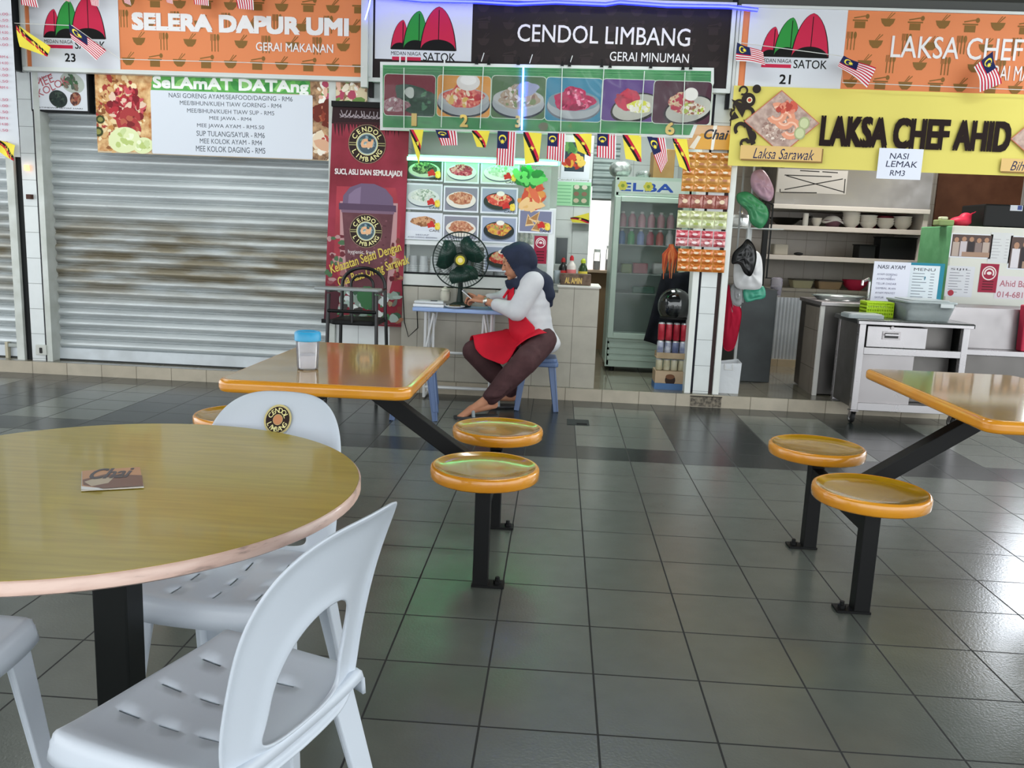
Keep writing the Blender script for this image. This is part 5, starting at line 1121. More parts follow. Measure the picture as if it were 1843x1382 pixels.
# ================================================================ the woman at the folding table
SK = mix('b98468', 'ad775c', None, 14, .5); SHIRT = mix('c8c8cb', 'bdbdc2', None, 9, .8, bump=.15); BRW = mix('4a3133', '3f292b', None, 14, .85, bump=.3); RDA = mix('c4142c', 'b01026', None, 6, .7); NVY = mix('1f2536', '262d42', None, 10, .75, bump=.2)
P = lambda px, py, Y: at(px, py, Y)
HD = P(930, 473, 4.42); pit = math.radians(16); hf = Vector((-math.cos(pit), -.04, -math.sin(pit))).normalized(); hu = Vector((-math.sin(pit), 0, math.cos(pit))); hl = Vector((0, -1, 0))
HP = lambda f, u, l=0: HD+hf*f+hu*u+hl*l
HM = Matrix((hf, hl, hu)).transposed()
wo = thing('person', 'woman in navy headscarf, pale shirt and red apron, looking down at a phone', 'person', (-.275, 4.42, 0))
def frozen(mb, name, parent, vox, sm=6, keep=None, solid=0):
    """join overlapping volumes into one continuous skin"""
    o = mb.build(name, None, smooth=0, remesh=vox, sm=sm); dg = bpy.context.evaluated_depsgraph_get(); dg.update()
    me = bpy.data.meshes.new_from_object(o.evaluated_get(dg)); m = o.data.materials[0]; bpy.data.objects.remove(o)
    r = MB(); ok = [keep is None or keep(v.co) for v in me.vertices]
    r.add([v.co.copy() for v in me.vertices], [tuple(p.vertices) for p in me.polygons if all(ok[i] for i in p.vertices)], m)
    idx = sorted({i for f in r.f for i in f}); mp = {a: k for k, a in enumerate(idx)}; r.v = [r.v[i] for i in idx]; r.f = [tuple(mp[i] for i in f) for f in r.f]
    bpy.data.meshes.remove(me); return r.build(name, parent, smooth=180, solid=solid, soff=0)
# joints
pel, wai, mid, che, upc, nek = P(966, 612, 4.43), P(958, 586, 4.43), P(955, 560, 4.43), P(953, 530, 4.43), P(952, 508, 4.43), P(941, 494, 4.42)
shN, elN, wrN = P(960, 508, 4.27), P(930, 560, 4.24), P(874, 542, 4.45)
shF, elF, wrF = P(948, 503, 4.58), P(907, 540, 4.66), P(866, 538, 4.575)
hiN, knN, anN = P(978, 613, 4.34), P(943, 653, 4.07), P(884, 714, 3.97); toN = P(826, 752, 3.89); heN = P(889, 728, 3.99)
hiF, knF, anF = P(972, 612, 4.50), P(852, 632, 4.40), P(918, 702, 4.36); toF = P(880, 722, 4.32)
# hands: palm, four fingers of two bends each, thumb from the side of the palm
def hand(b, wr, kn, up, sgn, m):
    d = (kn-wr).normalized(); s_ = d.cross(up).normalized(); n = s_.cross(d).normalized()
    for t in (-.028, -.009, .009, .027): b.limb(wr+s_*t*.55+d*.01, kn+s_*t, .014, .0115, m, 10)
    for i, (t, L) in enumerate(((-.029, .062), (-.0095, .074), (.0095, .07), (.028, .055))):
        k0 = kn+s_*t; k1 = k0+d*L*.45-n*L*.22+s_*t*.05; k2 = k1+d*L*.12-n*L*.34+Vector((0, 0, 0)); k3 = k2-d*L*.12-n*L*.16
        b.limb(k0, k1, .0105, .0088, m, 10); b.limb(k1, k2, .0088, .0078, m, 10); b.limb(k2, k3, .0078, .0066, m, 10)
    q = wr+d*.03+s_*sgn*.026; t1 = q+d*.03+s_*sgn*.016+n*.012; t2 = t1+d*.034-s_*sgn*.004+n*.01; b.limb(q, t1, .0135, .0105, m, 10); b.limb(t1, t2, .0105, .0078, m, 10)
b = MB()
b.ball(HP(-.012, .022), (.094, .073, .1), SK, 24, HM); b.ball(HP(.03, -.045), (.06, .056, .062), SK, 20, HM); b.ball(HP(.06, -.0), (.034, .056, .062), SK, 18, HM)
b.ball(HP(.073, -.094), (.02, .024, .018), SK, 12); b.limb(HP(.088, .018), HP(.106, -.022), .0085, .0125, SK, 10); b.ball(HP(.098, -.024, .011), .009, SK, 8); b.ball(HP(.098, -.024, -.011), .009, SK, 8)
b.ball(HP(.084, .028), (.016, .05, .012), SK, 12, HM); b.ball(HP(.088, -.052), (.013, .022, .008), SK, 10, HM); b.ball(HP(.086, -.066), (.013, .02, .009), SK, 10, HM)
b.ball(HP(-.005, -.02, .072), (.02, .01, .03), SK, 10, HM); b.ball(HP(-.005, -.02, -.072), (.02, .01, .03), SK, 10, HM)
b.limb(nek, HP(-.02, -.05), .055, .05, SK); b.limb(upc, nek, .08, .055, SK)
for a, c, r in ((pel, wai, .1), (wai, che, .1), (che, upc, .1)): b.limb(a, c, r, r, SK)
for s_, e, w in ((shN, elN, wrN), (shF, elF, wrF)): b.limb(upc, s_, .06, .045, SK); b.limb(s_, e, .042, .036, SK); b.limb(e, w, .036, .025, SK)
for h, k, a, t, he in ((hiN, knN, anN, toN, heN), (hiF, knF, anF, toF, anF+Vector((.02, .01, -.055)))):
    b.limb(pel, h, .08, .075, SK); b.limb(h, k, .07, .05, SK); b.limb(k, a, .05, .036, SK); b.limb(a, he, .036, .03, SK); md = a.lerp(t, .6); b.limb(he, md, .03, .03, SK); b.limb(a, md, .036, .028, SK); b.limb(md, t, .032, .02, SK)
    d = (t-he).normalized(); s_ = d.cross(Vector((0, 0, 1))).normalized()
    for i, o_ in enumerate((-.028, -.012, .002, .015, .027)): b.limb(t-d*.02+s_*o_, t+d*(.018-.006*i)+s_*o_*1.05-Vector((0, 0, .004)), .0105-.0008*i, .009-.0008*i, SK, 8)
kN, kF = P(853, 538, 4.505), P(849, 536, 4.58)
hand(b, wrN, kN, Vector((.1, -.35, 1)), 1, SK); hand(b, wrF, kF, Vector((.1, .35, 1)), -1, SK)
frozen(b, 'body', wo, .0052, 4)
# shirt
b = MB()
for c, r in ((pel+Vector((.01, 0, -.02)), (.168, .205, .09)), (pel, (.165, .2, .1)), (wai, (.15, .175, .1)), (mid, (.148, .172, .1)), (che, (.14, .175, .1)), (upc, (.115, .165, .075))): b.ball(c, r, SHIRT, 20)
for a, c in ((pel, wai), (wai, mid), (mid, che)): b.ball(a.lerp(c, .5), (.15, .176, .09), SHIRT, 20)
for s_, e, w in ((shN, elN, wrN), (shF, elF, wrF)):
    b.limb(upc, s_, .09, .07, SHIRT); b.limb(s_, e, .08, .074, SHIRT); cu = e.lerp(w, .62); b.limb(e, cu, .07, .046, SHIRT); b.ball(cu, .05, SHIRT, 14)
frozen(b, 'shirt', wo, .009, 16)
# trousers
b = MB(); b.ball(pel+Vector((0, 0, -.02)), (.15, .185, .078), BRW, 20)
for h, k, a in ((hiN, knN, anN), (hiF, knF, anF)):
    g_ = 1 if k is knN else .9; b.limb(h, k, .1*g_, .092*g_, BRW); b.limb(k, k.lerp(a, .5), .09*g_, .08, BRW); b.limb(k.lerp(a, .5), a, .08, .058, BRW); b.ball(a, (.062, .062, .045), BRW, 14)
    for i in range(5):
        q = h.lerp(k, .75+.1*i) if i < 3 else k.lerp(a, .15*i-.2); b.ball(q+Vector((0, -.012, .004*(-1)**i)), .09*g_-.004*i, BRW, 14)
for i in range(4): b.tube([anN.lerp(knN, .06+.09*i)+Vector((-.05, -.05, .0)), anN.lerp(knN, .1+.09*i)+Vector((.0, -.078, -.004)), anN.lerp(knN, .08+.09*i)+Vector((.06, -.05, .008))], .018, BRW, 8)
frozen(b, 'trousers', wo, .008, 3)
# headscarf: hood with the face left open, folds at the neck, tail down the back
b = MB(); b.ball(HP(-.03, .02), (.118, .098, .124), NVY, 24, HM); b.ball(HP(.035, .045), (.075, .085, .088), NVY, 20, HM); b.ball(HP(-.075, .0), (.075, .085, .09), NVY, 18, HM); b.limb(HP(-.01, -.07), P(934, 505, 4.42), .09, .1, NVY, 18)
b.limb(HP(.015, -.135), P(926, 515, 4.40), .062, .046, NVY); b.limb(HP(-.03, -.08, .05), P(938, 512, 4.34), .06, .05, NVY); b.limb(P(955, 500, 4.44), P(975, 512, 4.42), .085, .085, NVY); b.limb(P(972, 505, 4.40), P(984, 530, 4.40), .07, .06, NVY); b.limb(P(984, 530, 4.42), P(990, 548, 4.42), .05, .02, NVY)
b.ball(P(963, 500, 4.36), (.07, .1, .05), NVY, 16); b.ball(P(950, 500, 4.53), (.08, .09, .05), NVY, 16)
def keep(v):
    q = v-HD; f, u, l = q.dot(hf), q.dot(hu), q.dot(hl)
    return not (f > .012+(u+.118)*.36 and -.098 < u < .092 and abs(l) < .12)
frozen(b, 'headscarf', wo, .008, 4, keep, .006)
# face details
b = MB(); DE = mat('241816', .4)
for l in (.034, -.034):
    b.ball(HP(.083, .004, l), (.006, .013, .004), DE, 10, HM)
b.build('eyelid', wo)
b = MB()
for l in (.034, -.034): b.limb(HP(.09, .027, l*.6), HP(.083, .03, l*1.4), .0035, .0025, DE, 6)
b.build('eyebrow', wo)
b = MB(); b.ball(HP(.094, -.058), (.0095, .019, .0085), mat('8e4a48', .45), 12, HM); b.build('lips', wo)
# apron: bib on the chest, waist band, skirt over the lap
ZS = [(pel.z-.02, pel.x, .172, .2), (pel.z+.06, wai.x, .17, .196), (wai.z, wai.x, .168, .194), (mid.z, mid.x, .163, .188), (che.z, che.x, .155, .188), (che.z+.06, che.x+.01, .142, .18)]
def torso(z):
    for (z0, c0, a0, b0), (z1, c1, a1, b1) in zip(ZS, ZS[1:]):
        if z <= z1 or z1 == ZS[-1][0]:
            f = max(0, min(1, (z-z0)/(z1-z0))); return c0+(c1-c0)*f, a0+(a1-a0)*f, b0+(b1-b0)*f
def bib(s, t):
    z = pel.z-.02+(che.z+.05-pel.z+.02)*t; c, rx, ry = torso(z); am = math.radians(100-66*max(0, (t-.36)/.64)**.8); a = -am+2*am*s
    return Vector((c-rx*math.cos(a)-.004*math.sin(9*s+5*t), 4.43+ry*math.sin(a), z))
b = MB(); b.grid(bib, 28, 22, RDA); b.build('apron_bib', wo, smooth=180, solid=.004)
TH = [(hiN, knN, .11), (hiF, knF, .1), (knN, anN, .095), (knF, anF, .085)]
def over(x, y):
    """height of the lap under the cloth"""
    z = -1
    for a, c, r in TH:
        ab = Vector((c.x-a.x, c.y-a.y)); q = Vector((x-a.x, y-a.y)); t = max(0, min(1, q.dot(ab)/max(ab.dot(ab), 1e-6))); d2 = (q-ab*t).length_squared
        if d2 < r*r: z = max(z, a.z+(c.z-a.z)*t+math.sqrt(r*r-d2))
    return z
def lap(s, t):
    A0, A1 = P(984, 603, 4.22), P(912, 590, 4.60); B0, B1 = P(934, 670, 4.12), P(842, 632, 4.53)
    Bm = P(853, 640, 4.31); hem = B0.lerp(Bm, s/.42) if s < .42 else Bm.lerp(B1, (s-.42)/.58)
    p = A0.lerp(A1, s).lerp(hem, t); p.x -= .05*math.sin(PI*s)*(1-t)
    return p
G = [[lap(i/27, j/19) for i in range(28)] for j in range(20)]
for q in G:
    for p in q: p.z = max(p.z, over(p.x, p.y)+.016)
for _ in range(3):                      # cloth bridges the gap between the thighs
    Z = [[p.z for p in q] for q in G]
    for j in range(20):
        for i in range(28):
            nb = [Z[jj][ii] for jj, ii in ((j-1, i), (j+1, i), (j, i-1), (j, i+1)) if 0 <= jj < 20 and 0 <= ii < 28]
            G[j][i].z = max(sum(nb)/len(nb), over(G[j][i].x, G[j][i].y)+.016)
b = MB(); b.grid(lambda s, t: G[round(t*19)][round(s*27)]+Vector((0, 0, .004*math.sin(s*20+t*3)*t)), 28, 20, RDA); b.build('apron_skirt', wo, smooth=180, solid=.004)
b = MB(); b.tube([P(988, 596, 4.30), P(996, 600, 4.40), P(997, 618, 4.38), P(993, 634, 4.36)], [.006, .008, .005, .004], RDA, 8); b.build('apron_tie', wo)
b = MB(); b.tube([P(906, 536, 4.36), P(914, 524, 4.38), P(922, 514, 4.39)], .009, RDA, 8); b.build('apron_strap', wo)
# wrist watch, sandals
b = MB(); wd_ = (wrN-elN).normalized(); wc = wrN-wd_*.012
b.lathe([(.029, -.011), (.032, -.008), (.032, .008), (.029, .011)], wc, mat('b9b6ae', .25, .8), 20, wd_, caps=False); b.ball(wc+Vector((-.005, -.03, .006)), (.014, .008, .014), mat('d8d6d0', .2, .6), 12); b.build('wrist_watch', wo)
for he, t, nm in ((heN, toN, 'sandal'), (anF+Vector((.02, .01, -.055)), toF, 'sandal')):
    d = Vector((t.x-he.x, t.y-he.y, 0)).normalized(); s_ = d.cross(Vector((0, 0, 1))); b = MB(); a = Vector((he.x, he.y, 0))-d*.035; c = Vector((t.x, t.y, 0))+d*.03; n = 14; L = []; R_ = []
    for i in range(n+1):
        f = i/n; w = .036+.012*math.sin(PI*f*.9)+.004*f; q = a.lerp(c, f); w *= math.sin(PI*min(1, max(.06, min(f*5, (1-f)*5+.35)))/2)**.5; L.append(q+s_*w); R_.append(q-s_*w)
    ol = [(p.x, p.y) for p in L]+[(p.x, p.y) for p in R_[::-1]]; b.prism(ol, .002, .018, mat('3a3a3c', .6), 'z'); sd = b.build(nm, wo, smooth=0, bevel=.003)
    b = MB(); m_ = a.lerp(c, .62); b.tube([m_+s_*.046+Vector((0, 0, .014)), m_+s_*.034+Vector((0, 0, .05)), m_+Vector((0, 0, .068)), m_-s_*.034+Vector((0, 0, .05)), m_-s_*.046+Vector((0, 0, .014))], .012, mat('8a9296', .5), 8); b.build('strap', sd)
# phone in her hands
pc = P(845, 533, 4.545); pn = Vector((.62, -.05, .78)).normalized(); px_ = Vector((0, 1, 0)).cross(pn).normalized()*-1; py_ = pn.cross(px_).normalized()
if px_.x > 0: px_ = -px_
o = thing('phone', 'slim pale phone held in both hands over the blue table', 'phone', pc)
def slab(m, w, h, t, off): 
    b = MB(); c = pc+pn*off; b.hexa([c+px_*(sx*h/2)+py_*(sy*w/2)+pn*(sz*t/2) for sz in (-1, 1) for sx, sy in ((-1, -1), (1, -1), (1, 1), (-1, 1))], m); return b
slab(mat('d8d9dc', .3), .07, .135, .008, 0).build('case', o, smooth=0, bevel=.003); slab(mat('15181c', .1), .064, .12, .001, .0046).build('screen', o, smooth=0)
# ================================================================ drinks fridge and what stands about it
def pbox(b, p0, p1, p2, p3, Yf, Yk, m):
    a, c = at(p0, p1, Yf), at(p2, p3, Yf); b.box(a.x, c.x, Yf, Yk, c.z, a.z, m); return a, c
FRG = mix('aabcb0', 'a0b3a8', None, 4, .35, .1)
YG = 5.72; fx0 = at(1089, 660, YG).x; fx1 = min(.985, at(1236, 480, YG).x); fz1 = at(1105, 318, YG).z
o = thing('drinks_fridge', 'tall pale green glass-door drinks fridge at the back of the stall', 'fridge', ((fx0+fx1)/2, YG+.3, ZF))
b = MB(); b.box(fx0, fx0+.03, YG, YG+.6, ZF+.05, fz1, FRG); b.box(fx1-.03, fx1, YG, YG+.6, ZF+.05, fz1, FRG); b.box(fx0, fx1, YG+.57, YG+.6, ZF+.05, fz1, FRG); zl = at(1100, 612, YG).z; zh = at(1108, 352, YG).z
b.box(fx0, fx1, YG, YG+.6, ZF+.05, zl, FRG); b.box(fx0, fx1, YG, YG+.6, zh, fz1, FRG); b.build('cabinet_body', o, smooth=0, bevel=.006)
b = MB()
for k in range(5): b.box(fx0+.01, fx1-.01, YG-.008, YG+.001, ZF+.1+.055*k, ZF+.138+.055*k, FRG)
b.build('lower_grille', o, smooth=0, bevel=.004)
b = MB()
for x in (fx0+.06, fx1-.06): b.lathe([(.025, 0), (.025, .052)], (x, YG+.06, ZF), BLACK, 12); b.lathe([(.025, 0), (.025, .052)], (x, YG+.52, ZF), BLACK, 12)
b.build('feet', o)
dx0, dx1 = at(1107, 480, YG).x-.035, fx1-.02
b = MB(); dz0, dz1 = zl+.02, zh-.005
b.box(dx0, dx0+.05, YG-.035, YG-.003, dz0, dz1, FRG); b.box(dx1-.05, dx1, YG-.035, YG-.003, dz0, dz1, FRG); b.box(dx0+.05, dx1-.05, YG-.035, YG-.003, dz0, dz0+.05, FRG); b.box(dx0+.05, dx1-.05, YG-.035, YG-.003, dz1-.045, dz1, FRG); d = b.build('door', o, smooth=0, bevel=.005)
b = MB(); b.box(dx0+.05, dx1-.05, YG-.02, YG-.016, dz0+.05, dz1-.045, glassy('6f827e', .14, .06)); b.build('glass_pane', d, smooth=0)
SHZ = [at(1160, y, YG+.2).z for y in (410, 441, 492, 527)]
for z in SHZ: b = MB(); b.box(fx0+.032, fx1-.032, YG+.04, YG+.55, z-.008, z, mat('b5c0ba', .4)); b.build('shelf', o, smooth=0)
sh3 = sheetY(YG-.001); sh3.rect(1110, 323, 1232, 350, mat('b8c2bc', .4)); sh3.done('header_panel', o)
sh3.text('ELBA', 1118, 328, 1212, 347, mat('2c4c9c', .4), .03); sh3.done('lettering', o)
for px, py in ((1121, 334), (1167, 336)):
    u, v = sh3.uv(px, py)
    for k in range(6): sh3.elluv(u+.024*math.cos(k*PI/3), v+.024*math.sin(k*PI/3), .018, .018, mat('b9b24a', .4), 0, 12)
    sh3.elluv(u, v, .015, .015, mat('7a8a3a')); sh3.done('emblem', o)
cc = ('d8dce0', 'd03a48', 'e04a3a', '4a7ac0', '3aa85a', '8aa0e0', 'c04868', 'd05a58'); k = 0
for row, z in ((0, SHZ[0]), (1, SHZ[1])):
    for i in range(7):
        x = fx0+.085+.083*i; h = .134; c = cc[(i+3*row) % 8] if row else 'c890a0'
        q = thing('drink_bottle', 'small coloured drink bottle on the upper fridge shelves', 'bottle', (x, YG+.14, z+.001), 'bottles on the upper fridge shelves')
        b = MB(); b.lathe([(0, 0), (.033, 0), (.033, .085), (.014, .115), (.014, .12)], (x, YG+.14, z+.001), mat(c, .25, coat=.5), 14, caps=False); b.build('bottle_body', q)
        b = MB(); b.lathe([(.0155, .116), (.0155, h), (0, h)], (x, YG+.14, z+.001), mat('e4e4e4', .4), 10, caps=False); b.build('cap', q); k += 1
for i, (px, w, h, c, si, lab) in enumerate(((1127, .1, .08, '8a9a6a', 2, 'olive tub on the middle fridge shelf'), (1152, .13, .09, 'b0606a', 2, 'pink carton on the middle fridge shelf'), (1185, .1, .1, 'c8ccc8', 2, 'pale tub on the middle fridge shelf'), (1160, .2, .06, '3f6a58', 3, 'wide green tray on the lowest fridge shelf'))):
    p = at(px, 480, YG+.15); b = MB(); b.prism(rpoly(p.x-w/2, p.x+w/2, YG+.1, YG+.24, .02), SHZ[si]+.001, SHZ[si]+h, mat(c, .4), 'z'); tag(b.build('food_tub', smooth=0, bevel=.008), lab, 'tub')
FOIL = mix('b5bab8', '8d9492', 'd8dcda', 40, .3, .6, bump=.6)
for px, py, r, lab in ((1120, 292, .098, 'crumpled silver bundle on top of the drinks fridge, larger one'), (1158, 303, .05, 'small silver roll on top of the drinks fridge')):
    p = at(px, py, YG+.2); b = MB(); R = random.Random(px)
    for i in range(5): b.ball((p.x+R.uniform(-.04, .04), p.y+R.uniform(-.05, .05), fz1+.002+r*.75), (r*.8, r*.8, r*.75), FOIL, 12)
    tag(b.build('foil_bundle', remesh=.012, sm=2), lab, 'bundle')
b = MB(); a = at(1178, 268, YG+.12); c = at(1212, 318, YG+.12); b.box(a.x, c.x, YG+.1, YG+.42, fz1+.001, a.z, mix('9a7a50', '8a6a42', None, 5, .7)); tag(b.build('cardboard_box', smooth=0, bevel=.004), 'brown cardboard box on top of the drinks fridge', 'box')
# ---- stacked drink packs by the pillar
YK = 4.9; px0 = at(1178, 690, YK).x; px1 = at(1231, 690, YK).x
a = at(1176, 667, YK); zb = a.z
o = thing('cardboard_box', 'cardboard box with blue foot under the stacked drink cans', 'box', ((px0+px1)/2, YK+.1, ZF))
b = MB(); b.box(px0, px1, YK, YK+.2, ZF+.05, zb, mix('b09a80', 'a28c72', None, 6, .7)); b.build('carton', o, smooth=0, bevel=.003)
b = MB(); b.box(px0-.001, px1+.001, YK-.001, YK+.2, ZF+.001, ZF+.05, mat('4a6a94', .6)); b.build('blue_foot', o, smooth=0)
sh3 = sheetY(YK); sh3.ellipse(1206, 684, .04, .045, mat('2a1c16')); sh3.ellipse(1206, 678, .035, .02, mat('6a4630')); sh3.done('hand_hole', o)
def cans(z, h, cols, lab, grp, r=.027, top='c8ccd0', dy=.06):
    for i in range(4):
        x = px0+.032+.0585*i; c = cols[i % len(cols)]
        q = thing('drink_can', lab, 'can', (x, YK+dy, z), grp); b = MB(); b.lathe([(0, 0), (r*.85, 0), (r, .006), (r, h-.012)], (x, YK+dy, z), mix(c, cols[(i+1) % len(cols)], None, 20, .3, .2, coat=.4), 18, caps=False); b.build('can_wall', q)
        b = MB(); b.lathe([(r, h-.012), (r*.85, h-.002), (r*.82, h-.005), (0, h-.005)], (x, YK+dy, z), mat(top, .3, .7), 18, caps=False); b.build('can_lid', q)
def wrap(z0, z1, lab):
    b = MB(); b.prism(rpoly(px0-.004, px1+.004, YK+.02, YK+.105, .03), z0, z1, glassy('dfe4e6', .12, .1), 'z'); return tag(b.build('clear_wrap', smooth=0), lab, 'wrap')
z = zb+.002; cans(z, .092, ('c9c4a8', 'b8b090', 'd4d0b8'), 'cream can in the lowest wrapped row on the cardboard box', 'cream cans'); z += .098
b = MB(); b.box(px0, px1, YK+.0, YK+.13, z, z+.006, mat('a08c70', .7)); b.box(px0, px1, YK+.0, YK+.006, z+.006, z+.045, mix('b09c80', '988468', None, 8, .7)); b.box(px0, px1, YK+.124, YK+.13, z+.006, z+.045, mat('a08c70', .7)); tag(b.build('carton_tray', smooth=0), 'shallow cardboard tray between the cream and blue cans', 'tray'); z += .0065
cans(z, .128, ('8088a8', 'c9ccd6', '5a6488'), 'blue and white can standing in the cardboard tray', 'blue and white cans'); z += .132
cans(z, .138, ('b02034', 'c23a48', '98182c'), 'red can in the topmost row of the drink stack', 'red cans')
# helmet, jacket, tassels
p = at(1214, 547, 5.0); HL = mat('0a0b0c', .12, coat=1)
o = thing('helmet', 'glossy black motorcycle helmet hanging above the red cans', 'helmet', p)
b = MB(); b.grid(lambda s, t: p+Vector(((.124+.006*math.sin(3*t))*math.cos(2*PI*s)*math.sin(PI*(.02+.72*t))**.8, .135*math.sin(2*PI*s)*math.sin(PI*(.02+.72*t))**.8, .125*math.cos(PI*(.02+.8*t)))), 40, 20, HL, clu=True); b.build('shell', o, smooth=180)
b = MB(); b.grid(lambda s, t: p+Vector(((.128-.03*(t-.5)**2)*math.cos(-PI*.9+PI*.8*s), (.139-.03*(t-.5)**2)*math.sin(-PI*.9+PI*.8*s), -.055+.1*t)), 16, 6, mat('15181b', .05, coat=1)); b.build('visor', o, smooth=180)
b = MB(); b.tube([p+Vector((.1*math.cos(2*PI*i/24), .108*math.sin(2*PI*i/24), -.106)) for i in range(24)], .009, mat('1c1c1c', .6), 8, True); b.build('rim_trim', o)
q4 = [at(1192, 492, 5.24), at(1252, 488, 5.24), at(1243, 640, 5.24), at(1158, 612, 5.24)]
b = MB(); b.grid(lambda s, t: q4[0].lerp(q4[1], s).lerp(q4[3].lerp(q4[2], s), t)+Vector((0, -.02*math.sin(s*14+2*t)*(.3+t)-.04*math.sin(PI*s), 0)), 30, 14, mix('0e1016', '181b24', None, 12, .8)); o = b.build('jacket', None, smooth=180, solid=.01)
tag(o, 'dark jacket hanging beside the fridge behind the helmet', 'jacket')
o = thing('tassel_bunch', 'bunch of orange red dried strips hanging at the edge of the sachets', 'bunch', at(1206, 440, 4.86)); R = random.Random(12)
for i in range(14):
    x = 1194+2*i; y1 = 470+R.uniform(0, 32); b = MB(); b.tube([at(1208+R.uniform(-4, 4), 440, 4.86), at(x, 458, 4.84), at(x-3+R.uniform(-3, 3), y1, 4.84+R.uniform(-.02, .02))], [.006, .011, .002], mat(R.choice(('a04428', 'b85a30', '8a3424', 'c07848')), .6), 6); b.build('strip', o)
# ---- hanging sachet sheets on the pillar
YS = 4.785
def sachets(rect, nx, ny, back, cols, label, skew=0, sc=1):
    a, c = at(rect[0], rect[1], YS), at(rect[2], rect[3], YS); u0, u1, v0, v1 = a.x, c.x, c.z, a.z
    o = thing('sachet_sheet', label, 'sachet sheet', ((u0+u1)/2, YS, v0), 'sachet sheets hanging on the tile pillar')
    b = MB(); b.box(u0, u1, YS, YS+.006, v0, v1, mat(back, .45)); b.build('backing', o, smooth=0)
    w, h = (u1-u0)/nx, (v1-v0)/ny
    for j in range(ny):
        for i in range(nx):
            x, z = u0+w*(i+.5), v1-h*(j+.5); c = cols[(i+j*nx) % len(cols)] if len(cols) > 3 else cols[j % len(cols)]
            b = MB(); m1 = mix(c[0], c[1], None, 45, .22, .15, coat=.6); b.grid(lambda s, t: Vector((x+w*.46*(2*s-1), YS-.002-.014*math.sin(PI*s)**.7*math.sin(PI*t)**.7-.002*math.sin(17*s+i)*math.sin(11*t), z+h*.46*(2*t-1))), 8, 8, m1)
            q = b.build('sachet', o, smooth=180)
            s3 = sheetY(YS-.0175); s3.elluv(x, z, w*.22, h*.16, mat(c[2], .3), 0, 10); s3.done('print', q)
O_ = ('d08a40', 'c07a34', 'e8d8c0'); O2 = ('d8a058', 'c89048', 'b0704a')
sachets((1231, 273, 1313, 347), 4, 5, 'd49a4a', [O_, O2], 'uppermost sheet of orange tea sachets, five rows deep')
sachets((1222, 349, 1309, 377), 4, 1, '8a3a34', [('8a4a3c', 'a8685a', 'e0c8a8')], 'single row of brown red sachets below the tall orange sheet')
sachets((1220, 378, 1307, 413), 4, 2, 'c8c8a0', [('c8cc98', 'b0b878', 'e8e8d8'), ('d0d4b4', 'bcc890', '9aa84a')], 'pale green sachet sheet in the middle of the pillar')
sachets((1217, 413, 1305, 446), 4, 2, 'd0c8c8', [('b83a4a', 'd0606a', 'e8d0d0'), ('a82a3c', 'd8a0a0', 'f0e0e0')], 'red and white sachet sheet below the pale green one')
sachets((1221, 447, 1303, 491), 4, 3, 'cc8a3c', [('d07a2c', 'c0682a', 'e8d0b0')], 'lowest sheet of orange sachets, three rows deep')
a, c = at(1236, 224, YS-.01), at(1317, 270, YS-.01)
o = thing('tea_header', 'orange tea carton header with black script above the sachet sheets', 'sign', ((a.x+c.x)/2, YS, c.z))
b = MB(); b.box(a.x, c.x, YS-.01, YS+.03, c.z, a.z, mat('d9a878', .4)); b.build('card', o, smooth=0, bevel=.003)
s3 = sheetY(YS-.0105); s3.rect(1237, 226, 1316, 244, mat('e0b48c', .35)); s3.poly([(1237, 268), (1262, 240), (1318, 242), (1317, 270)], mat('dca03a', .35)); s3.poly([(1240, 266), (1256, 244), (1262, 246), (1250, 268)], mat('e8e0d4', .35)); s3.poly([(1284, 226), (1291, 226), (1284, 270), (1279, 270)], mat('f0ece4', .3)); s3.done('print', o)
s3.text('Chai', 1268, 232, 1311, 252, mat('20202c', .35), .02, .3); s3.done('lettering', o)
# ================================================================ noodle stall: steel trolley
SS = steel('9c9899', .34); SSD = steel('6a6765', .38); SSB = steel('a9a6a8', .28)
cx0, cx1, cy0, cy1, ct = 1.985, 2.745, 4.40, 4.86, .752
o = thing('steel_trolley', 'stainless steel serving trolley with drawer and castors before the noodle stall', 'trolley', ((cx0+cx1)/2, (cy0+cy1)/2, 0))
b = MB(); b.box(cx0-.03, cx1+.02, cy0-.025, cy1+.02, ct-.028, ct, mat('2b2d2c', .3, .4)); b.box(cx0-.02, cx1+.01, cy0-.03, cy0-.02, ct-.03, ct-.008, SSB); b.box(cx0-.025, cx1+.015, cy0-.02, cy1+.015, ct, ct+.003, steel('6e7270', .25)); b.build('top', o, smooth=0, bevel=.004)
for x in (cx0, cx1-.045):
    for y in (cy0, cy1-.045): b = MB(); b.box(x, x+.045, y, y+.045, .1, ct-.028, SSB); b.build('post', o, smooth=0, bevel=.004)
b = MB(); b.box(cx0+.045, cx1-.045, cy0+.002, cy0+.035, .1, .155, SSB); b.build('lower_rail', o, smooth=0, bevel=.003)
b = MB(); b.box(cx0+.045, cx1-.045, cy0+.0, cy0+.04, ct-.245, ct-.195, SSB); b.build('middle_rail', o, smooth=0, bevel=.003)
b = MB(); b.box(cx0+.002, cx0+.012, cy0+.045, cy1-.045, .12, ct-.03, SSD); b.build('side_panel', o, smooth=0)
b = MB(); b.box(cx1-.012, cx1-.002, cy0+.045, cy1-.045, .12, ct-.03, SSD); b.build('side_panel', o, smooth=0)
b = MB(); b.box(cx0+.02, cx1-.02, cy1-.03, cy1-.02, .12, ct-.03, SSD); b.build('back_panel', o, smooth=0)
b = MB(); b.box(cx0+.02, cx1-.02, cy0+.02, cy1-.03, .14, .15, SS); b.build('bottom_shelf', o, smooth=0)
b = MB(); b.box(cx0+.02, cx1-.02, cy0+.02, cy1-.03, ct-.235, ct-.225, SS); b.build('middle_shelf', o, smooth=0)
a, c = at(1552, 640, cy0), at(1637, 735, cy0)
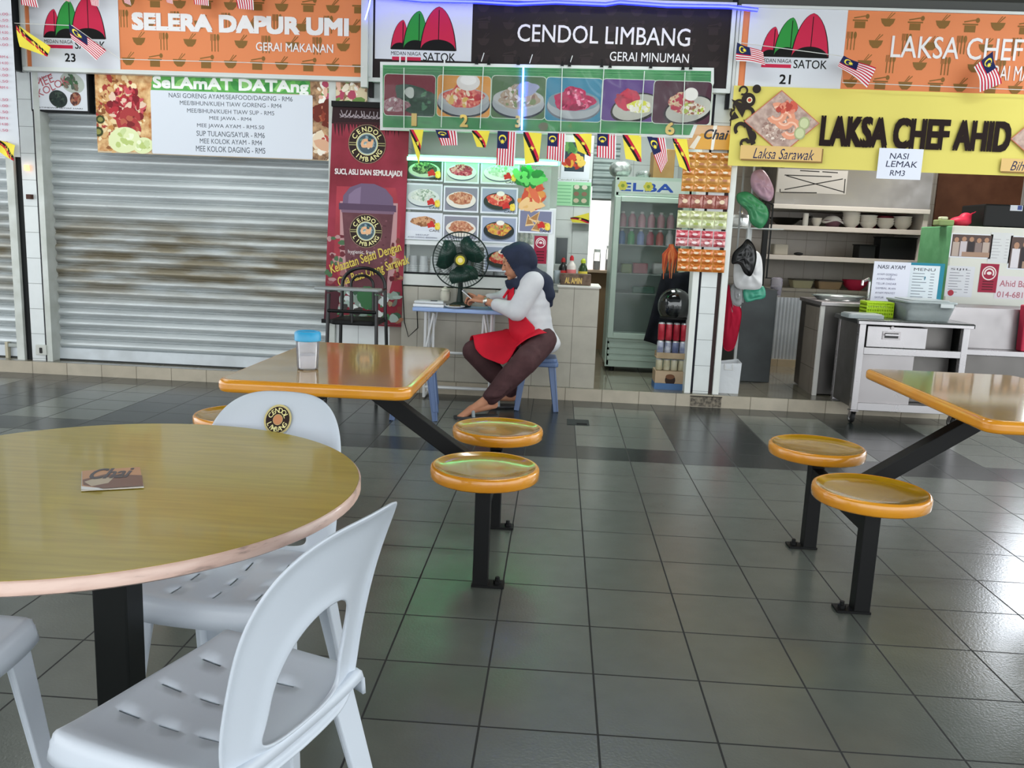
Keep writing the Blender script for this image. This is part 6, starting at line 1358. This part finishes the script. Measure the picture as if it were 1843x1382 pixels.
b = MB(); b.box(cx0+.05, c.x, cy0+.03, cy0+.045, .155, ct-.245, SS); b.build('front_panel', o, smooth=0)
b = MB(); b.box(cx0+.045, cx1-.045, cy0+.16, cy0+.17, .155, ct-.03, SSD); b.build('inner_panel', o, smooth=0)
a, c = at(1546, 583, cy0), at(1666, 618, cy0)
b = MB(); b.box(cx0+.055, c.x, cy0-.006, cy0+.15, ct-.19, ct-.042, SSB); d = b.build('drawer', o, smooth=0, bevel=.003)
p = at(1604, 604, cy0-.006)
b = MB(); b.box(p.x-.062, p.x+.062, cy0-.012, cy0-.006, p.z-.028, p.z+.028, SS); b.box(p.x-.048, p.x+.048, cy0-.013, cy0-.0115, p.z-.018, p.z+.018, mat('3a3a3a', .4, .6)); b.box(p.x-.05, p.x+.05, cy0-.03, cy0-.012, p.z+.0, p.z+.012, SSB); b.build('handle', d, smooth=0, bevel=.002)
b = MB(); b.lathe([(.012, 0), (.012, .01), (0, .01)], (p.x, cy0-.006, p.z+.055), SS, 14, (0, -1, 0)); b.build('lock', d)
for x in (cx0+.025, cx1-.03):
    for y in (cy0+.025, cy1-.03):
        b = MB(); b.box(x-.03, x+.03, y-.03, y+.03, .092, .1, SS); b.bar((x-.018, y, .092), (x-.018, y+.02, .042), .004, .04, SS, (0, 1, 0)); b.bar((x+.018, y, .092), (x+.018, y+.02, .042), .004, .04, SS, (0, 1, 0)); w = b.build('castor', o, smooth=0)
        b = MB(); b.lathe([(.012, -.014), (.036, -.014), (.041, -.006), (.041, .006), (.036, .014), (.012, .014)], (x, y+.02, .0415), mat('1c1c1c', .6), 22, (1, 0, 0)); b.lathe([(0, -.0145), (.022, -.0145), (.022, .0145), (0, .0145)], (x, y+.02, .0415), mat('b9b9b6', .4), 18, (1, 0, 0)); b.build('wheel', w)
# on the trolley
zt_ = ct+.0035
p = at(1550, 570, 4.5); b = MB(); b.prism(rpoly(p.x-.11, p.x+.14, 4.43, 4.62, .02), zt_, zt_+.028, mat('8e9698', .35), 'z'); b.prism(rpoly(p.x-.1, p.x+.13, 4.44, 4.61, .02), zt_+.028, zt_+.034, mat('a9b0b2', .3), 'z'); tag(b.build('grey_tray', smooth=0, bevel=.004), 'flat grey tray lying on the trolley top', 'tray')
p = at(1583, 570, 4.62); LM = mat('a9cc20', .4); o = thing('lime_basket', 'lime green plastic basket with holes on the trolley', 'basket', (p.x, 4.70, zt_)); b = MB(); x0, x1, y0, y1, h = p.x-.09, p.x+.1, 4.64, 4.78, .105
def wallg(P0, P1, n):
    for j in range(4):
        z0 = zt_+.012+h*j/4.2; b.bar(P0+Vector((0, 0, z0)), P1+Vector((0, 0, z0)), .004, .012, LM)
    for i in range(n+1): q = P0.lerp(P1, i/n); b.bar(q+Vector((0, 0, zt_)), q+Vector((0, 0, zt_+h)), .009, .004, LM, (1, 0, 0))
for A, B_ in (((x0, y0, 0), (x1, y0, 0)), ((x1, y0, 0), (x1, y1, 0)), ((x1, y1, 0), (x0, y1, 0)), ((x0, y1, 0), (x0, y0, 0))): wallg(Vector(A), Vector(B_), 11)
b.build('mesh_wall', o, smooth=0)
b = MB(); b.box(x0, x1, y0, y1, zt_, zt_+.006, LM); b.build('base', o, smooth=0)
b = MB(); b.box(x0+.006, x1-.006, y0+.006, y1-.006, zt_+.006, zt_+.07, mat('98bb1e', .5)); b.build('liner', o, smooth=0)
b = MB(); z = zt_+h; [b.bar(A, B_, .012, .012, LM) for A, B_ in (((x0, y0, z), (x1, y0, z)), ((x1, y0, z), (x1, y1, z)), ((x1, y1, z), (x0, y1, z)), ((x0, y1, z), (x0, y0, z)))]; b.build('rim', o, smooth=0, bevel=.003)
p = at(1660, 572, 4.56); o = thing('clear_tub', 'large clear storage tub with lid on the trolley', 'tub', (p.x, 4.62, zt_)); TUB = glassy('aeb8b8', .42, .15)
b = MB(); n = 0
lo, hi = rpoly(p.x-.135, p.x+.15, 4.47, 4.80, .03, 4), rpoly(p.x-.165, p.x+.18, 4.44, 4.83, .035, 4); N_ = len(lo)
b.add([(x, y, zt_+.001) for x, y in lo]+[(x, y, zt_+.125) for x, y in hi], [tuple(range(N_))]+[(i, (i+1) % N_, N_+(i+1) % N_, N_+i) for i in range(N_)], TUB); b.build('clear_wall', o, smooth=40, solid=.003)
b = MB(); b.prism(rpoly(p.x-.175, p.x+.19, 4.435, 4.84, .035, 4), zt_+.125, zt_+.14, mat('9aa3a4', .3), 'z'); b.prism(rpoly(p.x-.13, p.x+.15, 4.47, 4.8, .035, 4), zt_+.14, zt_+.148, mat('a8b0b1', .3), 'z'); b.build('lid', o, smooth=0, bevel=.004)
b = MB(); b.box(p.x+.06, p.x+.15, 4.425, 4.436, zt_+.1, zt_+.128, mat('c4cacb', .3)); b.build('clip_handle', o, smooth=0, bevel=.003)
# ---- sink counter behind the trolley
ky0, ky1 = 4.97, 5.55; kx0 = at(1472, 640, ky0).x; kz = at(1482, 543, ky0).z
o = thing('steel_counter', 'long stainless counter with low splashback behind the trolley', 'counter', (kx0+.8, 5.25, ZF))
b = MB(); b.box(kx0, 3.7, ky0+.02, ky1, ZF+.012, kz-.03, SSD); b.build('body', o, smooth=0)
b = MB(); b.box(kx0-.012, kx0+.02, ky0, ky0+.03, ZF+.001, kz-.02, mat('d2d0cc', .4)); b.build('post', o, smooth=0, bevel=.003)
zr = at(1790, 632, ky0).z
b = MB(); b.box(kx0-.02, 3.7, ky0-.02, ky1, kz-.03, kz, SS); b.build('worktop', o, smooth=0, bevel=.004)
xq = cx1+.33
b = MB(); b.box(xq-.3, 3.7, ky0-.16, ky0+.019, zr-.02, zr+.02, SSB); b.box(xq-.3, 3.7, ky0-.14, ky0+.019, ZF+.002, zr-.02, SSD); b.build('low_cabinet', o, smooth=0, bevel=.003)
b = MB(); b.box(xq-.3, 3.7, ky0-.05, ky0-.035, zr+.02, kz+.01, SS); b.build('splashback', o, smooth=0, bevel=.003)
p = at(1563, 528, 5.3); b = MB(); b.tube([(p.x, 5.3, kz+.002), (p.x, 5.3, kz+.16), (p.x-.03, 5.25, kz+.18), (p.x-.09, 5.2, kz+.16), (p.x-.09, 5.2, kz+.13)], .011, steel('d0d0d0', .15), 10); b.lathe([(.02, 0), (.02, .02), (.0, .02)], (p.x, 5.3, kz+.001), SS, 14); tag(b.build('faucet'), 'small chrome faucet on the steel counter beside the handwritten menu', 'faucet')
p = at(1510, 534, 5.2); b = MB(); b.lathe([(0, 0), (.16, 0), (.2, .03), (.21, .032), (.21, .038), (.19, .036), (.15, .01), (0, .01)], (p.x+.02, 5.28, kz+.001), glassy('b8c4c0', .5, .08), 32, sy=.7, caps=False); tag(b.build('glass_dish'), 'wide shallow glass dish on the steel counter', 'dish')
# side of a tiled stand left of the counter, ribbed panel
b = MB(); xa = kx0-.004; ye = next(y/100 for y in range(505, 700) if at(1447, 600, y/100).x > xa); b.box(xa-.004, xa, 5.02, ye, ZF, kz-.05, tiles('7d756c', '776f66', '59534c', .3, .3, .004, .3, axes='yz')); struct(b.build('wall_low_side', smooth=0))
YRb = 6.56; a, c = at(1384, 534, YRb), at(1447, 648, YRb)
o = thing('ribbed_panel', 'pale ribbed plastic panel standing at the back of the noodle stall', 'panel', ((a.x+c.x)/2, YRb, ZF)); b = MB(); n = 44
b.add([(a.x+(c.x+.35-a.x)*i/n, YRb-(.008 if i % 2 else 0), z) for z in (c.z, a.z) for i in range(n+1)], [(i, i+1, n+2+i, n+1+i) for i in range(n)], mix('b4bac2', 'a4aab2', None, 4, .35)); b.box(a.x, c.x+.35, YRb+.001, YRb+.03, c.z, a.z, mat('9aa0a6', .5)); b.build('ribs', o, smooth=0)
b = MB(); b.box(a.x-.02, c.x+.37, YRb-.02, YRb+.05, ZF+.001, c.z-.001, tiles('b7a890', 'af9f87', '6b6455', .2, .2, .004, .4, axes='xz')); b.build('tiled_plinth', o, smooth=0)
# ledge on the back wall with tubs
zl_ = at(1450, 519, 6.75).z
b = MB(); b.box(1.6, 3.6, 6.7, YB, zl_-.03, zl_, TBG); b.box(1.6, 3.6, 6.72, YB, ZF, zl_-.03, TBG); struct(b.build('wall_ledge', smooth=0))
def tub(px, w, h, c, l, lab, l_=0):
    p = at(px, 518, 6.82); o = thing('storage_tub', lab, 'tub', (p.x, 6.84, zl_)); b = MB(); b.add([(x, y, zl_+.001) for x, y in rpoly(p.x-w*.42, p.x+w*.42, 6.78, 6.92, .02, 4)]+[(x, y, zl_+h) for x, y in rpoly(p.x-w*.5, p.x+w*.5, 6.76, 6.94, .02, 4)], [tuple(range(20))[::-1], tuple(range(20, 40))]+[(i, (i+1) % 20, 20+(i+1) % 20, 20+i) for i in range(20)], mat(c, .45)); b.build('tub_wall', o, smooth=40)
    b = MB(); b.prism(rpoly(p.x-w*.52, p.x+w*.52, 6.75, 6.95, .02, 4), zl_+h, zl_+h+.012, mat(l, .4), 'z'); b.build('lid', o, smooth=0)
tub(1442, .21, .075, 'a8a184', '4a463c', 'small beige tub on the wall ledge, farthest from the menus')
tub(1491, .24, .075, 'a0866a', '3c342c', 'brown tub with dark lid in the middle of the wall ledge')
p = at(1539, 520, 6.82); b = MB(); b.lathe([(0, .001), (.06, .001), (.11, .05), (.122, .1), (.115, .1), (.1, .05), (.05, .012), (0, .012)], (p.x, 6.84, zl_), mat('c0304e', .4), 26, caps=False); tag(b.build('pink_bowl'), 'pink plastic bowl on the wall ledge next to the brown tub', 'bowl')
# ---- hood cabinet and plate rack
YH = 6.55; hx0, hx1 = at(1395, 350, YH).x, at(1676, 350, YH).x
zA, zB_, zC, zD = at(1400, 300, YH).z, at(1400, 371, YH).z, at(1392, 404, YH).z, at(1390, 458, YH).z
o = thing('plate_rack', 'steel wall cabinet with two open plate shelves below it', 'rack', ((hx0+hx1)/2, YH+.3, zD))
b = MB(); b.box(hx0, hx1, YH, YB, zB_+.02, zA+.35, steel('807d7b', .36)); b.build('cabinet', o, smooth=0)
b = MB(); b.box(hx0-.02, hx1, YH-.03, YB, zB_-.022, zB_+.02, mat('bfbab2', .4)); b.build('cabinet_edge', o, smooth=0, bevel=.004)
for z in (zC, zD): b = MB(); b.box(hx0-.03, hx1-.03, YH, YB, z-.045, z, mat('b5aea6', .45)); b.build('shelf', o, smooth=0, bevel=.003)
b = MB(); b.box(hx1-.045, hx1, YH, YB, zD-.06, zB_, mat('b9b3ab', .45)); b.build('end_panel', o, smooth=0)
b = MB(); b.box(hx0-.08, hx0-.035, YH-.02, YH+.03, zD-.35, zB_+.1, mat('17191a', .5)); b.build('post', o, smooth=0)
s3 = sheetY(YH-.0005); s3.rect(1401, 303, 1522, 350, mat('a09e98', .5)); K = mat('1c1a1a', .6)
for l in (((1412, 315), (1497, 318)), ((1415, 316), (1520, 346)), ((1412, 341), (1517, 322)), ((1405, 301), (1412, 301)), ((1404, 340), (1404, 346)), ((1405, 346), (1470, 347)), ((1521, 322), (1519, 348)), ((1440, 307), (1475, 309)), ((1480, 309), (1508, 311))): s3.line(l, .009, K)
s3.done('packing_label', o)
bw_ = None
def bowl_stack(px, n, lab, grp, r=.083, col='d6d0c6', Y=YH+.16):
    p = at(px, 404, Y); first = None
    for i in range(n):
        z = zC+.001+.0215*i
        if first is None:
            first = thing('soup_bowl', lab, 'bowl', (p.x, Y, z), grp); b = MB(); b.lathe([(0, .002), (r*.5, .0), (r*.52, .008), (r*.85, .035), (r, .06), (r*.97, .06), (r*.8, .036), (r*.45, .012), (0, .011)], (p.x, Y, z), mat(col, .3), 28, caps=False); b.build('bowl_wall', first)
        else: dup(first, Vector((p.x+rnd.uniform(-.002, .002), Y, z)))
bowl_stack(1531, 5, 'white soup bowl in the stack next to the covered bowl on the shelf', 'bowls of the stack by the covered bowl')
bowl_stack(1562, 4, 'white soup bowl in the second stack on the plate shelf', 'bowls of the second stack')
bowl_stack(1593, 3, 'white soup bowl in the lowest of the stacks on the plate shelf', 'bowls of the lowest stack')
bowl_stack(1624, 4, 'white soup bowl in the stack at the shelf end panel', 'bowls of the stack by the end panel')
bowl_stack(1469, 2, 'pale small plate in the short stack beside the white cylinder', 'plates by the white cylinder', .05)
for i, px in enumerate((1533, 1565, 1591, 1617)):
    p = at(px, 404, YH+.42); b = MB(); b.lathe([(0, .001), (.06, .001), (.06, .05), (.07, .135), (.063, .135), (.052, .05), (0, .02)], (p.x, YH+.42, zC), mat('a83a4c', .5), 24, caps=False); tag(b.build('red_basin'), 'red plastic basin standing behind the white bowl stacks', 'basin', 'red basins behind the bowls')
p = at(1449, 404, YH+.12); b = MB(); b.lathe([(0, .001), (.026, .001), (.026, .12), (.02, .12), (.02, .01), (0, .01)], (p.x, YH+.12, zC), mat('dcd8d2', .4), 18, caps=False); tag(b.build('white_cylinder'), 'upright white cylinder on the plate shelf beside the wok', 'canister')
p = at(1413, 400, YH+.3); b = MB(); b.lathe([(0, .0), (.08, .012), (.15, .07), (.158, .075), (.14, .07), (.07, .02), (0, .01)], (p.x, YH+.3, zC+.001), mat('232220', .35, .5), 28, caps=False); b.tube([(p.x+.14, YH+.25, zC+.07), (p.x+.2, YH+.12, zC+.09)], .012, mat('232220', .4), 8); tag(b.build('dark_wok'), 'dark wok at the shelf end nearest the black post', 'wok')
p = at(1498, 404, YH+.15); o = thing('covered_bowl', 'mauve bowl under a white cloth on the plate shelf', 'bowl', (p.x, YH+.15, zC)); b = MB(); b.lathe([(0, .001), (.05, .001), (.085, .05), (.09, .065), (0, .066)], (p.x, YH+.15, zC), mat('6a4a54', .5), 24, caps=False); b.build('bowl_wall', o)
b = MB(); b.grid(lambda s, t: Vector((p.x+.1*t*math.cos(2*PI*s), YH+.15+.1*t*math.sin(2*PI*s), zC+.075+.035*(1-t*t)+.012*math.sin(6*PI*s)*t*t-.03*t**4)), 28, 8, mat('d8d4d2', .8), clu=True); b.build('cloth', o, smooth=180)
for px, w, h, lab in ((1557, .15, .12, 'small black tray stood on the lower plate shelf'), (1611, .33, .2, 'large black tray stood on the lower plate shelf by the end panel')):
    p = at(px, 462, YH+.1); b = MB(); b.box(p.x-w/2, p.x+w/2, YH+.06, YH+.24, zD+.001, zD+min(h, zC-zD-.075), mat('0e0f10', .5)); b.box(p.x-w/2-.008, p.x+w/2+.008, YH+.05, YH+.25, zD+min(h, zC-zD-.075), zD+min(h, zC-zD-.075)+.01, mat('121314', .45)); tag(b.build('black_tray', smooth=0, bevel=.006), lab, 'tray')
p = at(1402, 458, YH+.12); b = MB(); b.prism(rpoly(p.x-.07, p.x+.07, YH+.06, YH+.2, .02), zD+.001, zD+.1, mat('8f8b80', .5), 'z'); tag(b.build('grey_tub', smooth=0, bevel=.006), 'grey brown tub at the black post end of the lower shelf', 'tub')
p = at(1437, 458, YH+.1); b = MB(); b.ball((p.x, YH+.1, zD+.016), (.045, .03, .015), mat('141414', .5), 14); tag(b.build('dark_saucer'), 'small dark saucer lying on the lower plate shelf', 'saucer')
p = at(1398, 505, 6.2); o = thing('wine_carafe', 'clear hanging glass with a dark drink before the back ledge', 'carafe', at(1398, 515, 6.2)); b = MB(); b.lathe([(.05, -.14), (.055, .0), (.05, .02), (.03, .03)], p, glassy('c8c4d4', .35, .08), 18, caps=False); b.build('glass', o); b = MB(); b.lathe([(0, -.13), (.045, -.13), (.048, -.06), (0, -.06)], p, mat('2a2230', .4), 18); b.build('drink', o)
b = MB(); b.bar((p.x-.09, 6.22, p.z+.02), (p.x-.09, 6.22, zB_), .012, .012, mat('17191a', .5)); b.bar((p.x-.1, 6.22, p.z+.02), (p.x, 6.21, p.z+.02), .01, .01, mat('17191a', .5)); struct(b.build('trim_6', smooth=0))
b = MB(); b.bar((p.x-.09, 6.24, zB_), (p.x-.09, YH+.1, zB_+.05), .012, .012, mat('17191a', .5)); struct(b.build('trim_7', smooth=0))
# ---- cabinet fridge with papers
YV = 5.62; vx0 = at(1703, 500, YV).x; vz = at(1705, 406, YV).z
o = thing('food_cabinet', 'old green sided cabinet with white front covered in papers', 'cabinet', (vx0+.35, YV+.3, ZF)); b = MB(); b.box(vx0, vx0+.72, YV, YV+.62, ZF+.001, vz, mix('6fae7c', '5f9d6d', None, 8, .5)); b.build('body', o, smooth=0, bevel=.008)
b = MB(); b.box(vx0-.006, vx0+.726, YV-.03, YV-.001, ZF+.3, vz+.002, mat('d9dad4', .4)); b.build('door', o, smooth=0, bevel=.008)
YP2 = YV-.032
def crowd(s, u0, u1, v0, v1):
    s.rrect(u0+.01, u1-.01, v0+.01, v1-.01, mat('5a4a48')); R = random.Random(int(u0*100)); w = u1-u0; h = v1-v0
    for i in range(5):
        x = u0+w*(.14+.18*i); y = v0+h*(.6+.1*R.random()); s.rrect(x-w*.08, x+w*.08, v0+.012, y, mat(R.choice(('d8d4dc', '3a3438', 'c8c0c8', '8a7a78', 'b8a8a0')))); s.elluv(x, y+h*.09, w*.055, h*.1, mat('b08870'))
    s.rrect(u0+w*.3, u1-.012, v0+.012, v0+h*.25, mat('a88a78'))
def lines(n, c, title=None, tc='5a5a64'):
    def f(s, u0, u1, v0, v1):
        w, h = u1-u0, v1-v0; R = random.Random(n)
        if title: s.textuv(title, u0+w*.12, u0+w*.85, v1-h*.15, v1-h*.07, mat(tc, .5), .01)
        for i in range(n):
            y = v1-h*(.22+.72*i/n); s.line([(u0+w*.1, y), (u0+w*R.uniform(.4, .62), y)], .005, mat(c, .5), False); s.line([(u0+w*.7, y), (u0+w*.84, y)], .005, mat(c, .5), False)
    return f
flat('group_photo', 'photo of people on the white cabinet front, beside its edge', 'photo', (1713, 419, 1782, 466), YP2, crowd)
flat('group_photo', 'photo of people at a table cut by the picture edge', 'photo', (1820, 424, 1900, 488), YP2, crowd)
flat('memo', 'pale scribbled memo between the two photos', 'note', (1784, 418, 1817, 474), YP2, lines(7, 'b0b0b8'), None, 'd4d6da')
flat('certificate', 'printed certificate with a red seal on the cabinet front', 'certificate', (1706, 478, 1748, 535), YP2, lambda s, a, c, d, e: (lines(8, '8a8a96', 'SIJIL')(s, a, c, d, e), s.elluv(a+.05, d+.03, .025, .025, mat('b03a4a'))), None, 'd8dae2')
flat('red_notice', 'dark red notice with white ring emblem on the white cabinet', 'notice', (1766, 474, 1792, 527), YP2, halal)
flat('phone_notice', 'white notice with red phone number at the cabinet edge', 'notice', (1794, 496, 1900, 542), YP2, lambda s, a, c, d, e: (s.text('Ahid Bakri', 1800, 504, 1862, 518, mat('b06a78', .5), .01), s.text('014-6816022', 1795, 524, 1872, 538, mat('b06a78', .5), .01)), None, 'dcd4dc')
z = vz+.003
p = at(1728, 400, YV+.2); b = MB(); R = random.Random(8)
b.ball((p.x, YV+.2, z+.04), (.09, .08, .045), mat('c8304a', .45), 18); b.ball((p.x+.04, YV+.2, z+.08), (.05, .05, .04), mat('d88a9a', .45), 14); b.limb((p.x+.06, YV+.2, z+.09), (p.x+.12, YV+.2, z+.13), .015, .006, mat('d8a8b0', .45), 8); o = b.build('pink_bag', remesh=.012, sm=2); tag(o, 'pink plastic bag of food on top of the green cabinet', 'bag')
p = at(1695, 402, YV+.2); b = MB(); b.box(p.x-.06, p.x+.07, YV+.12, YV+.24, z, z+.05, mat('8a9a6a', .5)); b.box(p.x-.04, p.x+.02, YV+.13, YV+.2, z+.05, z+.075, mat('c8ccae', .5)); tag(b.build('vegetable_pack', smooth=0, bevel=.01), 'small pale green pack on the cabinet top next to the pink bag', 'pack')
a, c = at(1772, 366, YV+.1), at(1900, 408, YV+.1); o = thing('black_appliance', 'black box shaped appliance with pale sticker on top of the cabinet', 'appliance', (a.x+.3, YV+.3, z)); b = MB(); b.box(a.x, a.x+.5, YV+.08, YV+.5, z, z+.19, mat('101112', .4)); b.build('housing', o, smooth=0, bevel=.012)
s3 = sheetY(YV+.0795); s3.rect(1819, 369, 1840, 380, mat('c8ccd8', .4)); s3.rect(1832, 370, 1839, 378, mat('3a4a8a', .4)); s3.done('sticker', o)
# menus standing on the counter
def standing(name, lab, rect, Y, base, draw, tilt=0):
    u = sheetY(Y).rectuv(*rect); o = thing(name, lab, 'menu', ((u[0]+u[1])/2, Y, kz)); b = MB(); b.box(u[0], u[1], Y, Y+.006, kz+.008, u[3], mat(base, .5)); b.build('board', o, smooth=0); s = sheetY(Y-.0005); draw(s, u[0], u[1], kz+.01, u[3]); s.done('print', o)
    b = MB(); b.bar(((u[0]+u[1])/2, Y+.006, u[3]-.1), ((u[0]+u[1])/2, Y+.1, kz+.012), .04, .004, mat(base, .5), (1, 0, 0)); b.build('stand', o, smooth=0)
def hand(s, u0, u1, v0, v1):
    s.textuv('NASI AYAM', u0+.03, u1-.04, v1-.055, v1-.025, mat('3a3a50', .5), .004, .1)
    for i, t in enumerate(('AYAM GORENG', 'AYAM MERAH', 'TELUR DADAR', 'SAMBAL IKAN', 'AYAM PENYET', 'SAYUR')): s.textuv(t, u0+.03, u0+.03+.014*len(t), v1-.105-.036*i, v1-.09-.036*i, mat('6a6a88', .5), 0, .1)
standing('handwritten_menu', 'white handwritten menu sheet standing on the steel counter', (1574, 470, 1632, 540), 5.1, 'd8dae8', hand)
def mtyped(s, u0, u1, v0, v1): s.rrect(u0+.025, u1-.035, v0+.01, v1-.02, mat('d4dde4', .5)); lines(9, '6a7480', 'MENU')(s, u0+.025, u1-.035, v0+.01, v1-.02)
standing('board_menu', 'typed menu on a teal board standing on the steel counter', (1634, 472, 1693, 540), 5.14, '2a8098', mtyped)
# ---- things hanging at the pillar, dark cabinet
YN = 5.5; a, c = at(1334, 545, YN), at(1384, 688, YN)
o = thing('dark_cabinet', 'narrow dark metal cabinet behind the hanging bags', 'cabinet', ((a.x+c.x)/2, YN+.3, ZF)); b = MB(); b.box(a.x, c.x, YN, YN+.75, ZF+.001, a.z+.12, mix('3a3f40', '2e3233', None, 4, .4, .4)); b.build('body', o, smooth=0, bevel=.004)
b = MB(); b.box(a.x-.022, a.x, YN-.01, YN+.02, ZF+.002, a.z+.12, mat('d0d4d6', .4)); b.build('corner_post', o, smooth=0)
b = MB(); b.box(1.1, c.x, YN-.01, YN+.3, at(1340, 409, YN).z-.01, at(1340, 409, YN).z, mat('c0c4c4', .35)); b.build('shelf', o, smooth=0)
b = MB(); b.box(a.x+.02, a.x+.06, YN+.1, YN+.14, a.z+.12, at(1340, 409, YN).z-.01, mat('c0c4c4', .35)); b.build('shelf_post', o, smooth=0)
zs_ = at(1340, 409, YN).z+.001; p = at(1333, 400, YN+.1)
o = thing('steel_pot', 'small shiny pot with lid on the shelf behind the green bag', 'pot', (p.x, YN+.12, zs_)); b = MB(); b.lathe([(0, 0), (.085, 0), (.09, .01), (.09, .075), (0, .075)], (p.x, YN+.12, zs_), steel('d0d2d2', .18), 26, caps=False); b.build('pot_body', o); b = MB(); b.lathe([(.093, .076), (.08, .1), (.02, .12), (.016, .135), (0, .137)], (p.x, YN+.12, zs_), steel('c4c8c8', .2), 26, caps=False); b.build('lid', o)
YW_ = 4.99
b = MB(); xb = at(1347, 420, 5.2).x; b.box(xb-.006, xb+.006, 5.19, 5.205, at(1347, 545, 5.2).z, 2.5, mat('c4c8ca', .4)); xb2 = at(1317, 560, 5.2).x; b.box(xb2-.006, xb2+.006, 5.19, 5.205, .7, 2.5, mat('8a8c8c', .5)); struct(b.build('trim_8', smooth=0))
def bag(name, lab, pts, col, Y=YW_, thick=.06, rough=.35, al=None, sd=0):
    """a hanging plastic bag: the outline bulges to a pillow, with creases"""
    q = [at(x, y, Y) for x, y in pts]; cx = sum(p.x for p in q)/len(q); cz = sum(p.z for p in q)/len(q); n = len(q)*4; R = random.Random(sd); ph = [R.random()*6 for _ in range(4)]
    ol = []
    for i in range(len(q)):
        for k in range(4):
            t = k/4; p0, p1, p2, p3 = q[i-1], q[i], q[(i+1) % len(q)], q[(i+2) % len(q)]
            ol.append(0.5*((2*p1)+(p2-p0)*t+(2*p0-5*p1+4*p2-p3)*t*t+(3*p1-p0-3*p2+p3)*t**3))
    b = MB(); m = mat(col, rough) if al is None else glassy(col, al, .15); N = 9
    def S(s, t, sg):
        p = ol[int(round(s*n)) % n]; v = Vector((cx+(p.x-cx)*t, Y, cz+(p.z-cz)*t)); d = math.sqrt(max(0, 1-t*t))*thick
        v.y = Y+sg*(d*(1+.25*math.sin(7*2*PI*s+ph[0]+3*t)*t)+.006*math.sin(11*t+ph[1]))
        return v
    for sg in (-1, 1): b.grid(lambda s, t: S(s, t, sg), n, N, m, clu=True)
    return tag(b.build(name, smooth=180), lab, 'bag' if 'bag' in name else 'cloth')
bag('plastic_bag', 'pinkish plastic bag hanging at the top by the steel cabinet', [(1357, 308), (1374, 306), (1387, 325), (1393, 345), (1386, 362), (1368, 356), (1354, 340), (1351, 322)], 'b490a4', 5.14, .05, sd=1)
bag('plastic_bag', 'crumpled green plastic bag hanging by the pillar', [(1327, 349), (1345, 345), (1362, 356), (1380, 372), (1383, 392), (1370, 411), (1352, 402), (1345, 380), (1328, 364)], '3c8a5c', 5.13, .05, sd=2)
bag('plastic_bag', 'white carrier bag hanging below the black bag', [(1325, 462), (1340, 455), (1362, 452), (1371, 468), (1372, 500), (1368, 519), (1345, 521), (1324, 516), (1320, 490)], 'd8d8da', 5.125, .06, sd=3)
bag('plastic_bag', 'black plastic bag knotted over the white carrier bag', [(1346, 430), (1359, 446), (1361, 470), (1352, 496), (1340, 492), (1331, 476), (1317, 474), (1320, 455), (1335, 441)], '0c0d0f', 4.995, .035, .3, sd=4)
bag('plastic_bag', 'teal green bag tucked under the white carrier bag', [(1338, 522), (1355, 518), (1374, 515), (1377, 535), (1360, 540), (1342, 543)], '3f9a80', 5.165, .025, sd=5)
bag('plastic_bag', 'clear plastic bag of grey scraps beside the teal bag', [(1318, 512), (1334, 516), (1337, 535), (1333, 551), (1320, 548), (1315, 530)], 'a8aaac', 5.172, .018, .3, .55, sd=6)
bag('red_cloth', 'red cloth hanging behind the pillar edge', [(1311, 512), (1318, 540), (1334, 556), (1331, 590), (1320, 628), (1302, 625), (1304, 570)], 'b01a38', 5.215, .03, .8, sd=7)
a, c = at(1298, 650, 4.87), at(1328, 710, 4.87)
o = thing('paper_bag', 'open white bag standing on the platform beside the pillar', 'bag', ((a.x+c.x)/2, 4.93, ZF)); b = MB(); lo = [(a.x, 4.87), (c.x, 4.87), (c.x, 5.02), (a.x, 5.02)]
b.add([(x, y, ZF+.002) for x, y in lo]+[(x+(.008 if x > a.x+.05 else -.0), y, a.z-.02+.012*((i*7) % 3)) for i, (x, y) in enumerate(lo)], [(0, 1, 2, 3), (0, 1, 5, 4), (1, 2, 6, 5), (2, 3, 7, 6), (3, 0, 4, 7)], mat('cfd2d6', .7, bump=.2, bscale=20)); b.build('bag_wall', o, smooth=0, solid=.003)
b = MB(); b.tube([(a.x+.03, 4.868, a.z-.02), (a.x+.03, 4.85, a.z-.06), (a.x+.09, 4.85, a.z-.06), (a.x+.09, 4.868, a.z-.02)], .005, mat('c8c8c8', .6), 6); b.build('handle', o)
b = MB(); a = at(1840, 548, 4.9); b.prism([(a.x, zr+.021), (a.x+.06, zr+.021), (a.x+.08, a.z), (a.x-.01, a.z)], 4.83, 4.91, mat('b8304a', .5)); o = b.build('red_pail', smooth=0, bevel=.01); tag(o, 'red plastic pail at the picture edge on the steel counter', 'pail')
o.location.z += .0
